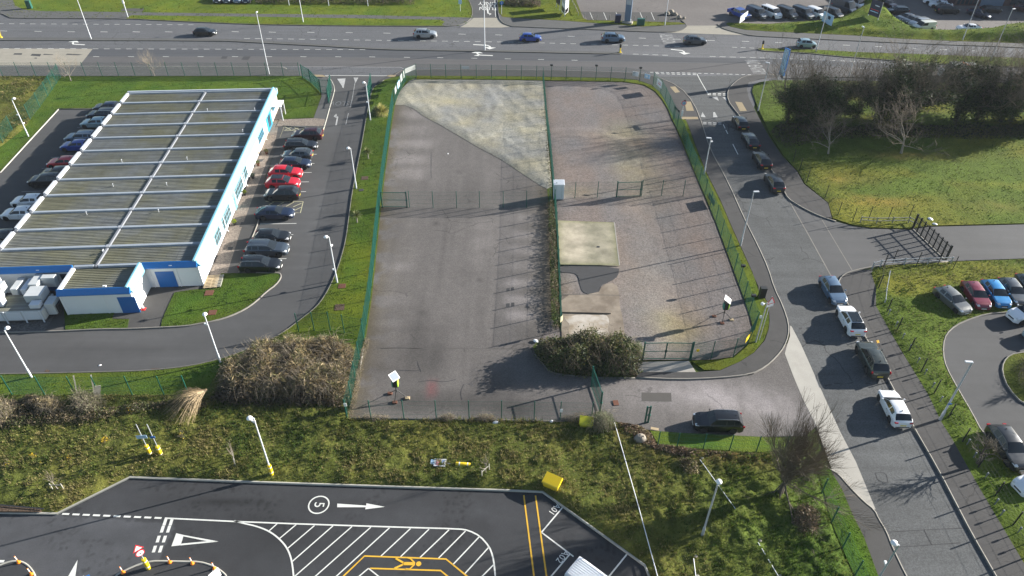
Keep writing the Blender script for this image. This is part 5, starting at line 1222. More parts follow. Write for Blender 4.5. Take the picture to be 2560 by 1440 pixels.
def make_proto(kind):
    s, flat, gr, xf, xb = car_mesh(kind); L, Wd, H = s['L'], s['W'], s['H']; h = L / 2; hw = Wd / 2
    root = bpy.data.objects.new('proto_' + kind, None)
    pieces = []      # (name, mesh, matrix, role, parent_index)
    def add(name, me, role='fixed', loc=(0, 0, 0), rot=None, par=None):
        pieces.append((name, me, loc, rot, role, par)); return len(pieces) - 1
    body = add('body', sub_mesh(flat, gr['body'], 'body', M['white_metal']), 'paint')
    add('underbody', sub_mesh(flat, gr['lower'], 'underbody', M['trim_black'], False), par=body)
    add('windscreen', sub_mesh(flat, gr['windscreen'], 'windscreen', M['car_glass']), par=body)
    if gr['rear_window']: add('rear_window', sub_mesh(flat, gr['rear_window'], 'rear_window', M['car_glass']), par=body)
    for k in sorted(gr):
        if k.startswith('side') and k != 'side_window' and gr[k]: add('side_window', sub_mesh(flat, gr[k], 'side_window', M['car_glass']), par=body)
    ty, ri, hb = wheel_meshes(s['rr'], kind in ('suv', 'crossover'))
    for x in (xf, xb):
        for sd in (-1, 1):
            rot = 0 if sd < 0 else math.pi
            wi = add('wheel', hb, loc=(x, sd * (hw - .135), s['rr']), rot=rot)
            add('tyre', ty, par=wi); add('rim', ri, par=wi)
    # lamps, mirrors, plates, handles
    nz = s['nose']
    for sd in (-1, 1):
        mb = MB(); x0 = h - .40; 
        pts = [(h - .46, sd * hw * .90, nz + .03), (h - .13, sd * hw * .76, nz - .02), (h - .10, sd * hw * .52, nz - .01), (h - .24, sd * hw * .55, nz + .07)]
        up = [Vector(p) + Vector((.035, sd * .02, .035)) for p in pts]; dn = [Vector(p) + Vector((.02, sd * .02, -.12)) for p in pts]
        mb.add([tuple(p) for p in up + dn], [(0, 1, 2, 3) if sd > 0 else (3, 2, 1, 0), (0, 4, 5, 1) if sd < 0 else (1, 5, 4, 0), (1, 5, 6, 2) if sd < 0 else (2, 6, 5, 1), (0, 3, 7, 4) if sd < 0 else (4, 7, 3, 0)])
        add('headlight', mb.mesh('headlight', M['lamp_clear']), par=body)
        mb = MB(); tz = s['tail']
        if kind in ('suv', 'estate', 'big_suv') or s.get('van') or kind == 'minibus': mb.box(-h - .0, -h + .22, min(sd * hw * .93 - sd * .09, sd * hw * .93 + sd * .01), max(sd * hw * .93 - sd * .09, sd * hw * .93 + sd * .01), tz - .28, tz - .04, bev=.025)
        else: mb.box(-h - .005, -h + .20, min(sd * hw * .55, sd * hw * .90), max(sd * hw * .55, sd * hw * .90), tz - .24, tz - .12, bev=.03)
        add('tail_light', mb.mesh('tail_light', M['lamp_red']), par=body)
        mb = MB(); xm = s['xw0'] - .32; mb.box(xm - .06, xm + .06, sd * (hw + .08) - .09, sd * (hw + .08) + .09, s['belt'] - .0, s['belt'] + .13, bev=.035); add('door_mirror', mb.mesh('door_mirror', M['white_metal']), 'paint', par=body)
        if s.get('rails'):
            mb = MB(); zt = H - .035; y = s['wt'] * .93 * sd
            mb.tube([(s['xw1'] - .15, y, zt - .02), (s['xw1'] - .3, y, zt + .05), (s['xr1'] + .3, y, zt + .05), (s['xr1'] + .12, y, zt - .02)], .02, 6); add('roof_rail', mb.mesh('roof_rail', M['chrome' if kind != 'suv' else 'trim_black'], True), par=body)
    mb = MB(); mb.box(-h - .025, -h + .05, -.26, .26, .52, .63); add('number_plate', mb.mesh('number_plate', M['plate_yellow']), par=body)
    mb = MB(); mb.box(h - .06, h + .02, -.26, .26, .36, .47); add('number_plate', mb.mesh('number_plate', M['plate_white']), par=body)
    mb = MB(); mb.box(h - .08, h + .008, -hw * .40, hw * .40, nz - .26, nz - .13, bev=.02); add('grille', mb.mesh('grille', M['trim_black']), par=body)
    mb = MB(); mb.box(-h - .012, -h + .1, -hw * .72, hw * .72, .28, .42, bev=.03); add('bumper_insert', mb.mesh('bumper_insert', M['trim_black']), par=body)
    if not s.get('van'):
        mb = MB(); mb.box(s['xr1'] + .22, s['xr1'] + .34, -.03, .03, H - .03, H + .05, bev=.02); add('roof_aerial', mb.mesh('roof_aerial', M['trim_black']), par=body)
    # door shut lines (narrow recess strips) and wipers
    span = s['xw1'] - s['xr1']; b1 = s['xw1'] - span * .46
    for sd in (-1, 1):
        for x in ((s['xw0'] - .12), b1):
            mb = MB(); mb.bar((x, sd * (hw * 1.0 + .0015), .34), (x, sd * (hw * .99 + .001), s['belt'] - .1), .014, .006)
            add('door_seam', mb.mesh('door_seam', M['trim_black']), par=body)
        mb = MB(); mb.box(b1 + .12, b1 + .28, sd * hw - .012, sd * hw + .014, s['belt'] - .2, s['belt'] - .17); add('door_handle', mb.mesh('door_handle', M['trim_black']), par=body)
    if s.get('ribs'):
        for k in range(9):
            y = -.72 + k * .18; mb = MB(); mb.box(s['xr1'] + .1, s['xw1'] - .35, y - .03, y + .03, H - .075, H + .012, bev=.012); add('roof_rib', mb.mesh('roof_rib', M['white_metal']), 'paint', par=body)
    return pieces
def place_car(kind, px, py, head, col, label, group=None, zc=.75, name=None, cat='car', scale=1.0, roof=None):
    """px,py = middle of the car in the photo; head = world angle of its nose"""
    if kind not in PROTO: PROTO[kind] = make_proto(kind)
    pz = zc; a = P(px, py, pz)
    root = empty(name or ('parked_car' if cat == 'car' else 'parked_van'), (a[0], a[1], .012), head)
    root.scale = (scale,) * 3
    tag(root, label, cat, group)
    objs = []
    for nm, me, loc, rot, role, par in PROTO[kind]:
        o = bpy.data.objects.new(nm, me); COL.objects.link(o); o.parent = objs[par] if par is not None else root
        o.location = loc
        if rot: o.rotation_euler = (0, 0, rot)
        if role == 'paint':
            o.material_slots[0].link = 'OBJECT'; o.material_slots[0].material = PAINT[col]
        objs.append(o)
    if roof:
        s = SPECS[kind]; mb = MB(); mb.box(s['xr1'] + .05, s['xw1'] - .05, -s['wt'] * .9, s['wt'] * .9, s['H'] - .07, s['H'] + .006, bev=.03); ob = mb.build('roof_panel', PAINT[roof] if roof in PAINT else M[roof], root)
    return root
def ang(a, b):
    A = P(*a); B = P(*b); return math.atan2(B[1] - A[1], B[0] - A[0])
UP1 = ang((2157, 830), (2115, 752)); UP0 = ang((1959, 475), (1880, 340)); DN1 = UP1 + math.pi
g1 = 'cars queueing along the side road kerb'
place_car('hatch', 1851, 304, UP0, 'black', 'black hatchback farthest up the side road queue near the junction', g1)
place_car('saloon', 1877, 348, UP0, 'black', 'black saloon second from the junction with a pale reflection on its glass', g1)
place_car('crossover', 1905, 398, UP0, 'black', 'glossy black crossover in the queue between the saloon and the grey car', g1)
place_car('crossover', 1936, 454, UP0, 'dark_grey', 'dark grey crossover at the dropped kerb, nearest the gated driveway', g1)
place_car('hatch', 2083, 723, DN1 + .05, 'steel_blue', 'steel blue hatchback facing the camera beside the driveway mouth', g1, scale=1.03)
place_car('crossover', 2127, 798, UP1, 'white', 'white crossover with a dark glass sunroof in the kerbside queue', g1, roof='car_glass')
place_car('suv', 2180, 896, UP1 - .02, 'green_grey', 'dark green grey estate car with roof rails in the kerbside queue', g1, scale=1.04)
place_car('hatch', 2237, 1016, UP1 - .02, 'white', 'plain white hatchback lowest in the kerbside queue', g1, scale=1.0)
place_car('big_suv', 1796, 1050, math.pi - .04, 'black', 'large black off road car parked across the tarmac drive', zc=.9, scale=.9)
g2 = 'cars parked on the grass bank'
place_car('hatch', 2383, 747, ang((2352, 722), (2412, 772)), 'stone', 'grey hatchback at an angle on the grass, farthest left of its row', g2)
A2 = ang((2420, 700), (2466, 765))
place_car('hatch', 2441, 735, A2, 'maroon', 'crimson hatchback on the grass beside the bright blue one', g2)
place_car('hatch', 2491, 731, A2, 'sky', 'bright blue hatchback on the grass between crimson and silver cars', g2)
place_car('hatch', 2534, 726, A2, 'grey', 'silver grey hatchback to the right of the bright blue car', g2)
place_car('hatch', 2578, 716, A2, 'slate', 'slate coloured hatchback cut by the right edge of the picture', g2)
place_car('crossover', 2572, 782, ang((2600, 775), (2520, 790)), 'white', 'white car with black bonnet shade nosing left across the bend', None)
place_car('crossover', 2612, 826, ang((2640, 815), (2560, 840)), 'light_blue', 'pale blue car whose corner shows at the right edge', None)
place_car('crossover', 2523, 1116, ang((2490, 1065), (2556, 1160)), 'dark_grey', 'dark glossy car on the bank beneath the pollarded tree', None, scale=1.05)
place_car('hatch', 2600, 1205, ang((2640, 1190), (2540, 1215)), 'white', 'white car just entering the lower right edge', None)
g3 = 'cars driving along the main road'
for k, x, y, c, l in (('hatch', 512, 78, 'black', 'black hatchback driving alone on the left of the main road'), ('suv', 1063, 84, 'silver', 'silver sports utility car on the main road opposite the entry gate'), ('hatch', 1326, 92, 'blue', 'royal blue hatchback on the main road'), ('suv', 1533, 94, 'steel_blue', 'blue grey sports utility car on the main road near the bollard'), ('crossover', 1738, 100, 'grey', 'grey crossover passing the painted lane lettering'), ('mpv', 2017, 108, 'light_blue', 'small pale blue five door car beside the grass reservation')):
    place_car(k, x, y, 0.0 if x < 1900 else -.06, c, l, g3, name='moving_car')
place_car('van_large', 2393, 177, math.pi - .1, 'warm_white', 'cream panel van with a timber on its roof behind the bare trees', None, name='moving_van', cat='van', zc=1.2)
# row to the east of the office
g4 = 'cars parked in bays beside the office'
for k, x, y, hd, c, l, extra in (
    ('suv', 768, 336, 1, 'dark_red', 'dark red sports utility car in the top bay by the cream hatching', {}),
    ('estate', 752, 361, 0, 'black', 'black estate second from the top beside the office', {}),
    ('hatch', 743, 384, 1, 'grey', 'grey hatchback third from the top with red tail lights', {}),
    ('hatch', 738, 406, 0, 'navy', 'small navy hatchback just above the two red cars', {}),
    ('crossover', 714, 430, 0, 'red', 'all red crossover, upper of the two red cars', {}),
    ('crossover', 707, 455, 0, 'red', 'red crossover with a black roof, lower of the two red cars', {'roof': 'black'}),
    ('suv', 705, 484, 1, 'black', 'black sports utility car just below the two red cars', {}),
    ('saloon', 687, 530, 0, 'navy', 'near black coupe with long tail beside the hatched bay', {}),
    ('hatch', 680, 589, 0, 'black', 'black hatchback just above the grey estate', {}),
    ('estate', 667, 620, 0, 'slate', 'slate grey estate with chrome rails, second from the bottom', {'scale': 1.06}),
    ('estate', 651, 659, 0, 'black', 'black estate in the lowest bay touching the grass island', {'scale': 1.0})):
    place_car(k, x, y, 0.02 + (math.pi if hd else 0), c, l, g4, **extra)
g5 = 'cars parked behind the office'
for k, x, y, c, l in (('hatch', 268, 266, 'navy', 'navy car at the far end behind the office'), ('estate', 256, 284, 'navy', 'dark blue estate second from the far end behind the office'), ('hatch', 238, 305, 'light_blue', 'pale blue hatchback behind the office roof edge'),
    ('estate', 203, 341, 'steel_blue', 'blue grey estate below the pale blue hatchback'), ('hatch', 190, 362, 'blue', 'dark blue hatchback just above the red one'), ('hatch', 158, 404, 'red', 'red hatchback behind the office'),
    ('hatch', 142, 430, 'black', 'black hatchback squeezed below the red one'), ('suv', 116, 450, 'black', 'black sports utility car above the two white cars'), ('hatch', 72, 500, 'white', 'white hatchback, upper of the two white ones'), ('hatch', 48, 531, 'white', 'white hatchback with black tailgate, lower of the two white ones'),
    ('hatch', 2, 590, 'black', 'black car at the left edge below the white pair'), ('suv', -28, 625, 'dark_grey', 'dark grey car cut by the left edge')):
    place_car(k, x, y, math.pi + .04, c, l, g5)
# dealers' yards
g6 = 'vans for sale in a row behind the verge'; DA = ang((1905, 15), (1940, 50)) + .0
DA = math.radians(-60)
for k, x, y, c, l, sc_ in (('van_mid', 1892, 30, 'slate', 'dark slate van beside the blue pickup', 1), ('minibus', 1929, 29, 'white', 'white minibus with side windows in the van row', 1), ('van_mid', 1968, 30, 'dark_grey', 'charcoal van to the right of the white minibus', 1), ('van_mid', 2008, 30, 'slate', 'grey van left of the small white van', 1), ('van_small', 2042, 30, 'white', 'small white van behind the pale roadside sign', 1), ('van_small', 2084, 30, 'black', 'small black van in the van row', 1), ('van_large', 2112, 18, 'slate', 'tall dark blue grey van near the end of the row', 1), ('van_large', 2134, 6, 'white', 'tall white van at the end of the row', 1)):
    place_car(k, x, y, DA, c, l, g6, cat='van', zc=1.0, name='parked_van', scale=sc_)
# blue pickup
def pickup():
    a = P(1848, 33, .8); root = empty('pickup_truck', (a[0], a[1], .012), DA); tag(root, 'bright blue double cab pickup truck at the yard entrance', 'pickup truck')
    s, flat, gr, xf, xb = car_mesh('suv'); pm = PAINT['blue']
    def bb(x0, x1, y0, y1, z0, z1, nm, m, bev=.06, par=None): mb = MB(); mb.box(x0, x1, y0, y1, z0, z1, bev=bev); return mb.build(nm, m, par or root)
    cab = MB(); prof = [(2.6, .45), (2.62, .95), (2.45, 1.08), (1.35, 1.16), (.75, 1.72), (-.65, 1.76), (-.80, 1.14), (-.80, .45)]
    n = len(prof)
    vs = [(x, -.93 + (.14 if z > 1.3 else 0), z) for x, z in prof] + [(x, .93 - (.14 if z > 1.3 else 0), z) for x, z in prof]
    cab.add(vs, [tuple(range(n - 1, -1, -1)), tuple(range(n, 2 * n))] + [(i, (i + 1) % n, n + (i + 1) % n, n + i) for i in range(n)])
    cb = cab.build('body', pm, root)
    g = MB(); g.add([(1.31, -.84, 1.20), (1.31, .84, 1.20), (.80, .76, 1.70), (.80, -.76, 1.70)], [(0, 1, 2, 3)]); g.build('windscreen', M['car_glass'], cb).location = (.02, 0, .01)
    for sd in (-1, 1):
        for x0, x1 in ((.2, 1.15), (-.7, .08)):
            g = MB(); t = .04; g.add([(x0, sd * .925, 1.18), (x1, sd * .925, 1.18), (min(x1, .72), sd * .80, 1.64), (x0, sd * .80, 1.66)], [(0, 1, 2, 3) if sd < 0 else (3, 2, 1, 0)]); g.build('side_window', M['car_glass'], cb).location = (0, sd * .012, 0)
    for y in (-.90, .82): bb(-2.6, -.82, y, y + .08, .5, 1.14, 'bed_side', pm, .02)
    bb(-2.66, -2.58, -.9, .9, .5, 1.12, 'tailgate', pm, .02); bb(-2.6, -.82, -.82, .82, .5, .62, 'load_bed', M['trim_black'], 0)
    mb = MB(); mb.tube([(-.95, -.7, 1.1), (-.95, -.62, 1.78), (-.95, .62, 1.78), (-.95, .7, 1.1)], .04, 8); mb.build('roll_bar', M['chrome'], root, smooth=True)
    ty, ri, hb = wheel_meshes(.39)
    for x in (1.65, -1.55):
        for sd in (-1, 1):
            wv = mk('wheel', hb, root, (x, sd * .84, .39)); wv.rotation_euler = (0, 0, 0 if sd < 0 else math.pi); mk('tyre', ty, wv); mk('rim', ri, wv)
    for sd in (-1, 1): bb(2.5, 2.66, sd * .72 - .2, sd * .72 + .2, .86, 1.02, 'headlight', M['lamp_clear'], .04); bb(-2.68, -2.6, sd * .85 - .06, sd * .85 + .06, .75, 1.05, 'tail_light', M['lamp_red'], .01)
    bb(2.55, 2.66, -.45, .45, .62, .98, 'grille', M['trim_black'], .02)
pickup()
for k, x, y, hd, c, l in (('estate', 2243, 25, math.pi, 'dark_grey', 'dark estate in the shade behind the mound'), ('hatch', 2221, 8, -1.2, 'dark_red', 'dark red car behind the top of the mound'),
    ('saloon', 2266, 42, math.pi + .35, 'slate', 'slate saloon, rearmost of the four cars behind the bank'), ('hatch', 2281, 49, math.pi + .35, 'grey', 'grey hatchback second of the four behind the bank'), ('estate', 2299, 55, math.pi + .35, 'silver', 'silver estate third of the four behind the bank'),
    ('van_small', 2310, 66, math.pi + .2, 'warm_white', 'small cream van nearest the bank'), ('saloon', 2423, 68, math.pi, 'white', 'white saloon on its own behind the low bank'), ('saloon', 2353, 10, 2.8, 'white', 'white saloon in the shaded yard'), ('saloon', 2338, 1, 2.8, 'white', 'white saloon behind the other one at the top edge'),
    ('big_suv', 2368, 24, 0, 'black', 'black off road car in the shade with bright lamps'), ('saloon', 2449, 32, -.9, 'navy', 'navy saloon in the shade facing the bank'), ('hatch', 2562, 20, -.6, 'dark_red', 'dark red car at the far right corner'), ('hatch', 2478, 22, 0, 'black', 'black car beside the navy saloon in shade')):
    place_car(k, x, y, hd, c, l, None, cat='van' if 'van' in k else 'car', name='parked_van' if 'van' in k else None)
for i, (x, c) in enumerate(((548, 'dark_grey'), (572, 'slate'), (598, 'steel_blue'), (620, 'navy'))):
    place_car('hatch', x, -6, -math.pi / 2, c, ('dark grey', 'slate', 'steel blue', 'navy')[i] + ' car half above the top edge beyond the verge', 'cars at the top edge left')
# big white van in bay A02
A_ = Vector(P(1444, 1383, 2.5)); d_ = (Vector(P(1522, 1440, 2.5)) - A_).normalized(); w_ = (Vector(P(1403, 1441, 2.5)) - A_).normalized()
n_ = Vector((-d_.y, d_.x)); n_ = n_ if n_.dot(w_) > 0 else -n_
cpos = A_ + d_ * 2.9 + n_ * .95
PROTO['van_large'] = PROTO.get('van_large') or make_proto('van_large')
v_ = place_car('van_large', 0, 720, math.atan2(d_.y, d_.x), 'white', 'white panel van with ribbed roof parked by bay A02', None, cat='van', name='parked_van')
v_.location = (cpos.x, cpos.y, .012)
# timber and rope on the cream van
vv = [o for o in COL.objects if o.get('label', '').startswith('cream panel van')][0]
mb = MB(); mb.box(-1.6, .2, -.06, .06, 0, .1); tt = mb.build('timber_plank', M['orange_plastic']); tt.location = (vv.location.x + .6, vv.location.y, 2.6); tt.rotation_euler = (0, 0, 1.9)
tag(tt, 'orange plank tied on the roof of the cream van', 'plank')
# ================================================================== FENCES
def fence_mesh(L, h=2.35, pitch=.05, wd=.0042, rails=(.06, .55, 1.1, 1.65, 2.3)):
    mb = MB(); n = int(L / pitch)
    r = wd
    for i in range(1, n):
        x = i * L / n
        # three-sided wire
        mb.add([(x - r, -r * .6, .05), (x + r, -r * .6, .05), (x, r, .05), (x - r, -r * .6, h), (x + r, -r * .6, h), (x, r, h)], [(0, 1, 4, 3), (1, 2, 5, 4), (2, 0, 3, 5)])
    for z in rails: mb.box(0, L, -.004, .004, z - .004, z + .004)
    return mb.mesh('mesh_panel', M['green_metal'])
PANELS = {}
def panel(a, b, parent, h=2.35, z=0.0, mat='green_metal', pitch=.05, wd=.0042):
    L = math.hypot(b[0] - a[0], b[1] - a[1]); key = (round(L, 1), h, pitch, mat)
    if key not in PANELS:
        me = fence_mesh(max(key[0], .3), h, pitch, wd, rails=tuple(h * k for k in (.03, .25, .5, .75, .985)))
        me.materials[0] = M[mat]; PANELS[key] = me
    o = mk('mesh_panel', PANELS[key], parent); o.location = (a[0], a[1], z); o.rotation_euler = (0, 0, math.atan2(b[1] - a[1], b[0] - a[0]))
    o.scale = (L / max(key[0], .3), 1, 1); return o
POST = {}
def post(p, parent, h=2.45, w=.06, mat='green_metal', z=0.0, name='post', lean=(0, 0)):
    k = (h, w, mat, name)
    if k not in POST:
        mb = MB(); mb.box(-w / 2, w / 2, -w / 2, w / 2, -.05, h, bev=w * .12); POST[k] = mb.mesh(name, M[mat])
    o = mk(name, POST[k], parent); o.location = (p[0], p[1], z); o.rotation_euler = (lean[1], lean[0], 0); return o
def resample(pts, step):
    out = []; 
    for i in range(len(pts) - 1):
        a, b = pts[i], pts[i + 1]; L = math.hypot(b[0] - a[0], b[1] - a[1]); n = max(1, round(L / step))
        out += [(a[0] + (b[0] - a[0]) * k / n, a[1] + (b[1] - a[1]) * k / n) for k in range(n)]
    return out + [pts[-1]]
def fence(name, label, px, step=3.0, h=2.35, z=.1, world=False, panels=True, mat='green_metal', pw=.08, skip=(), group=None, pitch=.05, wd=.0042, exact=False):
    pts = list(px) if world else W(px, z)
    if not exact: pts = resample(pts, step)
    root = empty(name, (pts[0][0], pts[0][1], z)); tag(root, label, 'fence', group)
    loc = lambda p: (p[0] - pts[0][0], p[1] - pts[0][1])
    for i, p in enumerate(pts):
        post(loc(p), root, h + .1, pw, mat)
        if panels and i < len(pts) - 1 and i not in skip: panel(loc(p), loc(pts[i + 1]), root, h, 0, mat, pitch, wd)
    return root, pts
fence('mesh_fence', 'green mesh fence between the office lawn and the main road footway', [(7, 189.5), (750, 190)], 2.75)
fence('mesh_fence', 'green mesh fence stepping down the west side of the office lawn', [(152, 194), (120, 240), (100, 268), (76, 298), (32, 327), (8, 358), (-60, 400)], 2.9)
fence('mesh_fence', 'green mesh fence wrapping round the brown gravel compound beside both roads', [(1041, 193), (1078, 194), (1115, 194.5), (1153, 195), (1191, 195.3), (1229, 196), (1266, 196.3), (1303, 197), (1341, 198), (1378, 199), (1415, 199.6), (1452, 200), (1489, 200.5), (1526, 201), (1562, 202.5), (1598, 206.5), (1632, 215), (1651, 234), (1662, 254), (1672, 275), (1682, 297), (1692, 320), (1705, 347), (1714, 372), (1724, 399), (1736, 427), (1748, 456), (1762, 488), (1774, 520), (1789, 554), (1802, 591), (1818, 629), (1835, 677), (1847, 711), (1859, 747), (1872, 786), (1886, 824), (1867, 862), (1833, 891), (1777, 898), (1727, 899)], exact=True)
fence('mesh_fence', 'green mesh fence at the chamfered corner by the entry gate carrying white boards', [(987, 259), (996, 237), (1004, 221), (1014, 204.5), (1041, 193)], 2.4)
fence('mesh_fence', 'long green mesh fence along the left side of the tarmac yard', [(a[0] - 3, a[1]) for a in YARD_L], 2.95)
fence('mesh_fence', 'ivy clad green mesh fence between the tarmac yard and the gravel', [(1357, 203), (1366, 312), (1374, 372), (1384, 488), (1391, 572), (1397, 700), (1402, 828)], 2.9, z=0)
fence('mesh_fence', 'green mesh cross fence dividing the tarmac yard', [(1024, 518), (1083, 519), (1142, 519), (1199, 519), (1258, 519), (1316, 519), (1374, 512)], exact=True, z=0, pitch=.10)
fence('mesh_fence', 'green mesh cross fence dividing the brown gravel, left of its gate', [(1390, 497), (1437, 495), (1493, 494), (1540, 493)], exact=True, z=.02, pitch=.10)
fence('mesh_fence', 'green mesh cross fence dividing the brown gravel, right of its gate', [(1603, 491), (1653, 490), (1707, 491), (1762, 488)], exact=True, z=.02, pitch=.10)
fence('mesh_fence', 'green mesh fence along the lower edge of the tarmac yard', [(868, 1045), (928, 1047), (1010, 1047), (1091, 1047.5), (1173, 1048), (1254, 1048), (1335, 1050), (1400, 1050), (1478, 1052)], exact=True, z=.1, pitch=.10)
fence('mesh_fence', 'green mesh fence at the foot of the mown bank above the rough field', [(30, 986), (112, 987), (190, 988), (250, 988), (331, 987), (410, 987), (471, 985)], exact=True, z=.1)
fence('mesh_fence', 'short green mesh fence climbing behind the bramble thicket', [(747, 828), (786, 826), (826, 825), (861, 832), (910, 842)], exact=True, z=.1)
fence('mesh_fence', 'green post fence above the rubble strip below the black car', [(1643, 1118), (1691, 1122), (1757, 1124), (1823, 1127), (1890, 1130), (1960, 1128)], exact=True, z=.1, h=2.0, pitch=.15)
fence('mesh_fence', 'dark green post fence beside the lower end of the side road', [(2052, 1236), (2078, 1307), (2105, 1371), (2136, 1440), (2170, 1520)], exact=True, z=.1, h=2.0, pw=.09, pitch=.15)
fence('post_fence', 'thin black posts and wires around the grass field corner', [(1946, 345), (1982, 405), (1998, 428), (2016, 457), (2062, 496), (2094, 539), (2131, 554), (2170, 551), (2219, 551), (2272, 545)], exact=True, z=.1, h=1.9, mat='black_metal', pw=.07, pitch=.6)
fence('post_fence', 'black posts and wires between the footway and the grass bank', [(2208, 668), (2196, 720), (2217, 780), (2242, 827), (2272, 879), (2302, 930), (2334, 985), (2370, 1045), (2405, 1105), (2444, 1170), (2487, 1240), (2531, 1314), (2575, 1390), (2620, 1460)], exact=True, z=.1, h=1.75, mat='black_metal', pw=.09, pitch=.6)
fence('post_fence', 'black posts at the lower edge of the gated driveway', [(2231, 658), (2290, 665), (2344, 662), (2380, 676)], exact=True, z=.1, h=1.9, mat='black_metal', pw=.07, pitch=.6)
fence('post_fence', 'low pale stakes along the dealer yard verge', [(1461, 45), (1482, 48), (1493, 48), (1524, 49), (1585, 51), (1615, 52), (1645, 53), (1672, 53), (1689, 54)], exact=True, z=.1, h=.9, mat='timber_grey', pw=.12, panels=False)
fence('post_fence', 'pale timber posts in front of the parked cars at the top left', [(543, 4), (562, 4), (581, 5), (596, 5)], exact=True, z=.1, h=1.1, mat='white_metal', pw=.10, panels=False)
# gates
def gate_leaf(a, b, parent, h=2.2, name='gate_leaf', bars=6, z=0.0, mat='green_metal', mesh=True):
    A = Vector((a[0], a[1], z)); B = Vector((b[0], b[1], z)); d = (B - A).normalized(); up = Vector((0, 0, 1))
    mb = MB(); w = .06
    mb.bar(A + up * (.1), B + up * .1, w); mb.bar(A + up * h, B + up * h, w); mb.bar(A + up * (h * .5), B + up * (h * .5), w * .8)
    mb.bar(A + up * .13 + d * .03, A + up * (h - .03) + d * .03, w); mb.bar(B + up * .13 - d * .03, B + up * (h - .03) - d * .03, w)
    fr = mb.build(name, M[mat], parent)
    if mesh:
        L = (B - A).length; mb = MB(); n = int(L / .05)
        for i in range(1, n): p = A + d * (L * i / n); mb.bar(p + up * .14, p + up * (h - .04), .009)
        mb.build('mesh_panel', M[mat], fr)
    return fr
def gate(label, px, leaves, h=2.2, z=0.0, name='mesh_gate', lock=True):
    pts = W(px, z); root = empty(name, (pts[0][0], pts[0][1], z)); tag(root, label, 'gate')
    L = [(p[0] - pts[0][0], p[1] - pts[0][1]) for p in pts]
    for i, j in leaves: 
        g = gate_leaf(L[i], L[j], root, h)
        if lock: mb = MB(); c = Vector((L[j][0], L[j][1], h * .5)); mb.box(c.x - .12, c.x + .12, c.y - .05, c.y + .05, c.z - .12, c.z + .08, bev=.02); mb.build('lock', M['green_bright'], g)
    for k in {i for q in leaves for i in q}:
        if k in (0, len(L) - 1): post(L[k], root, h + .15, .14)
    return root
gate('single green mesh gate at the left end of the yard cross fence', [(956, 518), (1018, 518.5)], [(0, 1)])
gate('single green mesh gate in the gravel cross fence', [(1541, 493), (1600, 491)], [(0, 1)], z=.02)
gate('double green mesh gate beside the thicket at the gravel entrance', [(1606, 899), (1661, 898), (1724, 899)], [(0, 1), (2, 1)], z=.03)
gate('open green mesh gate leaf standing across the tarmac drive', [(1478, 966), (1500, 1030)], [(0, 1)], h=2.5)
gate('open green gate leaf by the planks at the foot of the drive', [(1612, 1057), (1620, 1056)], [(0, 1)], h=2.0)
gate('left green entry gate leaf swung open beside the footpath', [(829, 224), (822, 258)], [(0, 1)], h=2.4, z=.1)
gate('right green entry gate leaf swung open beside the lawn strip', [(929, 220), (922, 258)], [(0, 1)], h=2.4)
gate('green pedestrian gate across the footpath by the office lawn', [(803, 233), (825, 234)], [(0, 1)], h=2.3, z=.1, lock=False)
gate('green mesh screen at the corner beside the entry gates', [(757, 195), (777, 207)], [(0, 1)], h=2.3, z=.1, lock=False)
gate('green mesh return beside the footpath, joined to the corner screen', [(777, 207), (803, 233)], [(0, 1)], h=2.3, z=.1, lock=False)
# black palisade gate on the driveway
pa, pb = P(2281, 572), P(2363, 651); pg = empty('palisade_gate', (pa[0], pa[1], 0)); tag(pg, 'long black bar gate across the right hand driveway casting striped shade', 'gate')
vd = Vector((pb[0] - pa[0], pb[1] - pa[1], 0)); Lg = vd.length; u = vd.normalized()
for k in range(9):
    mb = MB(); p = u * (Lg * k / 8); w_p = .20 if k in (0, 8) else .12; mb.bar(p, p + Vector((0, 0, 2.15)), w_p); mb.build('gate_post', M['black_metal'], pg)
for z in (.25, 1.1, 1.85): mb = MB(); mb.bar(Vector((0, 0, z)), u * Lg + Vector((0, 0, z)), .07); mb.build('rail', M['black_metal'], pg)
n = int(Lg / .17)
for k in range(n):
    mb = MB() if k == 0 else mb
bar_me = None
for k in range(1, n):
    p = u * (Lg * k / n)
    if bar_me is None: mb = MB(); mb.box(-.014, .014, -.014, .014, .15, 2.05); bar_me = mb.mesh('bar', M['black_metal'])
    mk('bar', bar_me, pg, (p.x, p.y, 0))
mb = MB(); mb.bar(Vector((.0, 0, .04)), u * Lg + Vector((0, 0, .04)), .12, .08); mb.build('threshold', M['kerb'], pg)
# timber/steel barrier rails
def rails(label, px, zz_=(.45, .85), h=.95, mat='timber_grey', step=2.4, z=.1, w=.09):
    pts = resample(W(px, z), step); root = empty('barrier_rail', (pts[0][0], pts[0][1], z)); tag(root, label, 'barrier')
    L = [(p[0] - pts[0][0], p[1] - pts[0][1]) for p in pts]
    for p in L: post(p, root, h, .11, mat)
    for i in range(len(L) - 1):
        for q in zz_: mb = MB(); mb.bar((L[i][0], L[i][1], q), (L[i + 1][0], L[i + 1][1], q), .05, w); mb.build('rail', M[mat], root)
rails('grey two rail barrier on the upper side of the gated driveway', [(2150, 557), (2190, 560), (2270, 558), (2286, 566)])
rails('pale two rail barrier on the lower side of the gated driveway', [(2180, 672), (2200, 667), (2260, 662), (2376, 659)], mat='steel')
rails('pale barrier running down between footway and grass bank', [(2222, 688), (2214, 730), (2211, 758)], mat='steel', zz_=(.5,), h=.6)
rails('weathered rail beside the twin sign boards at the dealer entrance', [(1430, 6), (1438, 20), (1446, 38)], mat='timber_grey', zz_=(.5,), h=.6)
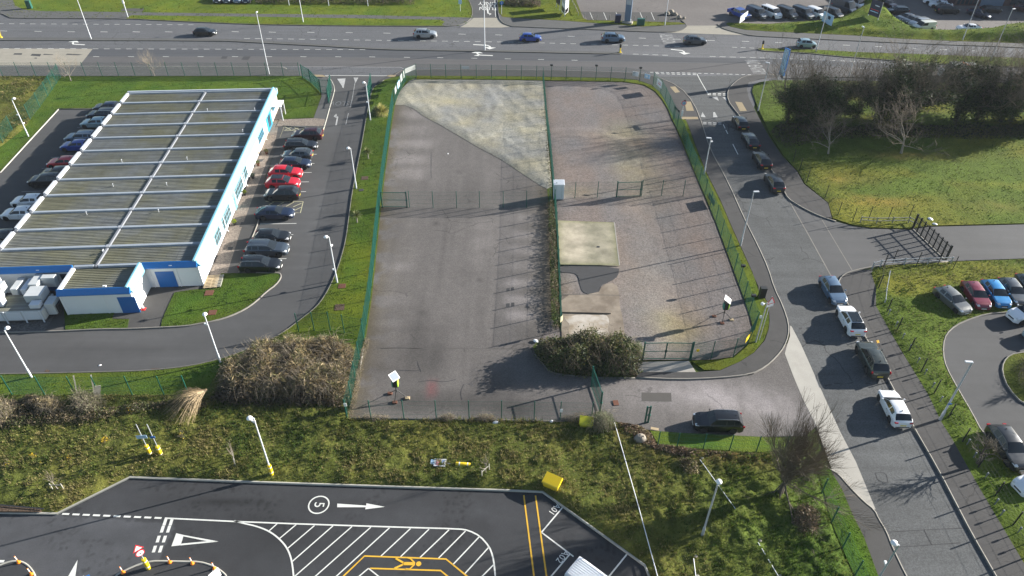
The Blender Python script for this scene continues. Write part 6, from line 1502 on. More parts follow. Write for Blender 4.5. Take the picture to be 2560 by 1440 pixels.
# little grey marker posts by the right footway
for i, (x, y) in enumerate([(2220, 788), (2238, 818), (2255, 848), (2272, 876), (2292, 909), (2310, 938), (2329, 971), (2349, 1006), (2416, 1113), (2432, 1146), (2461, 1197), (2486, 1262), (2500, 1290), (2543, 1333), (2560, 1362)]):
    p = P(x, y, .1); r = empty('marker_post', (p[0], p[1], .1)); tag(r, '%s short grey marker post down the right hand footway from the pale barrier' % ('first', 'second', 'third', 'fourth', 'fifth', 'sixth', 'seventh', 'eighth', 'ninth', 'tenth', 'eleventh', 'twelfth', 'thirteenth', 'fourteenth', 'fifteenth')[i], 'post', 'grey marker posts beside the footway')
    if i == 0:
        mb = MB(); mb.tube([(0, 0, -.1), (0, 0, .62)], .04, 8); m1 = mb.mesh('stem', M['marker'], True)
        mb = MB(); mb.lathe([(.05, .58), (.08, .62), (.08, .78), (.05, .82)], 12); m2 = mb.mesh('head', M['marker'], True)
    mk('stem', m1, r); mk('head', m2, r)

# ================================================================== LAMPS
def lamp(base, top, kind, label, group, h=None, z=.1, side=-1, extras=(), wrap=False, hcol='white_metal', pcol='white_metal', headang=None, r0=.08):
    b = P(base[0], base[1], z); hh = h or HGT(base, top, z); root = empty('street_lamp', (b[0], b[1], z)); tag(root, label, 'street lamp', group)
    mb = MB(); mb.tube([(0, 0, 0), (0, 0, 1.1), (0, 0, 1.15), (0, 0, hh)], [r0 * 1.25, r0 * 1.25, r0 * .85, r0 * .7], 10); mb.build('pole', M[pcol], root, smooth=True)
    if headang is None: headang = math.pi if side < 0 else 0
    c, s = math.cos(headang), math.sin(headang)
    T = Matrix.Translation((0, 0, hh)) @ Matrix.Rotation(headang, 4, 'Z')
    if kind == 'dome':
        mb = MB(); mb.tube([(0, 0, hh - .1), (c * .15, s * .15, hh + .05), (c * .35, s * .35, hh + .1)], .035, 6); mb.build('arm', M[hcol], root, smooth=True)
        mb = MB(); T2 = T @ Matrix.Translation((.3, 0, .02)) @ Matrix.Scale(.75, 4, (1, 0, 0)) @ Matrix.Scale(.72, 4, (0, 1, 0)) @ Matrix.Scale(.8, 4, (0, 0, 1)); mb.lathe([(.30, -.06), (.32, 0), (.26, .12), (.14, .19), (.03, .21)], 14, T=T2); hd = mb.build('head', M['white_plastic'], root, smooth=True)
        mb = MB(); mb.lathe([(.06, -.14), (.24, -.09), (.27, -.061)], 14, T=T2); mb.build('diffuser', M['steel_pale'], hd, smooth=True)
    else:
        mb = MB(); mb.box(-.05, .62, -.13, .13, -.02, .09, T=T, bev=.04); hd = mb.build('head', M[hcol], root)
        mb = MB(); mb.box(.15, .56, -.09, .09, -.04, -.021, T=T); mb.build('diffuser', M['lamp_clear'], hd)
    for e in extras:
        if e[0] == 'cam': mb = MB(); mb.box(-.02, .34, -.09, .09, e[1] - .07, e[1] + .09, T=Matrix.Rotation(e[2], 4, 'Z'), bev=.03); mb.build('camera_box', M['white_plastic'], root)
        if e[0] == 'dish': mb = MB(); mb.lathe([(.04, 0), (.16, .02), (.17, .12), (.05, .17)], 12, T=Matrix.Translation((-.28, 0, e[1])) @ Matrix.Rotation(.9, 4, 'Y')); mb.build('camera_dome', M['white_plastic'], root, smooth=True); mb = MB(); mb.bar((0, 0, e[1]), (-.28, 0, e[1]), .05); mb.build('bracket', M['white_plastic'], root)
        if e[0] == 'plate': mb = MB(); mb.box(-.18, .18, -.12, -.09, e[1], e[1] + e[2]); mb.build('sign_plate', M[e[3]], root)
    if wrap:
        mb = MB(); mb.lathe([(.15, .02), (.165, .06), (.165, 1.25), (.14, 1.32)], 14); yw = mb.build('yellow_guard', M['yellow_plastic'], root, smooth=True)
        for q in (.35, 1.0): mb = MB(); mb.lathe([(.168, q), (.168, q + .09)], 14); mb.build('reflective_band', M['white_plastic'], yw)
    return root
gp = 'white dome lamps around the private road'; gr = 'tall road lighting columns'
lamp((79, 943), (16, 826), 'dome', 'white dome lamp at the far left of the lower private road', gp, headang=1.2)
lamp((551, 905), (518, 791), 'dome', 'white dome lamp with a small camera below the grass island', gp, headang=1.9, extras=(('cam', 4.9, 2.9),))
lamp((843, 706), (820, 592), 'dome', 'white dome lamp on the bend of the private road', gp, extras=(('cam', 4.9, 1.2), ('cam', 1.7, 2.6)), headang=3.4)
lamp((891, 471), (875, 371), 'dome', 'white dome lamp on the verge halfway down the private road', gp)
lamp((926, 300), (912, 207), 'dome', 'white dome lamp beside the pampas clump', gp, extras=(('cam', 2.9, 2.6),))
lamp((71, 341), (31, 248), 'dome', 'white dome lamp with two boxes west of the office', gp, headang=.4, extras=(('cam', 3.4, 2.9), ('cam', 2.0, 1.5)))
lamp((680, 1187), (630, 1045), 'dome', 'white lamp with yellow foot guard in the rough field', None, wrap=True, extras=(('cam', 6.6, 2.6),), headang=3.3)
lamp((228, 97), (193, 2), 'flat', 'tall white road lamp on the central reservation, farthest left', gr, h=8.2, z=.1)
lamp((673, 185), (641, 32), 'flat', 'tall white road lamp by the footway north of the office', gr, headang=1.6)
lamp((758, 55), (749, 4), 'flat', 'tall white road lamp on the north grass verge', gr, h=8.5)
lamp((1212, 125), (1210, 2), 'flat', 'tall white road lamp mid picture on the central reservation', gr, h=10, r0=.1)
lamp((1662, 63), (1670, 2), 'flat', 'tall white road lamp by the dealer yard verge', gr, h=9)
lamp((2040, 129), (2072, 5), 'flat', 'tall grey road lamp beside the pale blue small car', gr, h=10, pcol='steel')
lamp((2122, 192), (2156, 69), 'flat', 'tall grey road lamp behind the hedge trees', gr, pcol='steel', headang=1.7)
lamp((2476, 152), (2536, 23), 'flat', 'tall grey road lamp at the far right reservation', gr, pcol='steel', headang=.4)
lamp((2406, 101), (2440, 5), 'flat', 'tall grey road lamp in front of the white saloon yard', gr, h=10, pcol='steel')
lamp((1851, 614), (1888, 480), 'flat', 'slim grey lamp on the verge beside the straight side road', gr, pcol='steel', headang=.1, r0=.085)
lamp((1760, 435), (1775, 346), 'flat', 'slim grey lamp on the verge left of the queue', gr, pcol='steel', headang=3.0, r0=.085, extras=(('cam', 4.9, .3),))
lamp((1895, 277), (1919, 158), 'flat', 'slim grey lamp at the side road junction corner', gr, pcol='steel', headang=2.6, r0=.085)
lamp((2350, 1049), (2430, 906), 'flat', 'silver lamp leaning over the grass bank with a blue band', gr, pcol='steel', headang=3.05, r0=.11, extras=(('plate', 2.1, .16, 'sign_blue'),))
lamp((1755, 1340), (1790, 1212), 'dome', 'grey lamp with an amber lit dome in the rough grass', None, pcol='steel', headang=1.0, r0=.09)
lamp((2168, 1492), (2236, 1362), 'dome', 'grey lamp over the lower footway with a white box', None, pcol='steel', headang=2.7, r0=.085, extras=(('cam', 4.2, 1.5),))
# camera pole with warning triangle on the compound corner
b_ = P(1889, 855, .1); cp = empty('camera_pole', (b_[0], b_[1], .1)); tag(cp, 'slim grey camera pole at the rounded corner of the gravel compound', 'pole')
hh = HGT((1889, 855), (1915, 757), .1)
mb = MB(); mb.tube([(0, 0, 0), (0, 0, 1), (0, 0, hh)], [.09, .07, .055], 10); mb.build('pole', M['steel'], cp, smooth=True)
mb = MB(); mb.bar((0, 0, hh - .1), (-.35, 0, hh - .05), .05); mb.build('bracket', M['white_metal'], cp)
mb = MB(); mb.lathe([(.05, -.16), (.17, -.1), (.19, .02), (.12, .12)], 12, T=Matrix.Translation((-.42, 0, hh - .12))); mb.build('camera_dome', M['white_plastic'], cp, smooth=True)
mb = MB(); mb.box(-.32, -.14, -.07, .07, hh * .62, hh * .62 + .32, bev=.02); mb.build('camera_box', M['white_plastic'], cp)
def tri_sign(loc, size, fa, label=None, parent=None, zt=2.2, plate=None, post_h=None, cat='road sign'):
    """warning triangle facing world direction fa"""
    root = empty('warning_sign', loc, fa + math.pi / 2)
    if label: tag(root, label, cat)
    ph = post_h or zt + size
    if ph: mb = MB(); mb.tube([(0, 0, 0), (0, 0, ph)], .035, 8); mb.build('post', M['steel'], root, smooth=True)
    def tri(k, y, m, nm, par):
        s = size * k; mb = MB(); T = Matrix.Translation((0, y, zt + size * .33)) @ Matrix.Rotation(math.pi / 2, 4, 'X')
        mb.prism([(-s * .58, -s * .33), (s * .58, -s * .33), (0, s * .67)], 0, .012, T=T); return mb.build(nm, M[m], par)
    a = tri(1, -.05, 'red', 'border', root); tri(.72, -.063, 'white_plastic', 'face', a)
    if plate: mb = MB(); mb.box(-.38, .38, -.07, -.05, zt - .35, zt - .05); mb.build('plate', M['white_plastic'], root)
    return root
ps = P(1898, 850, .1)
tri_sign((ps[0], ps[1], .1), .9, -math.pi / 2 + .35, 'red bordered warning triangle with plate at the compound corner', zt=hh - .35, plate=True)

# ================================================================== SIGNS AND BOARDS
def board(name, label, a, b, z0, z1, mat, cat='sign', posts=True, post_mat='white_metal', t=.04, group=None, z=.1, stripes=(), text=None, border=None):
    """upright board between ground points a and b; its foot z0 and top z1 above ground"""
    A = Vector(P(a[0], a[1], z) + (0,)); B = Vector(P(b[0], b[1], z) + (0,)); d = B - A; L = d.length
    root = empty(name, (A.x, A.y, z), math.atan2(d.y, d.x)); tag(root, label, cat, group)
    mb = MB(); mb.box(0, L, -t / 2, t / 2, z0, z1); bd = mb.build('board', M[mat], root)
    if posts:
        for x in (.08, L - .08): mb = MB(); mb.box(x - .05, x + .05, t / 2, t / 2 + .1, 0, z1); mb.build('post', M[post_mat], root)
    for (fx0, fx1, fz0, fz1, m) in stripes: mb = MB(); mb.box(L * fx0, L * fx1, -t / 2 - .012, -t / 2 - .001, z0 + (z1 - z0) * fz0, z0 + (z1 - z0) * fz1); mb.build('print', M[m], bd)
    return root
board('banner', 'long white banner at the top of the fence corner beside the road', (1014, 204.5), (1041, 193), 1.45, 2.25, 'board_back', posts=False, z=.1, stripes=((.04, .96, .1, .16, 'steel'), (.04, .96, .84, .9, 'steel')))
board('sign_board', 'small white board lowest of the white boards on the chamfered fence', (989.5, 254), (993, 245), 1.2, 2.2, 'board_back', posts=False)
board('sign_board', 'pale blue white board second on the chamfered fence', (996, 239), (1001, 229), 1.1, 2.1, 'pale_blue', posts=False)
board('sign_board', 'tall white board in the middle of the chamfered fence', (1003, 223), (1007.5, 215), 1.1, 2.3, 'board_back', posts=False)
board('sign_board', 'narrow white board uppermost on the chamfered fence', (1010.5, 210), (1012.5, 206.5), 1.0, 2.2, 'board_back', posts=False)
board('sign_board', 'white notice board on the compound fence left of the corner post', (1579, 204), (1594, 206.2), 1.05, 1.85, 'white_plastic', posts=False, stripes=((.1, .9, .2, .25, 'steel'), (.1, .9, .5, .54, 'steel'), (.1, .9, .75, .8, 'steel')))
board('sign_board', 'pale blue notice board on the compound fence at the bend', (1609, 209.5), (1622, 213), 1.05, 1.8, 'pale_blue', posts=False, stripes=((.2, .6, .3, .7, 'white_plastic'),))
board('sign_board', 'white notice board with pink print on the compound fence', (1640, 224), (1651, 234.5), .9, 2.0, 'white_plastic', posts=False, stripes=((.3, .85, .35, .45, 'red'), (.3, .85, .6, .66, 'red')))
board('sign_board', 'faded blue notice board on the compound fence near the road', (1155, 195), (1174, 195.5), 1.6, 2.1, 'steel', posts=False)
board('sign_board', 'yellow notice board on the compound fence by the rounded corner', (1858, 874), (1870, 858), .9, 1.5, 'yellow_plastic', posts=False, stripes=((.1, .9, .3, .7, 'yellow_dull'),))
board('sign_board', 'tiny yellow plate on the gravel entrance gate post', (1736, 899), (1743, 899), 1.1, 1.4, 'yellow_plastic', posts=False)
board('sign_board', 'white and green plate at the lower end of the yard side fence', (866, 1046), (873, 1046), 1.6, 2.0, 'white_plastic', posts=False)
board('sign_board', 'white and green plate on the lower yard fence near the open gate', (1398, 1051), (1405, 1051), 1.1, 1.5, 'white_plastic', posts=False)
board('sign_board', 'cream plate on the ivy clad fence beside the pale concrete floor', (1399, 832), (1404.5, 826), 1.4, 2.1, 'paint_cream', posts=False, z=0)
board('sign_board', 'grey board leaning on the verge fence below the slim lamp', (1770, 497), (1784, 520), .2, 1.0, 'black_metal', posts=False)
board('black_sign', 'dark utility cabinet board standing on the verge corner', (1896, 742), (1911, 742), .0, 1.3, 'black_metal', posts=False, t=.5)
# 40 mph roundel
p40 = P(1703, 297, .1); r40 = empty('speed_limit_sign', (p40[0], p40[1], .1), 0); tag(r40, 'round speed limit sign reading 40 on a white post', 'road sign')
mb = MB(); mb.tube([(0, 0, 0), (0, 0, 2.9)], .05, 8); mb.build('post', M['white_metal'], r40, smooth=True)
Tq = Matrix.Translation((.02, -.08, 2.65)) @ Matrix.Rotation(math.pi / 2, 4, 'X')
mb = MB(); mb.lathe([(.38, 0), (.38, .02)], 24, T=Tq); dd = mb.build('border', M['red'], r40); mb = MB(); mb.lathe([(.29, .021), (.29, .03)], 24, T=Tq); mb.build('face', M['pale_blue'], dd)
q = lettering('40', (0, 720), 0, .34, dd, 'trim_black', name='numerals'); q.parent = r40; q.location = (.02, -.118, 2.65); q.rotation_euler = (math.pi / 2, 0, 0)
mb = MB(); mb.box(-.05, .3, -.04, .04, 3.0, 3.12, bev=.02); mb.build('lamp_hood', M['black_metal'], r40); mb = MB(); mb.box(-.14, .14, -.1, -.06, .5, 1.4); mb.build('notice', M['white_plastic'], r40)
board('street_plate', 'black topped plate on two posts on the verge by the round sign', (1683, 298), (1693, 310), 1.9, 2.2, 'black_metal', posts=True, post_mat='green_metal')
# dealer signs
board('twin_sign_board', 'left wing of the white and blue V shaped sign at the dealer entrance', (1403.5, 31), (1411.5, 41.5), .35, 3.6, 'white_plastic', stripes=((.04, .96, .06, .36, 'navy'), (.15, .8, .62, .82, 'steel')))
board('twin_sign_board', 'right wing of the white V shaped sign at the dealer entrance', (1411.7, 41.5), (1420.5, 32), .35, 3.6, 'white_plastic', stripes=((.1, .9, .03, .30, 'rough_ground'), (.15, .85, .62, .8, 'steel_pale')))
board('sign_board', 'dark navy board on two white posts behind the V shaped sign', (1390, 18), (1399, 26), 1.0, 3.4, 'navy')
board('sign_board', 'white board slanting up beside the junction verge', (1848, 62), (1866, 48), .3, 1.7, 'white_plastic', stripes=((.3, .8, .3, .5, 'pale_blue'),))
board('sign_board', 'pale blue board hung in front of the small white van', (2052, 60), (2076, 73), .6, 2.6, 'pale_blue', stripes=((.5, .75, .5, .8, 'navy'), (.1, .5, .3, .7, 'steel_pale')))
board('sign_board', 'dark navy board with pale print on the mound', (2164, 55), (2190, 65), 1.6, 4.6, 'navy', stripes=((.4, .8, .66, .72, 'steel_pale'), (.1, .85, .25, .30, 'pale_blue'), (.1, .85, .38, .42, 'red')))
tb = P(1568, 58); tot = empty('totem_sign', (tb[0], tb[1], .1), -.5); tag(tot, 'tall slim grey totem sign on a concrete foot at the dealer verge', 'sign')
mb = MB(); mb.box(-.65, .65, -.14, .14, .3, 6.3, bev=.03); tw = mb.build('panel', M['cladding_blue'], tot); mb = MB(); mb.box(-.5, .5, -.16, -.142, 3.6, 5.9); mb.build('print', M['steel'], tw)
mb = MB(); mb.prism([(-1, -.6), (1.2, -.6), (1.0, .6), (-.8, .6)], 0, .35); mb.build('foot', M['concrete'], tot)
mb = MB(); mb.box(-2.1, -1.0, -.5, .4, 0, 1.5, bev=.03); o = mb.build('cabinet', M['navy']); o.location = (tb[0] - .4, tb[1] + .3, .1); tag(o, 'dark blue kiosk box standing beside the grey totem', 'cabinet')
c1 = P(1601, 64); mb = MB(); mb.box(-.75, .75, -.35, .35, 0, 1.3, bev=.03); o = mb.build('cabinet', M['green_metal']); o.location = (c1[0], c1[1], .1); tag(o, 'dark green roadside cabinet to the right of the totem', 'cabinet')
c1 = P(76, 22); mb = MB(); mb.box(-.5, .5, -.3, .3, 0, 1.6, bev=.03); o = mb.build('cabinet', M['green_metal']); o.location = (c1[0], c1[1], .1); tag(o, 'dark green roadside cabinet at the top left verge', 'cabinet')
tm = P(1950, 203); t2 = empty('totem_sign', (tm[0], tm[1], .1), -1.0); tag(t2, 'pale blue totem sign rising out of the hedge trees', 'sign')
mb = MB(); mb.box(-.55, .55, -.12, .12, 1.0, 5.6, bev=.02); tw = mb.build('panel', M['sign_blue'], t2); mb = MB(); mb.box(-.47, .47, -.14, -.121, 1.1, 5.5); mb.build('print', M['pale_blue'], tw); 
for x in (-.5, .5): mb = MB(); mb.box(x - .06, x + .06, -.06, .06, 0, 1.0); mb.build('post', M['steel'], t2)
# signs on short white poles at the top
for (x, y, tx, ty, l, m) in ((1151, 28, 1151, 4, 'pale blue upright sign on a pole at the one way road', 'pale_blue'), (1254, 36, 1254, 18, 'round blue arrow sign on the verge by the one way road', 'sign_blue')):
    b = P(x, y, .1); r = empty('road_sign', (b[0], b[1], .1)); tag(r, l, 'road sign'); h = 2.6
    mb = MB(); mb.tube([(0, 0, 0), (0, 0, h)], .045, 8); mb.build('post', M['steel_pale'], r, smooth=True)
    mb = MB()
    if 'round' in l: mb.lathe([(.38, 0), (.38, .03)], 20, T=Matrix.Translation((0, -.05, 2.35)) @ Matrix.Rotation(math.pi / 2, 4, 'X')); bb_ = mb.build('disc', M[m], r); mb = MB(); mb.box(-.04, .04, -.095, -.082, 2.2, 2.5); mb.build('arrow', M['white_plastic'], bb_)
    else: mb.box(-.35, .35, -.08, -.05, 1.5, 3.2); mb.build('plate', M[m], r)
for i, (x, y) in enumerate(((723, 13), (822, 14), (920, 15))):
    b = P(x, y, .1); r = mk('flag_pole', None, None, (b[0], b[1], .1)); tag(r, ('left', 'middle', 'right hand')[i] + ' white flagpole in front of the hedge at the top edge', 'flagpole', 'white flagpoles before the top hedge'); mb = MB(); mb.tube([(0, 0, 0), (0, 0, 6)], [.07, .04], 8); mb.build('pole', M['white_metal'], r, smooth=True)
b = P(320, 43, .1); r = empty('street_lamp', (b[0], b[1], .1)); tag(r, 'short stout white post lamp on the left footway of the main road', 'street lamp')
mb = MB(); mb.tube([(0, 0, 0), (0, 0, 3.0)], [.10, .09], 10); mb.build('pole', M['white_metal'], r, smooth=True); mb = MB(); mb.box(-.22, .14, -.12, .12, 2.7, 3.3, bev=.04); mb.build('head', M['white_plastic'], r)
# central reservation bollards
for (x, y, l) in ((1550, 131, 'black and yellow bollard at the tip of the narrow reservation'), (1905, 122, 'black and yellow bollard at the tip of the grass reservation'), (3, 94, 'yellow bollard at the far left reservation')):
    b = P(x, y, .1); r = empty('traffic_bollard', (b[0], b[1], .1)); tag(r, l, 'bollard')
    mb = MB(); mb.lathe([(.26, 0), (.24, .1), (.13, .15), (.12, .95)], 10); mb.build('base', M['yellow_plastic'], r, smooth=True)
    mb = MB(); mb.lathe([(.17, .9), (.2, 1.0), (.2, 1.5), (.08, 1.58)], 10); mb.build('head', M['black_metal' if x > 100 else 'yellow_plastic'], r, smooth=True)
# sign posts with yellow guards, rough field
def guard(root, r=.165, h=1.25, z=0, T=None):
    mb = MB(); T = T or Matrix.Identity(4); mb.lathe([(r * .9, z), (r, z + .05), (r, z + h), (r * .85, z + h + .06)], 16, T=T); g = mb.build('yellow_guard', M['yellow_plastic'], root, smooth=True)
    for q in (.28, .98): mb = MB(); mb.lathe([(r + .004, z + q), (r + .004, z + q + .09)], 16, T=T); mb.build('reflective_band', M['white_plastic'], g)
for (x, y, tx, ty, l, s) in ((377, 1138, 339, 1061, 'left post with yellow guard and a broad blue plate in the rough field', (.42, .20)), (404, 1140, 369, 1061, 'right post with yellow guard and a small blue plate in the rough field', (.2, .12))):
    b = P(x, y, .1); r = empty('sign_post', (b[0], b[1], .1), .1); tag(r, l, 'sign post'); h = HGT((x, y), (tx, ty), .1)
    mb = MB(); mb.tube([(0, 0, 0), (0, 0, h)], .04, 8); mb.build('post', M['steel'], r, smooth=True); guard(r)
    mb = MB(); zt = h * .62; mb.box(-s[0], s[0], -.07, -.045, zt - s[1], zt + s[1]); mb.build('plate', M['sign_blue' if s[0] < .3 else 'pale_blue'], r)
b = P(1131, 1160, .25); r = empty('fallen_sign', (b[0], b[1], .28), math.radians(-4)); tag(r, 'fallen notice sign with yellow guard lying on the rough grass', 'sign')
mb = MB(); mb.tube([(-1.4, 0, 0), (1.75, 0, .02)], .04, 8); mb.build('post', M['steel'], r, smooth=True); guard(r, .19, 1.2, T=Matrix.Translation((.28, 0, 0)) @ Matrix.Rotation(math.pi / 2, 4, 'Y'))
mb = MB(); mb.box(-1.55, -.55, -.40, .38, .05, .08); bd = mb.build('board', M['white_plastic'], r); mb = MB(); mb.box(-1.85, -1.551, -.22, .25, .05, .08); mb.build('board', M['pale_blue'], r)
for k in range(5): mb = MB(); mb.box(-1.38 + k * .08, -1.34 + k * .08, -.3, .28, .081, .086); mb.build('print', M['red'], bd)
for k in range(3): mb = MB(); mb.box(-.90 + k * .09, -.85 + k * .09, -.3, .28, .081, .086); mb.build('print', M['sign_blue'], bd)
# signs on the traffic islands
b = P(372, 1421, .12); r = empty('sign_post', (b[0], b[1], .12), 0); tag(r, 'red rimmed triangle and roundel on a yellow guarded post at the island', 'road sign')
mb = MB(); mb.tube([(0, 0, 0), (0, 0, 2.9)], .04, 8); mb.build('post', M['steel'], r, smooth=True); guard(r)
fa = Matrix.Rotation(.75, 4, 'Z')
T_ = fa @ Matrix.Translation((0, -.07, 2.15)) @ Matrix.Rotation(math.pi / 2, 4, 'X')
mb = MB(); mb.lathe([(.32, 0), (.32, .02)], 24, T=T_); rr_ = mb.build('roundel', M['red'], r); mb = MB(); mb.lathe([(.25, .021), (.25, .03)], 24, T=T_); mb.build('face', M['white_plastic'], rr_); mb = MB(); mb.box(-.03, .03, -.1, .1, .031, .036, T=T_); mb.build('print', M['trim_black'], rr_)
T_ = fa @ Matrix.Translation((0, -.07, 2.78)) @ Matrix.Rotation(math.pi / 2, 4, 'X')
mb = MB(); mb.prism([(-.38, -.25), (.38, -.25), (0, .42)], 0, .02, T=T_); rr_ = mb.build('triangle', M['red'], r); mb = MB(); mb.prism([(-.26, -.18), (.26, -.18), (0, .28)], .021, .03, T=T_); mb.build('face', M['white_plastic'], rr_)
b = P(232, 1475, .1); r = empty('sign_post', (b[0], b[1], .1), .6); tag(r, 'blue square keep direction sign at the bottom edge', 'road sign')
mb = MB(); mb.tube([(0, 0, 0), (0, 0, 1.9)], .04, 8); mb.build('post', M['steel'], r, smooth=True); mb = MB(); mb.box(-.35, .35, -.07, -.05, 1.25, 1.85); bl = mb.build('plate', M['sign_blue'], r); mb = MB(); mb.prism([(-.15, -.2), (.15, -.2), (.15, 0), (.25, 0), (0, .22), (-.25, 0), (-.15, 0)], .07, .075, T=Matrix.Translation((0, 0, 1.55)) @ Matrix.Rotation(math.pi / 2, 4, 'X')); mb.build('arrow', M['white_plastic'], bl)
b = P(548, 1462, .12); r = empty('sign_board', (b[0], b[1], .12), .9); tag(r, 'white board with grey print standing on the right traffic island', 'sign')
mb = MB(); mb.tube([(0, 0, 0), (0, 0, 1.9)], .04, 8); mb.build('post', M['steel'], r, smooth=True); mb = MB(); mb.box(-.4, .4, -.07, -.05, .9, 1.9); bl = mb.build('plate', M['white_plastic'], r); mb = MB(); mb.box(-.28, .1, -.08, -.071, 1.5, 1.62); mb.build('print', M['steel'], bl)
# orange wands
for i, (x, y, l) in enumerate(((47, 1406, 'orange and white lane post, upper one on the left island'), (79, 1436, 'orange and white lane post, lower one on the left island'), (308, 1432, 'orange and white lane post left of the yellow guarded sign'), (425, 1406, 'orange and white lane post first right of the yellow guarded sign'), (481, 1409, 'orange and white lane post second right of the yellow guarded sign'), (536, 1422, 'orange and white lane post beside the white board'))):
    b = P(x, y, .14); r = empty('lane_post', (b[0], b[1], .14)); tag(r, l, 'lane post', 'orange and white lane posts on the islands')
    if i == 0:
        mb = MB(); mb.lathe([(.15, 0), (.14, .06), (.06, .12), (.045, .35), (.042, .8), (.02, .82)], 12); l1 = mb.mesh('body', M['orange_plastic'], True)
        mb = MB(); mb.lathe([(.047, .42), (.046, .56)], 12); mb.lathe([(.046, .62), (.045, .76)], 12); l2 = mb.mesh('reflective_band', M['white_plastic'])
    bo = mk('body', l1, r); mk('reflective_band', l2, bo)
# ================================================================== SMALL THINGS
def grit_bin(px, py, rz, label, sc=1.0, mat='yellow_plastic', tip=0.0, z=.25):
    b = P(px, py, z); r = empty('grit_bin', (b[0], b[1], z), rz); r.scale = (sc,) * 3; tag(r, label, 'grit bin')
    if tip: r.rotation_euler = (tip, 0, rz)
    mb = MB(); vs = [(-.6, -.38, 0), (.6, -.38, 0), (.6, .38, 0), (-.6, .38, 0), (-.68, -.45, .62), (.68, -.45, .62), (.68, .45, .75), (-.68, .45, .75)]
    mb.add(vs, [(3, 2, 1, 0), (4, 5, 6, 7), (0, 1, 5, 4), (1, 2, 6, 5), (2, 3, 7, 6), (3, 0, 4, 7)]); mb.build('bin', M[mat], r)
    mb = MB(); mb.add([(-.74, -.52, .60), (.74, -.52, .60), (.74, .5, .74), (-.74, .5, .74), (-.70, -.45, .70), (.70, -.45, .70), (.70, .44, .95), (-.70, .44, .95)], [(3, 2, 1, 0), (4, 5, 6, 7), (0, 1, 5, 4), (1, 2, 6, 5), (2, 3, 7, 6), (3, 0, 4, 7)]); mb.build('lid', M[mat], r)
grit_bin(1380, 1214, math.radians(-28), 'bright yellow grit bin by the kerb corner of the lower car park', 1.0)
grit_bin(1465, 1063, math.radians(-8), 'dull yellow grit bin half under the grey bush', .85, 'yellow_dull')
# steel cabinet in the gravel
b = P(1395, 494, .02); r = empty('steel_cabinet', (b[0] + .1, b[1], .02), 0); tag(r, 'tall pale steel cabinet with ribbed lid against the middle fence', 'cabinet')
mb = MB(); mb.box(-.72, .60, -.6, .6, .08, 2.25, bev=.02); mb.build('casing', M['steel_pale'], r); mb = MB(); mb.box(-.78, .66, -.66, .66, 2.25, 2.32); ld = mb.build('lid', M['steel_pale'], r)
for k in range(5): mb = MB(); mb.box(-.7, .58, -.55 + k * .25, -.5 + k * .25, 2.32, 2.36); mb.build('lid_rib', M['steel_pale'], ld)
for sx in (-.4, .3): mb = MB(); mb.box(sx - .02, sx + .02, -.615, -.6, .3, 2.1); mb.build('door_edge', M['steel'], r)
# solar camera towers
def tower(px, py, label, rz, hh, arm):
    b = P(px, py, .0); r = empty('solar_camera_tower', (b[0], b[1], 0), 0); tag(r, label, 'camera tower')
    for k, (x, y) in enumerate(((.0, -.2), (1.1, .35), (-.6, .9))):
        mb = MB(); mb.box(x - .22, x + .22, y - .16, y + .16, 0, .15, bev=.03); mb.build('ballast_block', M['timber'] if k == 1 else M['terracotta'], r)
        mb = MB(); mb.bar((x, y, .15), (.15, .3, 1.2), .05); mb.build('leg', M['black_metal'], r)
    mb = MB(); mb.tube([(.15, .3, .9), (.15, .3, hh)], .05, 8); mb.build('mast', M['black_metal'], r, smooth=True)
    mb = MB(); mb.box(-.12, .42, .08, .52, hh - 1.2, hh - .3, bev=.04); bx = mb.build('control_box', M['black_metal'], r)
    for (x0, x1) in ((-.14, -.04), (.34, .44)): mb = MB(); mb.box(x0, x1, .06, .54, hh - 1.1, hh - .4, bev=.02); mb.build('hi_vis_edge', M['hivis' if x0 > 0 else 'green_bright'], bx)
    T = Matrix.Translation((.15, .25, hh + .1)) @ Matrix.Rotation(rz, 4, 'Z') @ Matrix.Rotation(math.radians(35), 4, 'X')
    mb = MB(); mb.box(-.40, .40, -.40, .40, -.02, .02, T=T); pn = mb.build('solar_panel', M['white_plastic'], r); mb = MB(); mb.box(-.34, .34, -.34, .34, .021, .026, T=T); mb.build('cells', M['panel_glass'], pn)
tower(988, 1003, 'solar camera tower with diamond panel on the lower tarmac yard', math.radians(45), 2.9, 1)
tower(1804, 806, 'solar camera tower with hi vis box on the brown gravel', math.radians(70), 2.8, 1)
# pallets, bench like stack by the office corner
b = P(530, 705, .1); r = empty('pallet', (b[0], b[1], .1), math.radians(8)); tag(r, 'pale timber pallet lying at the office corner', 'pallet')
for k in range(9): mb = MB(); mb.box(-.7, .7, -1.15 + k * .26, -1.0 + k * .26, .12, .145); mb.build('slat', M['timber'], r)
for x in (-.65, 0, .6): mb = MB(); mb.box(x - .05, x + .05, -1.15, 1.1, 0, .12); mb.build('bearer', M['timber'], r)
b = P(548, 703, .1); r = empty('pallet', (b[0], b[1], .1), math.radians(8)); tag(r, 'grey weathered pallet half hidden behind the pale one', 'pallet')
for k in range(8): mb = MB(); mb.box(-.35, .35, -1.1 + k * .28, -.95 + k * .28, .1, .125); mb.build('slat', M['timber_grey'], r)
for x in (-.3, .3): mb = MB(); mb.box(x - .05, x + .05, -1.1, 1.1, 0, .1); mb.build('bearer', M['timber_grey'], r)
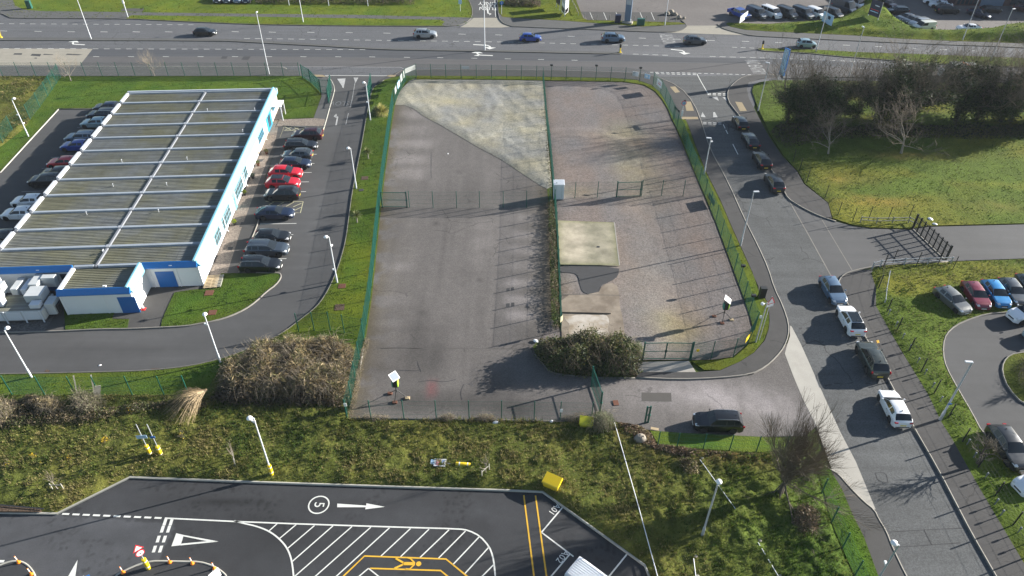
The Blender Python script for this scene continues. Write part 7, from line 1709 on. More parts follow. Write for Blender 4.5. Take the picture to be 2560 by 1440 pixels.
# cone
b = P(359, 773, .05); r = empty('traffic_cone', (b[0], b[1], .05)); tag(r, 'red and white traffic cone at the annex corner', 'cone')
mb = MB(); mb.box(-.22, .22, -.22, .22, 0, .04); mb.build('base', M['red_plastic'], r); mb = MB(); mb.lathe([(.18, .04), (.13, .22)], 14); mb.build('body', M['red_plastic'], r, smooth=True); mb = MB(); mb.lathe([(.13, .22), (.07, .52), (.03, .7)], 14); mb.build('sleeve', M['white_plastic'], r, smooth=True)
# boulder, planks, litter
def lump(name, px, py, sx, sy, sz, mat, label, cat, z=.1, seed=1, n=14, m=9, rz=0):
    b = P(px, py, z); V = []; F = []
    for i in range(m + 1):
        t = math.pi / 2 * i / m
        for j in range(n):
            a = 2 * math.pi * j / n; rr_ = 1 + .22 * (vnoise(math.cos(a) * 1.5 + seed * 3, math.sin(a) * 1.5 + t * 2, seed) - .5) * 2
            V.append((math.cos(a) * math.cos(t) * sx * rr_, math.sin(a) * math.cos(t) * sy * rr_, math.sin(t) * sz * (.85 + .3 * vnoise(i * .7, j * .7, seed))))
    for i in range(m):
        for j in range(n): F.append((i * n + j, i * n + (j + 1) % n, (i + 1) * n + (j + 1) % n, (i + 1) * n + j))
    mb = MB(); mb.add([(float(a), float(b_), float(c)) for a, b_, c in V], F); o = mb.build(name, M[mat], smooth=True, ang=50); o.location = (b[0], b[1], z - .02); o.rotation_euler = (0, 0, rz); tag(o, label, cat); return o
lump('boulder', 1602, 1101, .62, .5, .62, 'rock', 'tan boulder at the rubble corner below the drive', 'boulder', .12, 3)
lump('boulder', 1710, 46, .35, .3, .4, 'rock', 'pale stone at the dealer yard kerb', 'boulder', .1, 5)
for i, (x, y, s) in enumerate(((1668, 36, 1.2), (1678, 34, 1.5), (1688, 37, 1.0), (1697, 45, 1.1))): lump('boulder', x, y, .5 * s, .4 * s, .55 * s, 'rock', ('dark stone leftmost of the yard stones', 'largest dark stone of the yard stones', 'third small yard stone', 'rightmost low yard stone')[i], 'boulder', .1, 8 + i)
for i, (x, y, s, l) in enumerate(((1240, 1057, .35, 'white plastic sack on the lower yard fence line'), (1379, 1053, .2, 'small white rag beside the yard fence plate'), (1728, 1211, .28, 'scrap of white plastic in the rough grass'), (1795, 1343, .12, 'tiny white scrap near the lamp foot'), (1633, 1117, .22, 'white scrap by the boulder'), (46, 1112, .15, 'white scrap in the rough field at far left'), (243, 1192, .15, 'white scrap by the car park kerb corner'), (897, 1190, .13, 'white paper scrap in the rough field'), (2325, 548, .45, 'white sheet of litter beside the black gate'), (2337, 560, .3, 'second smaller sheet of litter beside the black gate'), (250, 913, .16, 'white litter on the private road'), (1120, 384, .14, 'white litter on the tarmac yard'), (1339, 852, .3, 'crumpled white sack at the thicket edge'))):
    lump('litter', x, y, s, s * .7, s * .45, 'white_plastic', l, 'litter', .12 if x not in (250, 1120) else .02, 20 + i, 8, 4, i)
for (x, y, rz, a, bb, m, l) in ((1417, 1248, -.55, .5, .2, 'cardboard', 'brown board lying beside the car park kerb'), (1520, 1094, .1, .35, .35, 'cardboard', 'rusty square cover in the grass below the bin'), (1637, 1071, -.2, .35, .14, 'timber', 'short pale plank at the drive fence end'), (1540, 1004, .1, .25, .3, 'terracotta', 'rusty square plate on the drive'), (1717, 203 + 1000, 0, .1, .1, 'timber', '')):
    if not l: continue
    b = P(x, y, .2); mb = MB(); mb.box(-a, a, -bb, bb, 0, .05, bev=.01); o = mb.build('loose_board', M[m]); o.location = (b[0], b[1], .12 if y != 1004 else .01); o.rotation_euler = (.05, .03, rz); tag(o, l, 'board')
# the long white pipe on the grass and lying posts
wp = [P3(1536, 1056, .5), P3(1556, 1125, .5), P3(1595, 1262, .48), P3(1645, 1445, .5), P3(1660, 1500, .5)]
mb = MB(); mb.tube(wp, .035, 8); o = mb.build('white_pipe', M['white_plastic'], smooth=True); tag(o, 'long thin white pipe running down across the rough grass', 'pipe')
for a, b, l in (((1750, 1149), (1841, 1276), 'thin white rail lying under the amber lamp'), ((1895, 1356), (1947, 1442), 'thin white rail lying lower right in the rough grass'), ((1734, 1396), (1740, 1445), 'thin white rail at the bottom edge of the rough grass')):
    A = P3(*a, .45); B = P3(*b, .45); r = empty('fallen_rail', tuple(A)); tag(r, l, 'rail'); mb = MB(); mb.tube([(0, 0, 0), tuple(B - A)], .03, 8); mb.build('rail', M['white_plastic'], r, smooth=True)
    for q in (Vector((.25, .25, -.1)), B - A + Vector((.2, .2, -.1))): mb = MB(); mb.lathe([(.16, -.3), (.14, 0), (.06, .02)], 6, T=Matrix.Translation(q)); mb.build('footing', M['concrete'], r)
# covers
for i, (x, y, s, m, l) in enumerate(((2072 // 1, 0, 0, '', ''), (523, 732, .45, 'terracotta', 'brown square cover in the grass island'), (531, 781, .4, 'terracotta', 'dark square cover low in the grass island'), (903, 475, .3, 'patch', 'small dark cover in the verge beside the lamp'), (855, 715, .4, 'terracotta', 'brown cover in the verge at the road bend'), (849, 768, .5, 'soil', 'bare soil cover in the lower verge'), (912, 445, .45, 'soil', 'bare soil ring in the upper verge'))):
    if not l: continue
    b = P(x, y, .12); mb = MB(); mb.box(-s, s, -s, s, 0, .03); o = mb.build('inspection_cover', M[m]); o.location = (b[0], b[1], .105); o.rotation_euler = (0, 0, .1); tag(o, l, 'manhole cover')
# flood light posts on compound fence, planters by the office
for (x, y, l) in ((1598, 206, 'black camera head on the compound corner post'), (1378, 199, 'black lamp head on the compound fence north side, left'), (1489, 200, 'black lamp head on the compound fence north side, right'), (1872, 786, 'black lamp head on the compound fence above the yellow board'), (1847, 711, 'black lamp head on the compound fence beside the road')):
    b = P(x, y, .1); mb = MB(); mb.box(-.28, .22, -.16, .16, 2.46, 2.72, bev=.05); o = mb.build('fence_floodlight', M['black_metal']); o.location = (b[0], b[1], .1); tag(o, l, 'floodlight')
for i, (x, y, l, c) in enumerate(((667, 385, 'potted shrub farthest up the office wall', (.10, .10, .03)), (660, 381 + 0, '', None), (646, 414, 'potted shrub by the two red cars end of the wall', (.08, .10, .02)), (633, 446, 'dark potted shrub below the downpipe', (.03, .05, .02)), (613, 488, 'yellow green potted shrub beside the narrow blue door', (.18, .22, .02)), (588, 562, 'bright lime potted shrub near the three by four window', (.35, .42, .02)))):
    if not l: continue
    b = P(x, y, .05); r = empty('potted_shrub', (b[0], b[1], .05)); tag(r, l, 'potted plant')
    mb = MB(); mb.lathe([(.16, 0), (.24, .34), (.26, .36), (.22, .36), (.20, .30)], 12); mb.build('pot', M['trim_black' if i > 2 else 'terracotta'], r, smooth=True)
    V = []; F = []; C = []
    for k in range(160):
        a = rng.uniform(0, 6.28); e = rng.uniform(-.3, 1.4); rr_ = .3 * rng.uniform(.6, 1); p = Vector((math.cos(a) * math.cos(e) * rr_, math.sin(a) * math.cos(e) * rr_, .5 + math.sin(e) * rr_)); t = Vector((rng.uniform(-1, 1), rng.uniform(-1, 1), rng.uniform(-.3, 1))).normalized() * .07; s_ = t.orthogonal().normalized() * .035
        n0 = len(V); V += [tuple(p - s_), tuple(p + t), tuple(p + s_), tuple(p - t)]; F.append((n0, n0 + 1, n0 + 2, n0 + 3)); f = rng.uniform(.6, 1.3); C += [[q * f for q in c]] * 4
    mk('foliage', np_mesh('foliage', np.array(V), np.array(F), M['leaf'], np.array(C)), r)
# ================================================================== VEGETATION
def grow(seed, height, spread, trunk_r, trunk_h, limbs=7, levels=4, kids=(7, 6, 6, 5), twig=.012, up=.35, wander=.25, lean=(0, 0), fork=(.45, 1.0), f0=(.5, 1.15)):
    """branching skeleton -> list of (points, radii, level)"""
    r = random.Random(seed); out = []
    def rnd(): return Vector((r.uniform(-1, 1), r.uniform(-1, 1), r.uniform(-1, 1)))
    def branch(p, d, L, rad, lv):
        n = 5 if lv < 2 else (4 if lv < levels else 3); pts = [p.copy()]; rads = [rad]; dd = d.copy()
        for i in range(n):
            dd = (dd + rnd() * wander * (1 if lv else .35) + Vector((0, 0, up * .22 if lv else 0))).normalized(); pts.append(pts[-1] + dd * (L / n)); rads.append(max(rad * (1 - .72 * (i + 1) / n), twig * .6))
        out.append((pts, rads, lv))
        if lv >= levels: return
        k = kids[min(lv, len(kids) - 1)]
        for j in range(k):
            t = r.uniform((.7 if f0[0] < .3 else .45) if lv == 0 else .25, 1.0) * n; i = min(int(t), n - 1); q = pts[i].lerp(pts[i + 1], t - i)
            a = (pts[i + 1] - pts[i]).normalized(); side = (rnd() - a * rnd().dot(a)).normalized()
            ang_ = r.uniform(*fork) if lv else r.uniform(*f0)
            nd = (a * math.cos(ang_) + side * math.sin(ang_)); nd.z += up * (.5 if lv else .25); nd.x *= spread; nd.y *= spread; nd.normalize()
            branch(q, nd, L * r.uniform(.48, .78) if lv else (height - trunk_h) * r.uniform(.55, .85), max(rads[i] * r.uniform(.5, .7), twig), lv + 1)
    branch(Vector((0, 0, 0)), Vector((lean[0], lean[1], 1)).normalized(), trunk_h, trunk_r, 0)
    return out
def tree_meshes(sk, split=1):
    tr = MB(); cr = MB()
    for pts, rads, lv in sk:
        (tr if lv <= split else cr).tube(pts, rads, 8 if lv == 0 else (5 if lv == 1 else 3), cap=lv < 2)
    return tr, cr
def leaves_mesh(name, pts, size, cols, seed=0, flat=.3, mat='leaf', droop=0, patch=0, slim=.42):
    """pts (n,3) -> diamond leaves"""
    g = np.random.default_rng(seed); n = len(pts)
    d = g.normal(size=(n, 3)); d[:, 2] = d[:, 2] * .6 + .25 - droop; d /= np.linalg.norm(d, axis=1)[:, None]
    u = np.cross(d, g.normal(size=(n, 3))); u /= np.linalg.norm(u, axis=1)[:, None] + 1e-9
    s = size * g.uniform(.6, 1.4, (n, 1))
    V = np.stack([pts - u * s * slim, pts + d * s, pts + u * s * slim, pts - d * s * .8], 1).reshape(-1, 3)
    F = np.arange(4 * n).reshape(n, 4)
    cols = np.array(cols); ci = g.integers(0, len(cols), n)
    if patch: ci = np.where(g.random(n) < patch, (fbm(pts[:, 0] * .55, pts[:, 1] * .55, seed, 3) * 1.7 - .35).clip(0, .99) * len(cols), ci).astype(int)
    c = cols[ci] * g.uniform(.6, 1.35, (n, 1))
    return np_mesh(name, V, F, M[mat], np.repeat(c, 4, 0))
TREES = {}
def place_tree(proto, px, py, rz, sc, label, name='bare_tree', cat='tree', group=None, z=.1, world=None, sz=None):
    b = world or P(px, py, z); r = empty(name, (b[0], b[1], z), rz); r.scale = (sc, sc, sz or sc); tag(r, label, cat, group)
    for nm, me in TREES[proto]: mk(nm, me, r)
    return r
def proto_tree(key, seed, height, spread, tr, th, kids, bark, twig, ivy=None, levels=4, up=.35, wander=.25, twr=.014, lean=(0, 0), **kw):
    sk = grow(seed, height, spread, tr, th, levels=levels, kids=kids, up=up, wander=wander, twig=twr, lean=lean, **kw); a, b = tree_meshes(sk)
    L = [('trunk', a.mesh('trunk', M[bark], True, 60)), ('crown', b.mesh('crown', M[twig], True, 80))]
    if ivy:
        r = np.random.default_rng(seed); P_ = []
        for pts, rads, lv in sk:
            if lv <= ivy[0]:
                for i in range(len(pts) - 1):
                    Ls = (pts[i + 1] - pts[i]).length; n = int(Ls * ivy[1] * (1.6 if lv == 0 else 1 if lv == 1 else .25))
                    t = r.random((n, 1)); q = np.array(pts[i]) * (1 - t) + np.array(pts[i + 1]) * t
                    P_.append(q + r.normal(size=(n, 3)) * ivy[2] * (1.3 if lv == 0 else 1) + np.array([0, 0, .1]))
        L.append(('ivy', leaves_mesh('ivy', np.vstack(P_), .17, [(.025, .045, .014), (.038, .062, .018), (.018, .034, .012), (.065, .09, .028)], seed)))
    TREES[key] = L
proto_tree('big', 5, 6.6, 1.0, .30, 1.7, (22, 7, 7, 5), 'bark', 'twig', up=.16, wander=.14, twr=.009, lean=(.16, .02), fork=(.25, .62), f0=(.10, 1.2))
proto_tree('ivy_a', 21, 11.0, 1.15, .32, 3.4, (9, 6, 5, 3), 'bark', 'twig', ivy=(1, 620, .62), twr=.012)
proto_tree('ivy_b', 33, 12.5, 1.3, .34, 3.4, (9, 6, 5, 4), 'bark', 'twig', ivy=(1, 260, .48), twr=.011)
proto_tree('plain_a', 47, 10.0, 1.25, .26, 2.8, (8, 6, 6, 4), 'bark', 'twig', twr=.012, ivy=(0, 120, .35))
proto_tree('pale_a', 55, 6.0, 1.35, .15, 1.9, (7, 5, 5, 4), 'bark_pale', 'twig', twr=.012, wander=.3)
proto_tree('sapling', 66, 3.0, .8, .045, 1.4, (7, 4, 3), 'bark_pale', 'twig', levels=2, twr=.008)
proto_tree('birch', 71, 4.6, .8, .07, 1.6, (9, 5, 4), 'bark_pale', 'twig_pale', levels=3, twr=.008)
proto_tree('pollard', 81, 3.6, 1.3, .18, 2.1, (12, 5, 4), 'bark', 'twig_pale', levels=3, twr=.014, wander=.4)
place_tree('big', 1948, 1236, .4, 1.0, 'large bare spreading tree in the grass beside the lower side road')
gt = 'trees of the shelter belt by the main road'
for p_, x, y, rz, s, l in (('plain_a', 1968, 306, 0, 1.0, 'bare twisted tree at the left end of the shelter belt'), ('ivy_a', 2000, 310, 1, .85, 'dense ivy covered tree second in the shelter belt'), ('ivy_a', 2032, 312, 2.6, .9, 'tallest of the dense ivy covered trees in the belt'), ('ivy_a', 2062, 308, 4, .8, 'dense ivy covered tree on the right of the ivy clump'),
    ('plain_a', 2140, 296, 2, .8, 'thin reddish bare tree after the ivy clump'), ('ivy_b', 2198, 308, .3, .95, 'ivy stemmed tree left of the wide middle crown'), ('ivy_b', 2232, 306, 1.9, 1.1, 'widest bare crown with ivy stem in the middle of the belt'), ('ivy_b', 2262, 300, 3.3, .85, 'ivy stemmed tree on the right of the middle crown'),
    ('ivy_b', 2388, 305, 4.4, 1.0, 'dark gnarled tree in front of the cream van'), ('ivy_b', 2440, 302, 5.2, .95, 'dark bare tree right of the cream van'), ('ivy_b', 2500, 305, .9, .9, 'dark bare tree near the right end of the belt'), ('plain_a', 2525, 304, 1.3, 1.1, 'leaning bare tree at the right edge of the belt'), ('plain_a', 2585, 300, 2.2, 1.1, 'bare tree crossing the right edge'), ('ivy_a', 2640, 310, 2.2, 1.0, 'ivy tree beyond the right edge'), ('plain_a', 2590, 215, .3, 1.0, 'bare tree overhanging the reservation at the far right')):
    place_tree(p_, x, y, rz, s, l, group=gt)
place_tree('pale_a', 2070, 386, .2, 1.0, 'pale stemmed bare tree, left one on the field edge'); place_tree('pale_a', 2252, 384, 1.6, 1.35, 'pale stemmed bare tree with wide crown on the field edge')
place_tree('pollard', 2443, 1160, .8, 1.0, 'pollarded stump with whippy shoots beside the dark car'); place_tree('pollard', 2620, 960, 2.0, .7, 'thin bare shrub tree on the round island')
place_tree('birch', 178, 203, 0, 1.0, 'small pale forked tree at the lawn corner'); place_tree('birch', 387, 190, 2, 1.0, 'small bare tree in the fence line north of the office')
for i, (x, y, l) in enumerate(((148, 1227, 'young staked tree at the left of the rough field'), (588, 1157, 'young staked tree left of the yellow guarded lamp'), (1214, 1186, 'young staked tree right of the fallen sign'))):
    t = place_tree('sapling', x, y, i * 2.0, 1.0, l, name='young_tree')
    for s in (-.45, .45): mb = MB(); mb.box(s - .035, s + .035, -.035, .035, 0, .95); mb.build('stake', M['timber_grey'], t)
    mb = MB(); mb.box(-.45, .45, -.02, .02, .72, .80); mb.build('cross_tie', M['timber_grey'], t)
# --- thickets and bushes
def blob_pts(n, cx, cy, z0, rx, ry, h, g, shell=.55):
    a = g.uniform(0, 2 * np.pi, n); e = np.arcsin(g.uniform(0, 1, n)); rr = shell + (1 - shell) * g.random(n) ** .7
    lum = .75 + .5 * vnoise(np.cos(a) * 2 + cx, np.sin(a) * 2 + e * 2 + cy, 3); rr = rr * lum
    return np.stack([cx + np.cos(a) * np.cos(e) * rx * rr, cy + np.sin(a) * np.cos(e) * ry * rr, z0 + np.sin(e) * h * rr], 1)
def stems(mb_list, n, cx, cy, r, h, g, rad=.012, arch=.6, z0=0):
    for k in range(n):
        a = g.uniform(0, 6.283); d = g.random() ** .5 * r; p = Vector((cx + math.cos(a) * d, cy + math.sin(a) * d, z0)); b = g.uniform(0, 6.283); L = h * g.uniform(.6, 1.15)
        o = Vector((math.cos(b), math.sin(b), 0)); pts = [p, p + o * L * .15 * arch + Vector((0, 0, L * .5)), p + o * L * .5 * arch + Vector((0, 0, L * .9)), p + o * L * .95 * arch + Vector((0, 0, L * (.95 - .3 * arch)))]
        mb_list.tube(pts, [rad, rad * .8, rad * .5, rad * .3], 3, cap=False)
def thicket(name, label, poly, h, n_leaf, n_stem, cols, leaf=.14, twigm='twig', step=1.5, seed=1, cat='bush', leafz=(.15, 1.0), stem_r=.014):
    """a tangled bank of scrub over a ground outline"""
    pw_ = W(poly, .1); g = np.random.default_rng(seed); xs = [p[0] for p in pw_]; ys = [p[1] for p in pw_]; c = (sum(xs) / len(xs), sum(ys) / len(ys))
    r = empty(name, (c[0], c[1], .05)); tag(r, label, cat)
    def sample(n):
        out = np.zeros((0, 2))
        while len(out) < n:
            q = np.stack([g.uniform(min(xs), max(xs), n * 2), g.uniform(min(ys), max(ys), n * 2)], 1); q = q[inside(q[:, 0], q[:, 1], pw_)]; out = np.vstack([out, q])
        return out[:n]
    def hh(x, y, d): return h * np.clip(d / (h * .5), .10, 1) ** .55 * (.22 + 1.35 * fbm(x * .8, y * .8, seed, 3))
    q = sample(n_leaf); d = edist(q[:, 0], q[:, 1], pw_); H_ = hh(q[:, 0], q[:, 1], d)
    z = H_ * (1 - g.random(n_leaf) ** 2.2 * (1 - leafz[0])) * leafz[1]
    P_ = np.stack([q[:, 0] - c[0] + g.normal(size=n_leaf) * .1 * h, q[:, 1] - c[1] + g.normal(size=n_leaf) * .1 * h, z], 1)
    mk('foliage', leaves_mesh('foliage', P_, leaf, cols, seed, patch=.7, slim=.13 if twigm == 'twig_pale' else .42), r)
    mb = MB(); q = sample(n_stem); d = edist(q[:, 0], q[:, 1], pw_); H_ = hh(q[:, 0], q[:, 1], d)
    for (x, y), hz in zip(q, H_): stems(mb, 1, x - c[0], y - c[1], .1, hz * 1.12, g, stem_r, g.uniform(.3, 1.1))
    mb.build('stem', M[twigm], r)
    return r
olive = [(.13, .12, .045), (.085, .095, .03), (.16, .13, .065), (.06, .07, .02), (.12, .085, .05)]
straw = [(.30, .235, .13), (.24, .19, .10), (.18, .145, .075), (.36, .29, .17), (.12, .11, .05)]
green = [(.05, .08, .018), (.07, .095, .025), (.035, .055, .014), (.10, .11, .04), (.025, .04, .015)]
thicket('bramble_thicket', 'large tawny bramble thicket left of the tarmac yard', [(545, 985), (560, 930), (610, 905), (660, 872), (720, 862), (800, 858), (880, 872), (893, 900), (885, 950), (872, 1010), (820, 1012), (700, 1010), (600, 1005)], 2.0, 16000, 4200, [(.10, .075, .04), (.17, .125, .06), (.26, .20, .10), (.14, .13, .05), (.30, .235, .13), (.08, .085, .03), (.20, .15, .08), (.06, .045, .03)], .24, 'twig_pale', seed=4)
thicket('bramble_bank', 'dark lower fringe of bramble below the tawny thicket', [(520, 1010), (560, 960), (620, 975), (700, 1000), (790, 985), (850, 1000), (868, 1030), (800, 1018), (700, 1022), (600, 1018)], 1.0, 3500, 900, [(.07, .05, .03), (.10, .07, .045), (.05, .055, .02)], .11, 'bark', seed=5)
thicket('evergreen_thicket', 'tall dark green thicket between the tarmac drive and the gravel gate', [(1338, 884), (1352, 866), (1390, 860), (1470, 856), (1560, 858), (1594, 888), (1591, 940), (1500, 942), (1430, 938), (1378, 930)], 2.5, 15000, 1500, green + olive[:3], .13, 'twig', seed=6)
thicket('sallow_bush', 'light green bush on the right shoulder of the dark thicket', [(1560, 876), (1600, 872), (1604, 892), (1594, 905), (1568, 905)], 3.0, 2200, 220, [(.14, .18, .04), (.10, .14, .03), (.16, .17, .06)], .12, 'twig_pale', seed=7)
thicket('brown_scrub', 'rusty brown dead scrub on the near right corner of the thicket', [(1545, 905), (1590, 900), (1594, 938), (1560, 940), (1535, 930)], 1.9, 1600, 380, [(.12, .075, .04), (.16, .10, .055), (.08, .06, .03)], .11, 'twig_pale', seed=8)
thicket('grey_bush', 'grey green rounded bush beside the dull yellow bin', [(1462, 1072), (1470, 1052), (1500, 1042), (1530, 1052), (1536, 1075), (1510, 1088), (1480, 1086)], 2.0, 3800, 300, [(.16, .18, .09), (.11, .13, .06), (.07, .09, .035), (.20, .21, .12)], .10, 'twig_pale', seed=9)
for i, (poly, h, l, cset) in enumerate((
    ([(-40, 1075), (-40, 1020), (20, 1005), (45, 1025), (40, 1070)], 2.2, 'tawny shrub at the far left of the rough field', straw), ([(95, 1035), (110, 1012), (150, 1010), (165, 1030), (140, 1045)], 1.9, 'straw coloured shrub left of the lichen grey one', straw),
    ([(185, 1020), (200, 995), (250, 995), (268, 1020), (240, 1040), (200, 1038)], 2.2, 'lichen grey shrub in front of the pale fence boards', [(.20, .19, .12), (.14, .14, .07), (.24, .22, .15)]), ([(60, 1010), (70, 1000), (100, 1000), (98, 1015)], 1.3, 'thin pale shrub below the lower fence', straw),
    ([(300, 1100), (300, 1092), (345, 1090), (340, 1102)], .5, 'low scrub patch', olive))[:4]):
    thicket('scrub_bush', l, poly, h, 1500, 420, cset, .16, 'twig_pale', seed=30 + i, stem_r=.011)
thicket('hedge_bank', 'dark straggling bank of dead growth under the lower fence', [(-60, 1050), (0, 1000), (100, 1012), (250, 1028), (380, 1010), (470, 1000), (530, 1008), (520, 1030), (380, 1030), (250, 1062), (100, 1072), (0, 1078)], .75, 5200, 900, [(.07, .06, .03), (.11, .085, .05), (.05, .06, .02), (.15, .12, .07)], .11, 'bark', seed=40)
# cut reed bundle
b = P(505, 1000, .3); r = empty('reed_pile', (b[0], b[1], .2), 0); tag(r, 'fan shaped heap of cut straw coloured canes', 'cane heap')
mb = MB(); g = np.random.default_rng(5); apex = Vector((.4, .5, .9))
for k in range(170):
    a = g.uniform(math.radians(185), math.radians(268)); L = g.uniform(1.8, 4.2); e = Vector((math.cos(a) * L, math.sin(a) * L * .95, g.uniform(-.15, .35) - .1)); m_ = apex.lerp(apex + e, .5) + Vector((g.normal() * .12, g.normal() * .12, .25 + g.random() * .2)); mb.tube([apex + Vector((g.normal() * .06, g.normal() * .06, 0)), m_, Vector((apex.x + e.x, apex.y + e.y, max(.05, g.uniform(0, .4))))], [.016, .013, .007], 3, cap=False)
M['cane'] = plain('cane', (.36, .27, .16), .9, var=.3, vscale=3); mb.build('cane', M['cane'], r)
# pampas and cordylines
def spiky(px, py, n, L, label, cols, name, spread=1.0, z=.12, trunk=0.0, wd=.03):
    b = P(px, py, z); r = empty(name, (b[0], b[1], z)); tag(r, label, 'plant'); g = np.random.default_rng(int(px)); V = []; F = []; C = []
    for k in range(n):
        a = g.uniform(0, 6.283); e = g.uniform(.15, 1.45); l = L * g.uniform(.6, 1.1); d = np.array([math.cos(a) * math.cos(e) * spread, math.sin(a) * math.cos(e) * spread, math.sin(e)]); s = np.array([-math.sin(a), math.cos(a), 0]) * wd
        p0 = np.array([0, 0, trunk]); p1 = p0 + d * l * .55; p2 = p0 + d * l + np.array([0, 0, -l * .45 * math.cos(e)]); n0 = len(V)
        V += [p0 - s * .6, p0 + s * .6, p1 + s, p1 - s, p2 + s * .1, p2 - s * .1]; F += [(n0, n0 + 1, n0 + 2, n0 + 3), (n0 + 3, n0 + 2, n0 + 4, n0 + 5)]
        cc_ = np.array(cols[g.integers(0, len(cols))]) * g.uniform(.7, 1.25); C += [cc_] * 6
    mk('foliage', np_mesh('foliage', np.array(V), np.array(F), M['leaf'], np.array(C)), r)
    if trunk: mb = MB(); mb.tube([(0, 0, 0), (0, 0, trunk)], [.09, .07], 8); mb.build('trunk', M['bark_pale'], r, smooth=True)
    return r
spiky(955, 284, 900, 1.9, 'yellow and green flax clump on the verge by the entry', [(.55, .48, .16), (.62, .55, .25), (.42, .42, .10), (.20, .26, .06)], 'flax_clump'); spiky(941, 284, 300, 1.6, 'grey green flax half shading the yellow clump', [(.10, .15, .05), (.22, .26, .12), (.07, .10, .04)], 'flax_clump')
spiky(921, 397, 150, 1.1, 'small cordyline with a white bloom on the upper verge', [(.16, .19, .06), (.24, .24, .10), (.09, .12, .03)], 'cordyline', trunk=.9); spiky(893, 556, 150, 1.1, 'small cordyline halfway down the verge', [(.14, .18, .05), (.26, .26, .12), (.07, .10, .03)], 'cordyline', trunk=.9)
# ivy and weeds along the middle fence, hedge at the top
thicket('ivy_strip', 'strip of ivy and dead weeds against the middle fence by the slab', [(1369, 505), (1384, 500), (1389, 600), (1394, 700), (1399, 822), (1383, 826), (1378, 760), (1374, 650), (1371, 560)], .9, 3600, 500, [(.04, .07, .015), (.08, .10, .03), (.13, .10, .06), (.03, .045, .015)], .10, seed=50)
thicket('ivy_strip', 'thin strip of dead weeds on the middle fence by the pale gravel', [(1358, 215), (1363, 215), (1372, 330), (1379, 440), (1381, 490), (1374, 490), (1364, 330)], .7, 800, 260, [(.10, .10, .04), (.05, .07, .02)], .09, seed=51)
for i, (x0, x1, l) in enumerate(((905, 975, 'weeds at the lower yard fence, left tuft by the corner'), (1095, 1140, 'weeds at the lower yard fence, middle pale tuft'), (1190, 1240, 'weeds at the lower yard fence near the white sack'), (1400, 1470, 'weeds at the lower yard fence near the open gate'))):
    thicket('weed_tuft', l, [(x0, 1050), (x0 + 4, 1040), (x1 - 4, 1040), (x1, 1051), ((x0 + x1) / 2, 1058)], .8, 500, 260, straw, .07, 'twig_pale', seed=60 + i, stem_r=.008)
thicket('weed_margin', 'tawny weeds along the lower left yard fence', [(914, 845), (926, 850), (908, 905), (900, 960), (890, 1005), (880, 1040), (869, 1040), (880, 985), (893, 925), (903, 880)], .7, 1800, 700, straw + olive, .08, 'twig_pale', seed=66, stem_r=.009)
thicket('rubble_strip', 'strip of dry rubble weeds below the drive', [(1545, 1058), (1600, 1066), (1628, 1085), (1640, 1112), (1700, 1120), (1800, 1130), (1900, 1136), (1880, 1150), (1760, 1152), (1680, 1142), (1610, 1120), (1560, 1085)], .38, 4200, 900, [(.17, .11, .07), (.24, .18, .11), (.12, .08, .05), (.08, .07, .03)], .10, 'twig', seed=67)
thicket('hedge', 'clipped dark brown hedge across the top left edge', [(640, 9), (1036, 12), (1040, -8), (640, -8)], 1.6, 9000, 700, [(.06, .05, .03), (.10, .08, .05), (.04, .045, .02), (.13, .10, .07)], .14, seed=68)
thicket('hedge', 'low brown hedge beside the one way road', [(1262, 14), (1290, 17), (1350, 18), (1352, 4), (1262, 2)], 1.2, 3000, 300, [(.09, .06, .045), (.06, .06, .03), (.13, .09, .07)], .13, seed=69)
thicket('undergrowth', 'dark undergrowth below the shelter belt trees', [(1925, 335), (1945, 312), (2060, 322), (2200, 318), (2400, 318), (2560, 316), (2760, 316), (2760, 350), (2560, 348), (2400, 350), (2200, 345), (2060, 352), (1965, 372)], .8, 9000, 1500, [(.035, .04, .015), (.06, .055, .03), (.02, .028, .012), (.09, .08, .045)], .16, 'twig', seed=70)
thicket('bush', 'grey bush on top of the mound by the vans', [(2150, 14), (2160, 4), (2200, 6), (2215, 16), (2190, 20)], 1.3, 1500, 120, green, .15, seed=71)
thicket('island_scrub', 'dead scrub on the round island at the right', [(2530, 925), (2545, 900), (2600, 895), (2640, 930), (2600, 980), (2550, 975)], .7, 1300, 500, straw[:3] + olive, .1, 'twig_pale', seed=72)
thicket('bramble_mound', 'rust coloured bramble mound in the lower right grass', [(1975, 1300), (1990, 1270), (2030, 1275), (2050, 1310), (2040, 1345), (1990, 1345)], 1.0, 1400, 420, [(.13, .085, .05), (.10, .08, .035), (.17, .12, .07)], .1, 'twig', seed=73)
thicket('bramble_mound', 'straw coloured bramble mound below the rubble strip', [(1690, 1165), (1700, 1150), (1745, 1152), (1752, 1185), (1720, 1200)], .6, 700, 260, straw + olive, .1, 'twig', seed=74)
gorse = [(.62, .42, .02), (.50, .34, .02), (.10, .12, .03), (.06, .08, .02)]
for i, (x, y) in enumerate(((265, 1103), (83, 1142), (99, 1160), (176, 1146), (458, 1092), (25, 1163), (325, 1030))):
    thicket('gorse_bush', ('flowering gorse tuft nearest the blue plated posts', 'flowering gorse tuft upper of the left pair', 'flowering gorse tuft lower of the left pair', 'small flowering gorse tuft between the left pair and the posts', 'flowering gorse tuft right of the posts', 'small flowering gorse tuft at the left edge', 'flowering gorse under the lower fence')[i], [(x - 14, y + 8), (x - 8, y - 6), (x + 8, y - 8), (x + 14, y + 4), (x + 4, y + 12)], .6, 330, 40, gorse, .06, seed=80 + i)
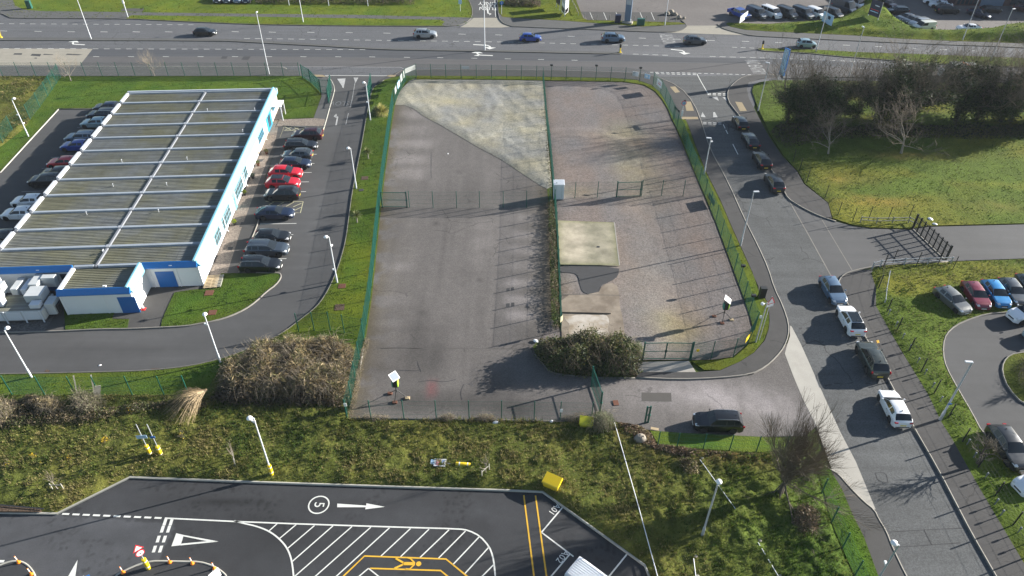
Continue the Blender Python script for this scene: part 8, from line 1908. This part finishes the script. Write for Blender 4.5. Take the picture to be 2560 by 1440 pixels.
# pale boards leaning in the grey shrub
for i, (a, b) in enumerate((((193, 986), (201, 938)), ((236, 984), (243, 938)), ((243, 992), (252, 965)))):
    A = P3(*a, .2); r = empty('pale_board', tuple(A)); tag(r, ('left pale leaning board in the grey shrub', 'right pale leaning board in the grey shrub', 'small pale panel at the right of the grey shrub')[i], 'board'); mb = MB(); mb.bar((0, 0, 0), (.35, .25, 2.2 if i < 2 else 1.2), .06, .12 if i < 2 else .5); mb.build('plank', M['timber_grey'], r)
# --- grass blades
def tufts(name, poly, dens, h, wd, cols, zf, seed, pscale=.15, mix=None, excl=()):
    g = np.random.default_rng(seed); xs = [p[0] for p in poly]; ys = [p[1] for p in poly]
    x0, x1, y0, y1 = max(min(xs), -125), min(max(xs), 130), max(min(ys), 22), min(max(ys), 175)
    n = int((x1 - x0) * (y1 - y0) * dens); x = g.uniform(x0, x1, n); y = g.uniform(y0, y1, n); ok = inside(x, y, poly)
    # only what the photograph can see, with a margin
    ok &= (np.abs(x) < (y + 12) * .86)
    x, y = x[ok], y[ok]; d = edist(x, y, poly); ok = d > .06; x, y, d = x[ok], y[ok], d[ok]
    cl = fbm(x * .9, y * .9, seed, 3); ok = g.random(len(x)) < np.clip((cl - .25) * 2.2, .15, 1); x, y, d, cl = x[ok], y[ok], d[ok], cl[ok]
    n = len(x)
    if n == 0: return
    z = zf(x, y, d); m = 3; s = g.uniform(.6, 1.5, n) * (.6 + .8 * cl)
    V = []; a = g.uniform(0, 6.283, (n, m)); le = g.uniform(.1, .8, (n, m)); hh = h * s[:, None] * g.uniform(.7, 1.2, (n, m)); w2 = wd * g.uniform(.7, 1.3, (n, m))
    cx, sy = np.cos(a), np.sin(a); b = np.stack([np.broadcast_to(x[:, None], a.shape), np.broadcast_to(y[:, None], a.shape), np.broadcast_to(z[:, None], a.shape)], 2) + np.stack([cx * .04, sy * .04, 0 * a], 2)
    l = b + np.stack([-sy * w2, cx * w2, 0 * a], 2); r = b - np.stack([-sy * w2, cx * w2, 0 * a], 2); t = b + np.stack([cx * hh * le, sy * hh * le, hh], 2)
    V = np.stack([l, r, t], 2).reshape(-1, 3); F = np.arange(len(V)).reshape(-1, 3)
    g1 = fbm(x * pscale, y * pscale, seed + 3); cols = np.array(cols); k = np.clip((g1 + g.normal(size=n) * .13 - .32) / .36, 0, .999) * (len(cols) - 1); i0 = k.astype(int); f = (k - i0)[:, None]
    c = cols[i0] * (1 - f) + cols[np.minimum(i0 + 1, len(cols) - 1)] * f; c = c * g.uniform(.65, 1.35, (n, 1))
    if mix is not None: c = c * mix(x, y)
    C = np.repeat(c, 3 * m, 0)
    o = mk(name, np_mesh(name, V, F, M['blade'], C)); o['kind'] = 'stuff'; return o
for i, (p, z, mul, t) in enumerate(LAWNS):
    near = min(q[1] for q in p) < 100
    tufts('lawn_grass', p, (9 if near else 4) * t, .09 if near else .11, .028 if near else .05, [(.035 * mul[0], .075 * mul[1], .008), (.055 * mul[0], .10 * mul[1], .010), (.09 * mul[0], .12 * mul[1], .016)], lambda x, y, d, z=z: z + 0 * x, 200 + i)
rc = [(.045, .080, .013), (.072, .110, .018), (.12, .138, .030), (.18, .17, .055), (.27, .22, .10)]
rc2 = [(.045, .085, .012), (.065, .11, .016), (.09, .135, .022), (.13, .155, .035), (.18, .17, .06)]
tufts('rough_grass_tufts', RF_W, 80, .16, .026, rc, lambda x, y, d: .09 + h_rough(x, y, d), 301, pscale=.35, mix=lambda x, y: np.where(x[:, None] > 15, np.array([[.62, .88, .5]]), np.array([[.92, .96, .85]])))
tufts('rough_grass_tufts', WR_W, 8, .22, .05, rc, lambda x, y, d: .1 + h_rough(x, y, d), 302, pscale=.4)
tufts('field_grass_tufts', FIELD_W, 7, .09, .045, [(.07, .11, .02), (.095, .14, .028), (.13, .165, .045), (.17, .18, .07)], lambda x, y, d: .1 + h_field(x, y, d), 303, pscale=.12)
tufts('bank_grass_tufts', TRI_W, 30, .13, .03, [(.06, .11, .014), (.09, .145, .02), (.135, .17, .035), (.2, .19, .08)], lambda x, y, d: .1 + h_field(x, y, d), 304, pscale=.2)
tufts('bank_grass_tufts', BANK_W, 4, .16, .06, rc2, lambda x, y, d: .1 + h_bank(x, y, d), 305, pscale=.2)
tufts('verge_weeds', W([(868, 1046), (1536, 1053), (1536, 1060), (1200, 1062), (868, 1056)]), 60, .30, .03, rc, lambda x, y, d: .1 + 0 * x, 306, pscale=.4)

# ------------------------------------------------------------------ air
hz = MB(); hz.box(-330, 330, -40, 560, -1.0, 51.5); ho = hz.build('haze', []); hm = bpy.data.materials.new('haze'); hm.use_nodes = True; ht = hm.node_tree; ht.nodes.clear()
ov_ = ht.nodes.new('ShaderNodeOutputMaterial'); pv = ht.nodes.new('ShaderNodeVolumePrincipled'); pv.inputs['Color'].default_value = (.80, .88, 1.0, 1); pv.inputs['Density'].default_value = .0001; pv.inputs['Anisotropy'].default_value = .0
ht.links.new(pv.outputs[0], ov_.inputs['Volume']); ho.data.materials.append(hm); ho['kind'] = 'stuff'
